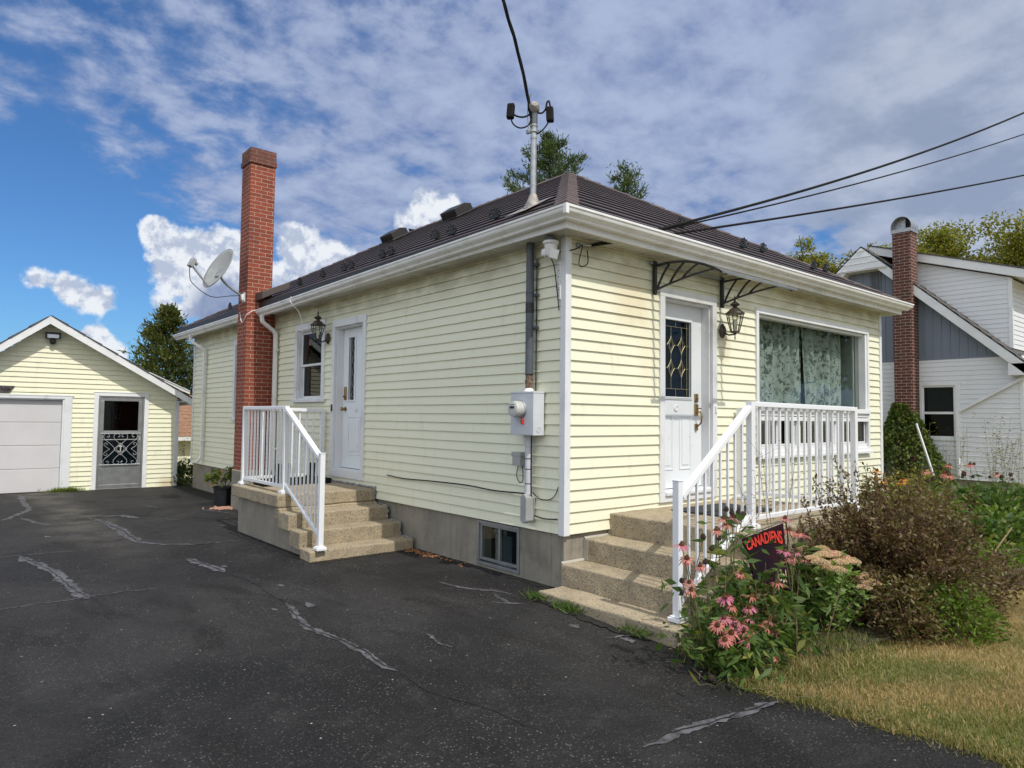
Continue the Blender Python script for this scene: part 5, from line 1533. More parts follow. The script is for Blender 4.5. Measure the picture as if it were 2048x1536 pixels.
mb = MB(); gy = GY - .022


def sc(pts, r=.0042): mb.tube([(x, gy, z) for x, z in sp2(pts)], r, 5)


def sp2(P):
    P = [Vector((a, b, 0)) for a, b in P]; out = []
    for i in range(len(P) - 1):
        p0 = P[max(i - 1, 0)]; p1 = P[i]; p2 = P[i + 1]; p3 = P[min(i + 2, len(P) - 1)]
        for t in (0, .2, .4, .6, .8):
            v = .5 * ((2 * p1) + (p2 - p0) * t + (2 * p0 - 5 * p1 + 4 * p2 - p3) * t * t + (3 * p1 - p0 - 3 * p2 + p3) * t ** 3); out.append((v.x, v.y))
    out.append((P[-1].x, P[-1].y)); return out


cxg, czg = (d0 + d1) / 2, .765
mb.tube([(d0 + .02, gy, 1.10), (d1 - .02, gy, 1.10)], .009, 6); mb.tube([(d0 + .02, gy, .43), (d1 - .02, gy, .43)], .009, 6)
for sx in (-1, 1):
    for sz in (-1, 1):
        f = lambda a, b: (cxg + sx * a, czg + sz * b)
        sc([f(.095, .0), f(.20, .12), f(.29, .20), f(.325, .27), f(.29, .325), f(.235, .32), f(.215, .275), f(.245, .255), f(.262, .275)])
        sc([f(0, .095), f(.075, .17), f(.125, .235), f(.125, .30), f(.07, .33), f(.02, .30), f(.028, .262), f(.055, .265)])
        sc([f(.135, .03), f(.20, .07), f(.245, .03), f(.235, .0)], .005) if False else None
    f = lambda a, b: (cxg + sx * a, czg + b)
    sc([f(.205, .0), f(.285, .06), f(.315, .105), f(.275, .135), f(.248, .11), f(.268, .09)], .0036); sc([f(.205, .0), f(.285, -.06), f(.315, -.105), f(.275, -.135), f(.248, -.11), f(.268, -.09)], .0036)
    for sz in (-1, 1): sc([(cxg, czg + sz * .125), (cxg + sx * .125, czg)], .0045)
mb.tube([(cxg + .072 * math.cos(a), gy, czg + .072 * math.sin(a)) for a in np.linspace(0, 6.2832, 26)], .0042, 5, cap=False)
mb.box((cxg - .008, gy - .006, czg - .045), (cxg + .012, gy + .006, czg + .05)); mb.box((cxg - .025, gy - .006, czg + .045), (cxg + .032, gy + .006, czg + .058)); mb.box((cxg - .03, gy - .006, czg + .060), (cxg + .03, gy + .006, czg + .070)); mb.box((cxg - .03, gy - .006, czg - .070), (cxg + .03, gy + .006, czg - .060))
sc([(cxg + .002, czg - .04), (cxg - .012, czg - .058), (cxg - .035, czg - .052), (cxg - .042, czg - .03)], .006)
mb.build('scroll_grille', pm('bright_aluminium', (.68, .69, .70), .35, .4), sd_d)
mb = MB(); mb.box((d1 - .055, GY - .03, .90), (d1 - .025, GY - .004, 1.02)); mb.tube([(d1 - .04, GY - .03, .92), (d1 - .04, GY - .05, .95), (d1 - .04, GY - .03, 1.0)], .006, 6); mb.build('door_latch', M['grey_metal'], sd_d)
# things seen through the pane
mb = MB()
mb.tube([(cxg - .12 + .13 * math.cos(a), GY + .2, 1.82 + .13 * math.sin(a)) for a in np.linspace(math.pi, 2 * math.pi, 16)], .006, 5)
mb.tube([(d0 + .10, GY + .16, 1.62), (d0 + .34, GY + .16, 1.17)], .004, 5)
for k, (x, z) in enumerate([(.02, 1.62), (.015, 1.55), (.01, 1.47), (.0, 1.40), (-.07, 1.42), (-.06, 1.60)]): mb.box((cxg + x - .012, GY + .2, z), (cxg + x + .012, GY + .215, z + .045))
tag(mb.build('hung_tool', pm('faint_tool_metal', (.30, .28, .24), .6)), 'hoop and small tools hanging inside behind the garage storm door', 'tools')

t = empty('flood_light', (-2.6, 12.2, 3.15), 'black flood light with sensor under the garage gable peak', 'flood light')
mb = MB(); fx, fz = -2.62, 3.10
mb.box((fx - .13, 12.16, fz - .05), (fx - .105, 12.27, fz + .075)); mb.box((fx + .105, 12.16, fz - .05), (fx + .13, 12.27, fz + .075)); mb.box((fx - .105, 12.17, fz + .03), (fx + .105, 12.27, fz + .07)); mb.box((fx - .105, 12.23, fz - .05), (fx + .105, 12.27, fz + .03)); mb.box((fx - .12, 12.165, fz - .06), (fx + .12, 12.23, fz - .048)); mb.box((fx - .02, 12.27, fz - .02), (fx + .02, 12.30, fz + .04))
mb.build('lamp_housing', M['black_metal'], t, bevel=.004)
MB().box((fx - .10, 12.19, fz - .046), (fx + .10, 12.20, fz + .03)).build('lamp_reflector', pm('bright_reflector', (.8, .8, .78), .2, .5), t)
mb = MB(); mb.lathe([(.0, -.06), (.035, -.055), (.055, -.02), (.055, .03), (.03, .055), (.0, .06)], (fx + .0, 12.22, fz - .12), 16); mb.build('sensor_head', M['black_metal'], t)
t = empty('name_sign', (-3.8, 12.27, 1.98), 'dark metal name sign with slanted end above the grey overhead door', 'sign')
mb = MB(); mb.prism([(-4.35, 1.915), (-3.295, 1.915), (-3.215, 2.055), (-4.43, 2.055)], lambda a, b, d: (a, d, b), 12.262, 12.282); mb.build('sign_plate', M['sign'], t, bevel=.003)


def lettering(name, txt, size, mat, M4, parent, ext=.002, spacing=1.0, shear=0.0, bold=0.0):
    cu = bpy.data.curves.new('tmp_text', 'FONT'); cu.body = txt; cu.size = size; cu.extrude = ext; cu.space_character = spacing; cu.align_x = 'CENTER'; cu.shear = shear; cu.offset = bold
    to = bpy.data.objects.new('tmp_text', cu); COL.objects.link(to); bpy.context.view_layer.update()
    me = bpy.data.meshes.new_from_object(to.evaluated_get(bpy.context.evaluated_depsgraph_get())); bpy.data.objects.remove(to)
    me.name = name; me.transform(M4); me.materials.clear(); me.materials.append(mat)
    o = bpy.data.objects.new(name, me); COL.objects.link(o); return adopt(o, parent)


RX = Matrix.Rotation(R_(90), 4, 'X')
lettering('lettering', 'N S', .092, M['sign_txt'], Matrix.Translation((-3.365, 12.259, 1.953)) @ RX, t, .003, .95, bold=.003)

# ================================================================ shed behind the garage
sh = empty('shed', (2.4, 20, -1.0), 'low yellow outbuilding with brown shingle roof seen between garage and bungalow', 'shed')
mb = MB(); clapboard(mb, lambda s, z, o: (s, 18.9 - o, z), .95, 5.2, -1.2, .72, .1016, []); clapboard(mb, lambda s, z, o: (.95 - o, s, z), 18.9, 22.4, -1.2, .72, .1016, []); mb.build('siding', M['siding_g'], sh, fixn=False)
MB().box((.92, 18.875, -1.2), (1.03, 18.96, .72)).build('corner_trim', M['white'], sh)
mb = MB()
for k in range(12):
    a, b = k / 12, (k + 1) / 12; mb.add([(.6, 18.55 + 2.2 * a, .82 + 1.35 * a + .02), (5.6, 18.55 + 2.2 * a, .82 + 1.35 * a + .02), (5.6, 18.55 + 2.2 * b, .82 + 1.35 * b + .004), (.6, 18.55 + 2.2 * b, .82 + 1.35 * b + .004), (.6, 18.55 + 2.2 * a, .82 + 1.35 * a), (5.6, 18.55 + 2.2 * a, .82 + 1.35 * a)], [(0, 1, 2, 3), (4, 5, 1, 0)])
mb.add([(.6, 20.75, 2.17), (5.6, 20.75, 2.17), (5.6, 22.9, .82), (.6, 22.9, .82)], [(0, 1, 2, 3)]); mb.build('roof', M['shingle_brown'], sh, fixn=False)
mb = MB(); mb.box((.58, 18.53, .70), (5.6, 18.56, .815)); mb.box((.58, 18.56, .69), (5.6, 18.9, .70)); mb.build('fascia', M['white'], sh)

# ================================================================ white neighbour house
nb = empty('neighbour_house', (17, 3.3, 0), 'white sided house with blue-grey gable boards and brick chimney to the right', 'house')
NX = 14.6
PN = lambda s, z, o: (NX - o, s, z)
mb = MB(); clapboard(mb, PN, -.05, 6.8, .17, 3.10, .1143, [(1.22, 2.13, 1.15, 2.50)], lip=.014); mb2 = clapboard(mb, lambda s, z, o: (s, -.05 - o, z), NX, 24, .17, 3.10, .1143, [], lip=.014)
mb.build('siding', M['siding_w'], nb, fixn=False)
MB().box((NX + .05, .0, -.3), (24, 6.75, .17)).build('foundation', M['found'], nb)
MB().box((NX - .02, -.085, .12), (NX + .06, -.0, 3.0)).build('corner_trim', M['white'], nb, bevel=.005)
pk = (3.35, 6.16); sl_ = .925
mb = MB(); g_t = lambda y: pk[1] - .12 - sl_ * abs(y - pk[0])
mb.add([(NX, -.0, 3.12), (NX, 6.7, 3.12), (NX, pk[0], pk[1] - .10)], [(0, 1, 2)])
for k in range(36):
    y = .09 + k * .187
    if y > 6.6: break
    zt = g_t(y) - .02
    if zt > 3.2: mb.box((NX - .016, y - .012, 3.14), (NX - .001, y + .012, zt))
mb.build('gable_boards', M['board'], nb)
MB().box((NX - .022, -.05, 3.09), (NX + .0, 6.75, 3.14)).build('gable_skirt', M['board'], nb, bevel=.004)
mb = MB()
for s in (-1, 1):
    e = 3.55; y1, z1 = pk[0] + s * e, pk[1] - sl_ * e
    mb.prism([(pk[0], pk[1]), (y1, z1), (y1, z1 - .25), (pk[0], pk[1] - .27)], lambda a, b, d: (d, a, b), NX - .32, NX - .295)
    mb.prism([(pk[0], pk[1] - .22), (y1, z1 - .22), (y1, z1 - .24), (pk[0], pk[1] - .24)], lambda a, b, d: (d, a, b), NX - .294, NX - .001)
mb.box((NX - .32, -.21, 2.63), (NX + .02, .14, 2.90)); mb.build('rake_board', M['white'], nb, bevel=.004)
mb = MB()
for s in (-1, 1):
    N_ = 16
    for k in range(N_):
        a, b = k / N_, (k + 1) / N_; e = 3.6; f = lambda t, h: (pk[0] + s * e * (1 - t), pk[1] - sl_ * e * (1 - t) + h)
        A, A0, B = f(a, .055), f(a, .0), f(b, .03)
        mb.add([(NX - .34, *A), (24.2, *A), (24.2, *B), (NX - .34, *B), (NX - .34, *A0), (24.2, *A0)], [(0, 1, 2, 3), (4, 5, 1, 0)])
mb.build('roof', M['shingle_grey'], nb, fixn=False)
# little boxed gable end at the peak
mb = MB(); clapboard(mb, lambda s, z, o: (NX - .36 - o, s, z), pk[0] - .8, pk[0] + .8, 5.56, 6.2, .16, [], top=lambda y: pk[1] - .02 - sl_ * abs(y - pk[0])); mb.box((NX - .36, pk[0] - .64, 5.53), (NX, pk[0] + .64, 5.56)); mb.build('gable_end', M['siding_w'], nb, fixn=False)
mb = MB(); vy0, vy1, vz0, vz1 = 2.98, 3.24, 5.0, 5.50
frame(mb, lambda s, z, o: (NX - o, s, z), vy0, vy1, vz0, vz1, .03, .03, .002)
for k in range(11): mb.obox((NX - .014, (vy0 + vy1) / 2, vz0 + .05 + k * .04), Vector((.010, 0, -.012)), Vector((0, .10, 0)), Vector((.002, 0, .002)))
mb.build('louvre_vent', pm('grey_louvre', (.17, .18, .20), .6), nb)
# window
mb = MB(); frame(mb, PN, 1.19, 2.16, 1.09, 2.545, .12, .03, -.02, wt=.10, wb=.07); frame(mb, PN, 1.31, 2.04, 1.16, 2.445, .04, .0, -.03); mb.box((NX - .01, 1.35, 1.74), (NX + .025, 2.0, 1.80)); nw = mb.build('window_frame', M['white'], nb, bevel=.004)
MB().box((NX + .012, 1.35, 1.20), (NX + .016, 2.0, 2.405)).build('window_glass', M['glass_dark'], nw)
mb = MB(); mb.box((NX + .06, 1.33, 1.82), (NX + .065, 2.02, 2.42)); mb.build('roller_blind', pm('grey_green_blind', (.28, .30, .28), .8), nw)
MB().box((NX + .5, 1.0, .8), (NX + .52, 2.4, 2.8)).build('inner_wall', M['dark'], nb)
mb = MB(); mb.bar((NX - .06, -.12, 2.60), (NX - .06, 1.24, 1.80), .07, .075, up=(1, 0, 0)); mb.bar((NX - .06, 1.25, 1.83), (NX - .06, 1.25, .25), .07, .075, up=(1, 0, 0)); mb.build('downspout', M['white'], nb, bevel=.01)
# dormer on the street slope
DX = NX + .30
dt = lambda y: 4.98 + (y - .2) * .335
mb = MB(); clapboard(mb, lambda s, z, o: (DX - o, s, z), .20, 2.7, 3.0, 5.9, .1143, [], lip=.012, top=dt); clapboard(mb, lambda s, z, o: (s, .20 - o, z), DX, 23, 3.3, 4.95, .1143, [], lip=.012)
mb.build('dormer_siding', M['siding_w'], nb, fixn=False)
MB().box((DX - .025, .17, 3.3), (DX + .05, .25, 4.96)).build('dormer_corner_trim', M['white'], nb)
mb = MB(); mb.prism([(-.25, 4.86), (3.3, 6.05), (3.3, 6.27), (-.25, 5.06)], lambda a, b, d: (d, a, b), DX - .16, DX - .135); mb.box((DX - .16, -.27, 4.84), (23.3, -.245, 5.04)); mb.prism([(-.25, 4.86), (3.3, 6.05), (3.3, 6.07), (-.25, 4.88)], lambda a, b, d: (d, a, b), DX - .134, 23.2); mb.build('dormer_fascia', M['white'], nb)
mb = MB(); mb.prism([(-.29, 5.055), (3.36, 6.275), (3.36, 6.31), (-.29, 5.09)], lambda a, b, d: (d, a, b), DX - .18, 23.3); mb.build('dormer_roof', M['shingle_grey'], nb)
# chimney with hood
mb = MB(); mb.box((NX - .47, 2.09, -.1), (NX - .035, 2.515, 6.33)); nch = mb.build('chimney', M['brick2'], nb, uv=True)
mb = MB(); cyy = 2.30
mb.box((NX - .49, 2.06, 6.33), (NX - .015, 2.545, 6.42))
for r0 in (.245, .225):
    pass
arc = [(cyy + .243 * math.cos(a), 6.46 + .27 * math.sin(a)) for a in np.linspace(0, math.pi, 19)]
for (a, b), (c, d) in zip(arc, arc[1:]):
    mb.add([(NX - .49, a, b), (NX - .49, c, d), (NX - .015, c, d), (NX - .015, a, b)], [(0, 1, 2, 3)])
mb.add([(NX - .015, a, b) for a, b in arc], [tuple(range(19))])
mb.box((NX - .49, 2.055, 6.42), (NX - .015, 2.065, 6.48)); mb.box((NX - .49, 2.536, 6.42), (NX - .015, 2.546, 6.48))
mb.add([(NX - .30 + .0, a if i else a, b) for i, (a, b) in enumerate(arc[:11])] + [(NX - .30, arc[10][0], 6.42), (NX - .30, arc[0][0], 6.42)], [tuple(range(13))])
mb.build('chimney_hood', M['grey_metal'], nch)
n = 5200; hh = rng.random(n) ** 1.25 * 2.05; th = rng.random(n) * 2 * math.pi; rad = (.20 + 1.0 * (1 - hh / 2.06) ** 1.15) * (.75 + .3 * rng.random(n))
P = np.stack([14.25 + rad * np.cos(th) * .75, 2.36 + rad * np.sin(th) * .95, hh - .05], 1)
Dn = np.stack([np.cos(th) * .6, np.sin(th) * .6, -.5 + rng.normal(0, .5, n)], 1) + rng.normal(0, .3, (n, 3))
t = empty('ivy', (14.2, 2.35, 0), 'bushy green ivy climbing the foot of the neighbour brick chimney', 'ivy')
leaf_mesh('leaves', P, Dn, .07 + .045 * rng.random(n), .8, M['lf_ivy'], t)
mb = MB()
for k in range(8):
    y = 2.12 + .05 * k; mb.tube([(14.05, y, -.05), (14.10, y + .04, .8), (14.12, y + random.uniform(-.1, .1), 1.7)], .012, 5)
mb.build('vines', M['bark'], t)
t = MB(); t.bar((13.62, 1.84, 1.50), (13.42, 1.42, .30), .032, .04)
tag(t.build('leaning_board', M['white_old'], bevel=.003), 'weathered white board leaning beside the ivy under the neighbour window', 'board')


# ================================================================ trees
def tree(name, loc, label, group, h, r, n, mat, style, leaf=(.16, .26), seed=1, crown0=.35, wr=.5):
    rg = np.random.default_rng(seed); rd = random.Random(seed)
    root = empty(name, loc, label, 'tree', group); L = Vector(loc); tb = MB(); pts = []; dirs = []
    if style == 'decid':
        tb.tube([L, L + Vector((.1, 0, h * .35)), L + Vector((.0, .1, h * .72))], [h * .022, h * .017, h * .010], 8)
        for k in range(70):
            u_ = rd.uniform(-.75, 1); a = rd.uniform(0, 6.28); q_ = rd.uniform(.55, 1.0); cr_ = math.sqrt(max(0, 1 - u_ * u_))
            tip = L + Vector((math.cos(a) * cr_ * r * q_, math.sin(a) * cr_ * r * q_, h * .64 + u_ * h * .34 * q_)); p0 = L + Vector((0, .05, max(h * .3, min(h * .62, tip.z - L.z - r * .5))))
            mid = p0.lerp(tip, .5) + Vector((0, 0, .25)); tb.tube([p0, mid, tip], [h * .006, h * .004, h * .0015], 5)
            for q in range(7):
                c = p0.lerp(tip, rd.uniform(.6, 1.0)) + Vector((rd.gauss(0, .6), rd.gauss(0, .6), rd.gauss(.1, .45))) * (r * .13)
                m_ = n // 490; s = r * rd.uniform(.07, .16)
                e = rg.normal(0, 1, (m_, 3)); e /= np.maximum(np.linalg.norm(e, axis=1, keepdims=True), .01); e *= (rg.random((m_, 1)) ** .45)
                pts.append(np.array(c) + e * s * np.array([1.3, 1.3, .7])); dirs.append(e + rg.normal(0, .5, (m_, 3)) + np.array([0, 0, -.35]))
    elif style == 'cedar':
        tb.tube([L, L + Vector((0, 0, h * .98))], [h * .02, .01], 8); m_ = 34
        for k in range(n // m_):
            z = h * (.04 + .96 * rd.random() ** 1.15); R0 = r * (1 - z / h) ** .72 * (.55 + .45 * rd.random()) * (1 + .18 * math.sin(k * 1.7)) + .06; a = rd.uniform(0, 6.28)
            tip = np.array([L.x + R0 * math.cos(a), L.y + R0 * math.sin(a), L.z + z + .12 * R0]); ctr = np.array([L.x, L.y, L.z + z - .25 * R0])
            f = rg.random((m_, 1)) ** .6; base = ctr + (tip - ctr) * f; d = (tip - ctr) / max(R0, .1)
            if k % 6 == 0: tb.tube([tuple(ctr), tuple(tip)], [.018, .005], 4)
            pts.append(base + rg.normal(0, .09, (m_, 3)) * np.array([1, 1, .8])); dirs.append(d * .6 + rg.normal(0, .42, (m_, 3)) + np.array([0, 0, .45]))
    elif style == 'larch':
        tb.tube([L, L + Vector((0, 0, h))], [h * .018, .012], 8)
        nb_ = 60
        for k in range(nb_):
            t_ = (k + rd.random()) / nb_; z = h * (.32 + .66 * t_); ln = r * (1 - t_) ** .8 * rd.uniform(.55, 1.15) + .22; a = k * 2.4 + rd.uniform(-.3, .3)
            c = [Vector((0, 0, z)), Vector((math.cos(a) * ln * .5, math.sin(a) * ln * .5, z + ln * .02)), Vector((math.cos(a) * ln, math.sin(a) * ln, z + ln * .34))]
            c = [L + q for q in c]; tb.tube(c, [.022, .014, .005], 5)
            m_ = int(n / nb_ * (.35 + .9 * ln / r)); f = rg.random(m_); c0, c1, c2 = [np.array(q) for q in c]
            q = (1 - f)[:, None] ** 2 * c0 + 2 * (f * (1 - f))[:, None] * c1 + (f ** 2)[:, None] * c2
            sub = rg.normal(0, 1, (m_, 3)) * np.array([.17, .17, .12]) * (.4 + .8 * (1 - f))[:, None]
            pts.append(q + sub); dirs.append(np.array([math.cos(a) * .45, math.sin(a) * .45, .55]) + rg.normal(0, .45, (m_, 3)))
    P = np.concatenate(pts); Dd = np.concatenate(dirs)
    leaf_mesh('crown', P, Dd, rg.uniform(leaf[0], leaf[1], len(P)), wr, mat, root)
    tb.build('trunk', M['bark'], root)
    return root


tree('cedar_tree', (2.25, 23.5, -1.05), 'dark green cedar tree rising behind the garage roof beside the bungalow', None, 6.5, 3.0, 20000, M['lf_cedar'], 'cedar', (.11, .22), 3, wr=.34)
tree('cedar_tree', (3.7, 22.6, -1.05), 'smaller cedar tree top just showing above the far bungalow eave', None, 6.1, 2.0, 9000, M['lf_cedar'], 'cedar', (.11, .22), 4, wr=.34)
tree('larch_tree', (10.3, 11.2, -.2), 'tall feathery larch tree rising behind the brown roof beside the mast', None, 10.75, 3.9, 42000, M['lf_larch'], 'larch', (.10, .19), 5, wr=.22)
tree('larch_tree', (12.1, 9.55, -.2), 'smaller larch tree top just right of the roof peak', None, 9.75, 2.3, 18000, M['lf_larch'], 'larch', (.10, .19), 15, wr=.22)
tree('leafy_tree', (34.3, 14.6, -.2), 'round yellow-green tree above the end of the brown roof', None, 13.1, 2.9, 48000, M['lf_decid'], 'decid', (.11, .21), 6)
tree('leafy_tree', (33.2, 8.0, -.2), 'yellow-green leafy tree behind the neighbour chimney', None, 11.7, 4.2, 60000, M['lf_decid'], 'decid', (.12, .22), 8)
tree('leafy_tree', (36.2, 4.4, -.2), 'tall yellow-green leafy tree behind the neighbour dormer at the right edge', None, 12.4, 4.8, 64000, M['lf_decid'], 'decid', (.12, .22), 9)
tree('street_tree', (30, -14, -.2), 'dark leafy tree mirrored in the left part of the picture window', None, 10, 4.6, 6000, M['lf_green'], 'decid', (.3, .5), 10)
tree('street_tree', (36, -10, -.2), 'leafy tree mirrored in the right part of the picture window', None, 8.2, 3.6, 5000, M['lf_green'], 'decid', (.3, .5), 12)

# ================================================================ flower bed and lawn
def bloom_mesh(kind, k):
    """coneflower head facing up, drooping petals; returns a mesh"""
    rd = random.Random(k); m = MB(); n = rd.randint(12, 16); R = .040; cr = .0145 if kind != 'dead' else .016
    tints = []
    if kind != 'dead':
        for i in range(n):
            a = 2 * math.pi * i / n + rd.uniform(-.12, .12); L_ = R * rd.uniform(.8, 1.15); dr = rd.uniform(.35, 1.0) * (1 if kind == 'fresh' else 1.35); w = .0085 * rd.uniform(.8, 1.2)
            d = Vector((math.cos(a), math.sin(a), 0)); s = Vector((-d.y, d.x, 0))
            r1, r2, r3 = cr * .8, cr * .8 + L_ * .55, cr * .8 + L_ * (1 - .12 * dr)
            z1, z2, z3 = .004, .002 - L_ * .22 * dr, -L_ * .62 * dr
            b = [d * r1 - s * w * .35 + Vector((0, 0, z1)), d * r1 + s * w * .35 + Vector((0, 0, z1)), d * r2 + s * w * .6 + Vector((0, 0, z2)), d * r3 + s * w * .25 + Vector((0, 0, z3)), d * r3 - s * w * .25 + Vector((0, 0, z3)), d * r2 - s * w * .6 + Vector((0, 0, z2))]
            m.add(b, [(0, 1, 2, 5), (5, 2, 3, 4)]); tints += [rd.random()] * 2
    nf = len(m.f)
    m.lathe([(.0, -.003), (cr, -.001), (cr * 1.1, .006), (cr * .95, .014), (cr * .6, .021), (.0, .024)], (0, 0, 0), 10, mi=1)
    for i in range(34):
        a = i * 2.399; f = (i + .5) / 34; r = cr * 1.05 * math.sqrt(f); z = .024 * (1 - f ** 1.4) + .002
        m.tube([(r * .8 * math.cos(a), r * .8 * math.sin(a), z - .003), (r * 1.15 * math.cos(a), r * 1.15 * math.sin(a), z + .006)], [.0016, .0006], 3, mi=1, cap=False)
    me = bpy.data.meshes.new('bloom'); me.from_pydata(m.v, [], m.f)
    me.materials.append(M['petal'] if kind == 'fresh' else M['petal2']); me.materials.append(M['cone'] if kind != 'dead' else M['cone_dead'])
    me.polygons.foreach_set('material_index', m.m)
    at = me.attributes.new('tint', 'FLOAT', 'FACE'); at.data.foreach_set('value', np.array(tints + [0.5] * (len(m.f) - nf), np.float32)); me.update()
    return me


BL = {k: [bloom_mesh(k, 10 * i + len(k)) for i in range(4)] for k in ('fresh', 'faded', 'dead')}


def put_bloom(root, p, kind, s, lean=None):
    o = bpy.data.objects.new('bloom', random.choice(BL[kind])); COL.objects.link(o); adopt(o, root)
    v = Vector(lean) if lean is not None else Vector((random.gauss(-.22, .25), random.gauss(-.22, .25), 1))
    o.rotation_euler = (v.normalized().to_track_quat('Z', 'Y') @ Euler((0, 0, random.uniform(0, 6.28))).to_quaternion()).to_euler()
    o.location = p; o.scale = (s, s, s); return o


LIVE = [(-.7, -1.81, .71), (-.7, -1.85, .63), (-.58, -1.87, .57), (-.77, -1.92, .5), (-.8, -1.95, .46), (-.09, -1.73, .82), (.05, -1.73, .82), (-.08, -1.75, .78), (-.24, -1.77, .76), (-.45, -1.97, .36), (-.4, -1.96, .36), (-.42, -2.0, .31), (-.12, -1.97, .32), (-.2, -2.0, .26), (-.26, -2.03, .21), (-.66, -2.05, .24), (-.55, -2.03, .26), (-.44, -2.03, .23), (-.46, -2.05, .2), (-.36, -2.05, .19), (-.4, -2.07, .16), (-.55, -2.08, .18), (-.65, -2.1, .16), (-.3, -2.07, .14), (-.41, -2.1, .11), (-.1, -2.06, .13), (-.02, -2.04, .15), (.0, -2.07, .08), (-.13, -2.15, -.05), (.2, -1.98, .37), (.77, -1.77, .66), (.9, -1.78, .63), (1.03, -1.78, .6), (.84, -1.81, .54), (.76, -1.83, .5), (.86, -1.86, .43), (.63, -1.85, .47), (.78, -1.73, .75), (.93, -1.92, .27), (-.15, -1.9, .47), (.12, -2.08, .62), (.25, -2.06, .55)]
DEAD = [(-.85, -1.92, .52), (-.89, -1.95, .46), (-.22, -1.77, .75), (-.24, -1.79, .7), (-.38, -1.82, .65), (-.51, -1.86, .58), (.05, -2.12, .66), (.22, -2.1, .64), (.0, -2.12, .60), (-.04, -1.72, .88), (.03, -1.72, .85), (.12, -1.72, .85), (.18, -1.72, .83), (-.43, -1.79, .73)]


def flower_leaves(root, pts, n, mat, rad, lmin, lmax, wr, zlo=-.08, up=.2, name='leaves', droop=.3):
    k = rng.integers(0, len(pts), n); P0 = np.array(pts)[k]
    f = rng.random(n) ** .8
    P = P0.copy(); P[:, 2] = zlo + (P0[:, 2] - zlo) * f
    P[:, :2] += rng.normal(0, rad, (n, 2))
    a = rng.random(n) * 6.283
    D = np.stack([np.cos(a), np.sin(a), rng.normal(up - droop, .45, n)], 1)
    return leaf_mesh(name, P, D, rng.uniform(lmin, lmax, n), wr, mat, root, fold=.12)


def coneflower(loc, live, dead, label, base_spread, nleaf, mat='lf_green', kinds=('fresh', 'faded', 'faded'), s=1.0, bend=.4):
    root = empty('coneflower', loc, label, 'flower plant', 'coneflowers by the front steps and garden')
    st = MB(); tops = []
    for i, p in enumerate(list(live) + list(dead)):
        b = Vector((loc[0] + random.gauss(0, base_spread), loc[1] + random.gauss(0, base_spread * .6), gz(loc[0], loc[1]) - .01)); t = Vector(p)
        b.x = b.x * .55 + t.x * .45 if abs(b.x - t.x) > .35 else b.x
        b.x = max(b.x, -.42) if loc[0] > -1 and loc[0] < 2 else b.x
        m_ = b.lerp(t, .55) + Vector((random.gauss(0, .02), random.gauss(0, .02), .06))
        st.tube([b, m_, t], [.0042, .0034, .0028], 5); tops.append(tuple(t)); tops.append(tuple(m_))
        d = (t - m_).normalized() * .6 + Vector((random.gauss(-.20, .2), random.gauss(-.25, .2), .75))
        kd = 'dead' if i >= len(live) else random.choice(kinds)
        put_bloom(root, t, kd, s * random.uniform(.88, 1.22), d)
    st.build('stems', M['stem'], root, fixn=False)
    flower_leaves(root, [(x, y, z) for x, y, z in tops] + [(loc[0], loc[1], loc[2] + .3)] * 12, nleaf, M[mat], .09, .06, .15, .30, zlo=gz(loc[0], loc[1]), droop=.45)
    return root


sel = lambda L, f: [p for p in L if f(p)]
lowc = lambda p: p[2] < .40 and p[0] < .1
coneflower((-.36, -2.0, -.1), sel(LIVE, lowc), [], 'dense clump of pink coneflowers drooping low at the asphalt edge', .07, 620, kinds=('fresh', 'fresh', 'faded'))
coneflower((-.42, -1.78, -.1), sel(LIVE, lambda p: p[0] < -.5 and p[2] > .4), sel(DEAD, lambda p: p[0] < -.30), 'pink coneflowers leaning left over the railing foot', .06, 110)
coneflower((-.05, -1.75, -.1), sel(LIVE, lambda p: -.5 <= p[0] < .1 and p[2] > .4 and p[1] > -2.0), sel(DEAD, lambda p: -.3 <= p[0] < .3 and p[1] > -2.0), 'tall coneflowers with seed heads beside the front step railing', .08, 520)
coneflower((.22, -2.02, -.1), sel(LIVE, lambda p: .1 <= p[0] < .5), sel(DEAD, lambda p: p[1] < -2.0), 'drooping coneflowers with dry heads hanging in front of the garden flag', .08, 260)
coneflower((.82, -1.86, -.1), sel(LIVE, lambda p: p[0] > .5), [], 'pink coneflowers to the right of the garden flag', .10, 460)
for k, (x, y, lab) in enumerate([(7.0, -.75, 'brown-headed coneflowers rising before the white neighbour wall, the left patch'), (8.3, -1.0, 'brown-headed coneflowers in the far bed, middle patch'), (9.3, -1.25, 'brown-headed coneflowers in the far bed near the right edge'), (5.4, -1.35, 'orange and brown coneflower heads just over the purple shrub')]):
    hv = [(x + random.gauss(0, .35), y + random.gauss(0, .2), random.uniform(.55, .95) if k != 3 else random.uniform(.75, .95)) for _ in range(6)]
    coneflower((x, y, -.1), hv[:2], hv[2:], lab, .2, 260, kinds=('faded',), s=1.5)
# orange rudbeckia
t = empty('black_eyed_susan', (4.6, -1.1, -.1), 'bright orange daisy-like flowers behind the purple shrub', 'flower plant')
st = MB(); tp = []
for k in range(5):
    p = Vector((4.55 + random.gauss(0, .3), -1.15 + random.gauss(0, .15), .82 + random.gauss(0, .05))); st.tube([(p.x + .05, p.y, -.1), (p.x + .02, p.y, .4), p], .004, 5); tp.append(tuple(p))
M['petal_o'] = leaf_mat('orange_petals', (.62, .22, .01), (.70, .30, .02), None, .3)
st.build('stems', M['stem'], t, fixn=False); flower_leaves(t, tp, 120, M['lf_lime'], .1, .06, .13, .35)
for p in tp:
    me = BL['fresh'][0].copy(); me.materials[0] = M['petal_o']; o = put_bloom(t, p, 'fresh', 1.1); o.data = me

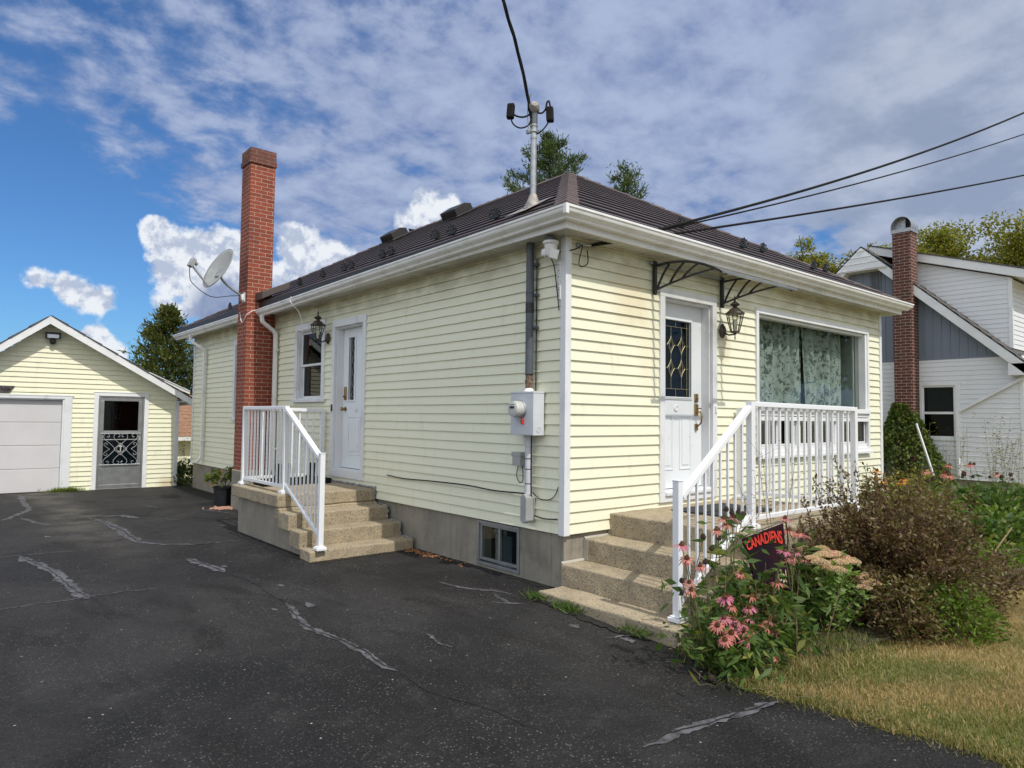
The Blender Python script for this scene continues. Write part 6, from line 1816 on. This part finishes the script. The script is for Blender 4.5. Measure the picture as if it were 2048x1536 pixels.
# sedum with pinkish heads
t = empty('sedum', (.98, -2.05, -.1), 'fleshy pale green sedum with flat pinkish beige flower heads', 'flower plant')
hp = [(.80, -1.95, .46), (.90, -1.98, .485), (1.0, -1.99, .48), (1.08, -2.0, .47), (1.16, -2.02, .44), (1.22, -2.06, .41), (.84, -2.05, .40), (.92, -2.08, .385), (1.0, -2.06, .43), (1.1, -2.08, .42), (1.24, -2.16, .30), (1.20, -2.22, .27), (1.12, -2.2, .235), (1.28, -2.12, .25), (.78, -2.02, .45), (1.05, -1.9, .50)]
st = MB()
for p in hp:
    b = Vector((.98 + random.gauss(0, .06), -2.02 + random.gauss(0, .05), -.1)); st.tube([b, b.lerp(Vector(p), .5) + Vector((0, 0, .03)), p], [.008, .007, .005], 6)
st.build('stems', M['stem'], t, fixn=False)
k = rng.integers(0, len(hp), 900); f = rng.random(900) ** .9; B_ = np.array([.98, -2.02, -.1]); Hh = np.array(hp)[k]; P = B_ + (Hh - B_) * (f * .92 + .04)[:, None] + rng.normal(0, .035, (900, 3)); a = rng.random(900) * 6.283
leaf_mesh('leaves', P, np.stack([np.cos(a), np.sin(a), rng.normal(.25, .35, 900)], 1), rng.uniform(.05, .085, 900), .52, M['lf_sedum'], t, fold=.2)
for i, p in enumerate(hp):
    n = 620; a = rng.random(n) * 6.283; r = np.sqrt(rng.random(n)) * (.072 if i % 3 else .058); x = np.stack([np.cos(a) * r, np.sin(a) * r, .022 * (1 - (r / .065) ** 2) + rng.normal(0, .004, n)], 1)
    o = leaf_mesh('flower_head', np.array(p) + x, rng.normal(0, .5, (n, 3)) + np.array([0, 0, 1.]), np.full(n, .009), .9, M['sed_head'], t, tint=np.clip(rng.normal(.3 + .6 * (i in (3, 4, 13, 2)), .2, n), 0, 1))

# small pink sedum sprig apart from the clump
t = empty('sedum', (1.38, -2.2, -.1), 'single pink sedum head on a bent stalk below the purple shrub', 'flower plant')
MB().tube([(1.34, -2.16, -.1), (1.36, -2.2, .06), (1.33, -2.26, .14)], .004, 5).build('stems', M['stem'], t)
n = 160; a = rng.random(n) * 6.283; r = np.sqrt(rng.random(n)) * .03
leaf_mesh('flower_head', np.array([1.33, -2.26, .14]) + np.stack([np.cos(a) * r, np.sin(a) * r, .012 * (1 - (r / .03) ** 2)], 1), rng.normal(0, .5, (n, 3)) + np.array([0, 0, 1.]), np.full(n, .009), .9, M['sed_head'], t, tint=np.full(n, .95))

# purple-leaved shrub
t = empty('purple_shrub', (1.95, -2.15, -.1), 'large bushy shrub with dark purple and bronze leaves before the front railing', 'shrub')
cen = np.array([1.95, -2.12, -.1]); pts = []; dirs = []; tb = MB(); rd = random.Random(5)
for k in range(520):
    a = rd.uniform(0, 6.283); el = math.asin(rd.uniform(.0, .99)); rx_, ry_, rz_ = 1.10, .80, 1.17
    v = np.array([math.cos(a) * math.cos(el) * rx_, math.sin(a) * math.cos(el) * ry_, math.sin(el) * rz_ + .05]) * rd.uniform(.55, 1.03)
    if k % 11 == 0: v[2] += rd.uniform(.06, .16)
    tip = cen + v; base = cen + np.array([v[0] * .12, v[1] * .12, .0]); mid = base * .45 + tip * .55 + np.array([0, 0, .08])
    if k % 3 == 0: tb.tube([tuple(base), tuple(mid), tuple(tip)], [.007, .005, .002], 4)
    m_ = 92; f = .48 + .54 * rng.random(m_); q = (1 - f)[:, None] ** 2 * base + 2 * (f * (1 - f))[:, None] * mid + (f ** 2)[:, None] * tip
    pts.append(q + rng.normal(0, .030, (m_, 3)))
    ax = (tip - mid) / np.linalg.norm(tip - mid); dirs.append(ax * .55 + rng.normal(0, .55, (m_, 3)))
for sx, sy, sz in ((1.12, -1.72, .86), (1.28, -1.72, 1.06), (1.62, -1.75, 1.22), (1.78, -1.76, 1.10), (1.95, -1.78, 1.14), (2.08, -1.8, 1.16), (.96, -1.75, .72), (1.45, -1.75, .98), (2.3, -1.9, 1.08)):
    base = np.array([sx + .2, sy - .1, .35]); tip = np.array([sx, sy, sz]); tb.tube([tuple(base), tuple(tip)], [.006, .002], 4); f = rng.random(80); pts.append(base + (tip - base) * f[:, None] + rng.normal(0, .016, (80, 3))); dirs.append(rng.normal(0, .8, (80, 3)) + np.array([0, 0, .7]))
P = np.concatenate(pts); Dd = np.concatenate(dirs)
tint = np.clip(rng.normal(.42, .22, len(P)) + .10 * np.sin(P[:, 0] * 5) * np.cos(P[:, 2] * 6) + np.where(P[:, 2] < .35, .18, 0), 0, 1)
leaf_mesh('leaves', P, Dd, rng.uniform(.028, .052, len(P)), .5, M['lf_purple'], t, tint=tint); tb.build('branches', M['bark'], t, fixn=False)
# low spreading dark branch to the right
t = empty('purple_shrub', (2.75, -2.5, -.1), 'low dark bronze shrub branch sweeping out over the lawn at right', 'shrub')
P = []; Dd = []; tb = MB()
for k in range(26):
    b = np.array([2.3 + rng.normal(0, .1), -2.35 + rng.normal(0, .1), 0.0]); tip = np.array([2.75 + rng.normal(.25, .35), -2.62 + rng.normal(0, .18), .12 + abs(rng.normal(.05, .16))]); f = .3 + .75 * rng.random(55); P.append(b + (tip - b) * f[:, None] + rng.normal(0, .035, (55, 3))); Dd.append((tip - b) + rng.normal(0, .5, (55, 3))); tb.tube([tuple(b), tuple(tip)], [.006, .002], 4)
P = np.concatenate(P); leaf_mesh('leaves', P, np.concatenate(Dd), rng.uniform(.03, .055, len(P)), .46, M['lf_purple'], t, tint=np.clip(rng.normal(.3, .2, len(P)), 0, 1)); tb.build('branches', M['bark'], t, fixn=False)


def clump(name, loc, label, cat, r, h, n, mat, lmin, lmax, wr, group=None, stems=0, flat=1.0, up=.4, shell=.5):
    root = empty(name, loc, label, cat, group)
    a = rng.random(n) * 6.283; u = rng.random(n); el = np.arcsin(u ** .8); rr = shell + (1 - shell) * rng.random(n)
    P = np.stack([np.cos(a) * np.cos(el) * r * rr, np.sin(a) * np.cos(el) * r * flat * rr, np.sin(el) * h * rr], 1) + np.array(loc) + rng.normal(0, .04 * r, (n, 3))
    D = np.stack([np.cos(a), np.sin(a), rng.normal(up, .4, n)], 1) + rng.normal(0, .4, (n, 3))
    leaf_mesh('leaves', P, D, rng.uniform(lmin, lmax, n), wr, M[mat], root, fold=.15)
    if stems:
        st = MB()
        for k in range(stems):
            q = random.uniform(0, 6.28); st.tube([(loc[0] + random.gauss(0, .05), loc[1] + random.gauss(0, .05), loc[2] - .03), (loc[0] + math.cos(q) * r * .6, loc[1] + math.sin(q) * r * .6 * flat, loc[2] + h * random.uniform(.5, .9))], .005, 5)
        st.build('stems', M['stem'], root, fixn=False)
    return root


clump('spirea', (1.62, -2.66, -.12), 'yellow-green low spirea at the foot of the purple shrub', 'shrub', .34, .42, 1500, 'lf_lime', .035, .065, .42, None, 14)
clump('spirea', (1.25, -2.45, -.12), 'bronze-tinged low green sprigs between the sedum and the lime spirea', 'shrub', .26, .36, 800, 'lf_purple', .03, .055, .45, None, 10)
clump('goldenrod', (6.2, -.75, -.1), 'golden yellow goldenrod clump before the ivy chimney', 'flower plant', .62, 1.02, 2600, 'lf_gold', .035, .09, .35, 'goldenrod in the side bed', 20)
clump('goldenrod', (5.0, -1.0, -.1), 'olive-gold goldenrod just behind the purple shrub top', 'flower plant', .5, .92, 1500, 'lf_gold', .035, .09, .35, 'goldenrod in the side bed', 14)
GB = 'leafy perennials in the far bed'
clump('perennial', (5.6, -1.9, -.1), 'broad-leaved green perennials right of the purple shrub', 'plant', .75, .50, 1300, 'lf_green', .08, .16, .4, GB, 16)
clump('perennial', (6.7, -1.75, -.1), 'bright green perennials at the right edge of the photo', 'plant', .7, .48, 1300, 'lf_lime', .08, .15, .42, GB, 16)
clump('perennial', (8.2, -1.2, -.1), 'dark green perennials below the white neighbour wall', 'plant', 1.0, .62, 1500, 'lf_green', .09, .18, .38, GB, 16)
clump('perennial', (10.2, -.8, -.1), 'mixed green perennials along the neighbour wall foot', 'plant', 1.3, .5, 1500, 'lf_green', .09, .18, .38, GB, 16)
clump('perennial', (4.3, -2.3, -.1), 'yellowing perennials spilling onto the lawn beside the shrub', 'plant', .55, .36, 900, 'lf_lime', .05, .11, .4, GB, 10)
clump('perennial', (7.4, -.2, -.1), 'green perennials against the bungalow right corner', 'plant', .6, .55, 800, 'lf_green', .06, .13, .4, GB, 10)
clump('perennial', (.35, -1.72, -.1), 'tangled green perennial stems along the front step side', 'plant', .45, .55, 900, 'lf_green', .05, .12, .3, None, 18, .5)
clump('perennial', (1.5, -1.68, -.1), 'shaded green perennials under the front railing', 'plant', .6, .5, 800, 'lf_green', .05, .1, .4, None, 12, .4)
# small weeds and dark plants in the gap by the garage
clump('gap_shrub', (.12, 12.45, -.12), 'dark green shrub in the gap between garage and bungalow', 'shrub', .42, .62, 1200, 'lf_green', .06, .12, .4, None, 10)


def wisps(name, loc, label, n, h, spread, mat, smat, leaf, seed, nl=16, group=None, cat='weed', curve=.12):
    rd = random.Random(seed); root = empty(name, loc, label, cat, group); st = MB(); P = []; D = []
    for k in range(n):
        b = Vector((loc[0] + rd.gauss(0, spread), loc[1] + rd.gauss(0, spread * .6), loc[2] - .02)); hh = h * rd.uniform(.65, 1.05); t = b + Vector((rd.gauss(0, curve), rd.gauss(0, curve), hh)); m_ = b.lerp(t, .5) + Vector((rd.gauss(0, .03), rd.gauss(0, .03), 0))
        st.tube([b, m_, t], [.0035, .0026, .0014], 4)
        for q in range(nl):
            f = rd.uniform(.25, 1.0); c = (b.lerp(m_, f * 2) if f < .5 else m_.lerp(t, f * 2 - 1)); a = rd.uniform(0, 6.28); e = c + Vector((math.cos(a), math.sin(a), rd.uniform(.3, 1.2))) * rd.uniform(.03, .10) * (h / .9)
            if q % 2 == 0: st.tube([c, e], [.0014, .0008], 3)
            P.append(tuple(e if q % 2 == 0 else c)); D.append((math.cos(a), math.sin(a), rd.uniform(-.4, .6)))
    st.build('stems', M[smat], root, fixn=False)
    leaf_mesh('leaves', P, D, rng.uniform(leaf[0], leaf[1], len(P)), .4, M[mat], root)
    return root


wisps('tall_weed', (.78, -1.62, -.1), 'thin tall weed stems with tiny seed pods before the upper railing post', 5, 1.55, .06, 'lf_dry', 'dry_stem', (.012, .03), 21, 26, curve=.14)
wisps('tall_weed', (2.95, -1.45, -.1), 'wispy seed stems beside the railing end post', 5, 1.25, .12, 'lf_dry', 'stem', (.014, .035), 22, 20)
wisps('tall_aster', (12.7, 1.0, -.05), 'loose pale stems growing below the neighbour window', 12, 1.55, .35, 'lf_gold', 'stem', (.03, .06), 23, 18, 'tall wispy plants at the neighbour wall')
wisps('tall_aster', (12.2, -.25, -.05), 'dense pale flowering stems before the neighbour wall near the right edge', 22, 1.75, .32, 'lf_gold', 'stem', (.03, .065), 24, 24, 'tall wispy plants at the neighbour wall')
wisps('dried_flower', (.10, 13.4, -.1), 'tall dried brown flower spikes in the gap by the garage', 12, 1.15, .16, 'lf_dry', 'dry_stem', (.03, .06), 25, 22)
wisps('dry_stalk', (-.05, -1.95, -.1), 'dry grassy stalks rising among the coneflowers', 14, .62, .18, 'lf_dry', 'dry_stem', (.02, .05), 26, 8)
tag(MB().tube(sp((2.95, -2.45, .0), (3.2, -2.5, .30), (3.6, -2.55, .52)), .008, 6).build('bare_branch', M['dry_stem']), 'bare pale branch slanting up from the lawn at the right', 'branch')

# garden flag
t = empty('garden_flag', (.23, -1.62, -.1), 'dark maroon garden flag with red arched lettering among the coneflowers', 'flag')
TL, TR, BR, BL_ = [Vector(p) for p in [(0.279, -1.648, 0.629), (0.555, -1.836, 0.75), (0.546, -1.902, 0.242), (0.29, -1.744, 0.335)]]
def fl(u, v):
    p = TL * (1 - u) * (1 - v) + TR * u * (1 - v) + BR * u * v + BL_ * (1 - u) * v
    nn = (TR - TL).cross(BL_ - TL).normalized(); w = .007 * math.sin(u * 5.5 + v * 2.2) + .004 * math.sin(v * 7)
    return p + nn * w
mb = MB(); NU, NV = 24, 24
for j in range(NV + 1):
    for i in range(NU + 1): mb.v.append(tuple(fl(i / NU, j / NV)))
for j in range(NV):
    for i in range(NU): mb.f.append([j * (NU + 1) + i, j * (NU + 1) + i + 1, (j + 1) * (NU + 1) + i + 1, (j + 1) * (NU + 1) + i]); mb.m.append(0); mb.sm.append(True)
cl = mb.build('cloth', M['flag'], t, fixn=False)
sm2 = cl.modifiers.new('thickness', 'SOLIDIFY'); sm2.thickness = .002; sm2.offset = 0


def flag_print(name, txt, size, u0, v0, mat, sx=1., arch=0., bold=.006, width=.5):
    o = lettering(name, txt, size, mat, Matrix.Identity(4), cl, .001, 1.0, bold=bold)
    W_ = (TR - TL).length; H_ = (BL_ - TL).length; nn = (TR - TL).cross(BL_ - TL).normalized()
    if nn.dot(CAM - TL) < 0: nn = -nn
    xs_ = [v.co.x for v in o.data.vertices]; sc_ = width / (max(xs_) - min(xs_)); xm_ = (max(xs_) + min(xs_)) / 2
    for v in o.data.vertices:
        x, y, z = (v.co.x - xm_) * sc_, v.co.y, v.co.z
        u = u0 + x; vv = v0 - y / H_ - arch * (1 - (2 * x / width) ** 2)
        v.co = fl(u, vv) + nn * (.007 + z)
    return o


flag_print('lettering', 'CANADIENS', .082, .50, .30, M['flag_red'], arch=.07, width=.86, bold=.0025)
flag_print('lettering', 'Up!', .085, .80, .88, M['flag_cream'], width=.24, bold=.001)
mb = MB()
mb.tube([TL + (TL - TR) * .10 + Vector((0, 0, .004))] + [TL.lerp(TR, f) + Vector((0, 0, .014)) for f in (0, .5, 1)] + [TR + Vector((.02, -.016, -.005)), TR + Vector((.03, -.022, -.10)), Vector((TR.x + .035, TR.y - .025, -.14))], .005, 6)
mb.tube([TL + (TL - TR) * .10 + Vector((-.018 + .018 * math.cos(a), .0, .004 + .018 * math.sin(a))) for a in np.linspace(0, 6.283, 16)], .004, 5, cap=False)
mb.build('wire_stand', M['black_metal'], t)

# dead flower head lying on the asphalt
t = empty('fallen_flower', (-.71, -2.03, -.09), 'dead brown flower head with its straw stem lying on the asphalt', 'flower')
put_bloom(t, (-.71, -2.03, gz(-.7, -2) + .018), 'dead', 1.3, (.4, -.8, .4)); mb = MB()
mb.tube([(-.72, -2.01, gz(-.7, -2) + .01), (-.70, -1.95, gz(-.7, -2) + .012), (-.62, -1.84, gz(-.6, -1.9) + .01)], .0025, 4); mb.tube([(-.75, -1.98, gz(-.7, -2) + .01), (-.66, -1.92, gz(-.7, -2) + .01)], .002, 4); mb.build('stems', M['dry_stem'], t)
mb = MB()
for k in range(46):
    x = -.45 + random.gauss(0, .13); y = random.uniform(-3.0, -1.7); a = random.uniform(0, 3.14); l = random.uniform(.04, .16)
    z = gz(x, y) + .012; mb.tube([(x, y, z), (x + math.cos(a) * l * .5, y + math.sin(a) * l * .5, z + .008), (x + math.cos(a) * l, y + math.sin(a) * l, z + .002)], .0013, 3)
tag(mb.build('straw_litter', M['dry_stem'], fixn=False), kind='stuff')


# lawn blades
def grass_patch(name, n, fn, mats, lmin, lmax, wmul=1., seed=3):
    rg = np.random.default_rng(seed); X, Y = fn(rg, n); m = len(X)
    Z = np.array([gz(x, y) for x, y in zip(X, Y)]) - .03
    L = rg.uniform(lmin, lmax, m); a = rg.random(m) * 6.283; ln = np.abs(rg.normal(0, 2.2, m))
    D = np.stack([np.cos(a) * ln, np.sin(a) * ln, np.ones(m)], 1); S = np.stack([-np.sin(a), np.cos(a), np.zeros(m)], 1)
    g_ = np.sin(X * 3.1 + 1.3 * np.sin(Y * 2.3)) * np.cos(Y * 2.7 + np.sin(X * 1.9)) + rg.normal(0, .35, m)
    t = np.clip(rg.normal(.42, .25, m), 0, .84); t = np.where(g_ > .40, .99, t)
    o = leaf_mesh(name, np.stack([X, Y, Z], 1), D, L + .03,   .11 * wmul, mats, None, tint=t, fold=.3, S=S); return tag(o, kind='stuff')


def lawn_area(rg, n):
    d = 1.2 + 9.5 * rg.random(n * 3) ** 1.35; th = rg.uniform(R_(38), R_(92), n * 3)
    X = CAM.x + np.sin(th) * (d + 2.2); Y = CAM.y + np.cos(th) * (d + 2.2)
    e = np.array([edge_x(y) for y in Y]) - .02 + np.abs(rg.normal(0, .04, len(Y)))
    ok = (X > e) & (Y < -1.52 - .0 * X) | ((X > 3.2) & (Y < -.1))
    X, Y = X[ok], Y[ok]; return X[:n], Y[:n]


grass_patch('lawn_grass', 150000, lawn_area, M['grass'], .006, .024)


def edge_area(rg, n):
    Y = rg.uniform(-4.6, -1.45, n); e = np.array([edge_x(y) for y in Y]); X = e + rg.normal(.06, .07, n); return X, Y


grass_patch('edge_grass', 6500, edge_area, M['grass_g'], .012, .045, 1., 4)


def bed_area(rg, n):
    X = rg.normal(.25, .55, n); Y = rg.normal(-2.15, .16, n); ok = (X > -.36); return X[ok], Y[ok]


M['grass_bed'] = leaf_mat('bed_grass_blades', (.075, .12, .025), (.20, .23, .06), (.34, .27, .12), .35)
grass_patch('bed_grass', 8000, bed_area, M['grass_bed'], .02, .06, .9, 5)


def tuft(loc, label, n, h, seed, r):
    rg = np.random.default_rng(seed); a = rg.random(n) * 6.283; ln = rg.uniform(.4, 2.2, n)
    P = np.stack([loc[0] + rg.normal(0, r, n), loc[1] + rg.normal(0, r * 1.6, n), np.full(n, loc[2])], 1)
    t = empty('grass_tuft', loc, label, 'grass tuft', 'grass tufts at the front step'); leaf_mesh('blades', P, np.stack([np.cos(a) * ln, np.sin(a) * ln, np.ones(n)], 1), rg.uniform(h * .5, h, n), .085, M['lf_green'], t, tint=rg.uniform(.3, .8, n), fold=.3)


tuft((-.36, -.04, -.05), 'small green grass tuft at the house end of the lowest front step', 150, .11, 31, .035)
tuft((-.37, -.42, -.06), 'larger green grass tuft beside the middle of the lowest front step', 260, .12, 32, .04)
tuft((-.36, -1.15, -.08), 'sparse grass tuft at the front end of the lowest front step', 170, .10, 33, .05)
t = empty('grass_tuft', (-2.3, 12.2, -.1), 'thin grass growing along the garage door sill', 'grass tuft', 'grass tufts at the garage')
n = 700; X = -2.30 + rng.normal(0, .15, n); leaf_mesh('blades', np.stack([X, np.full(n, 12.22) + rng.normal(0, .02, n), np.full(n, -.09)], 1), rng.normal(0, .5, (n, 3)) + np.array([0, 0, 1.]), rng.uniform(.04, .13, n), .1, M['lf_lime'], t)
# mulch under the bed
mb = MB(); n = 40
for i in range(n + 1):
    x = -.34 + 4.6 * i / n
    for y in (-1.50, -1.8, -2.1 - .35 * math.sin(i / n * 3.1)): mb.v.append((x, y, gz(x, y) + random.uniform(-.006, .012) - .004))
for i in range(n):
    for j in range(2): mb.f.append([3 * i + j, 3 * i + 3 + j, 3 * i + 4 + j, 3 * i + 1 + j]); mb.m.append(0); mb.sm.append(True)
tag(mb.build('flower_bed_soil', M['dirt'], fixn=False), kind='structure')
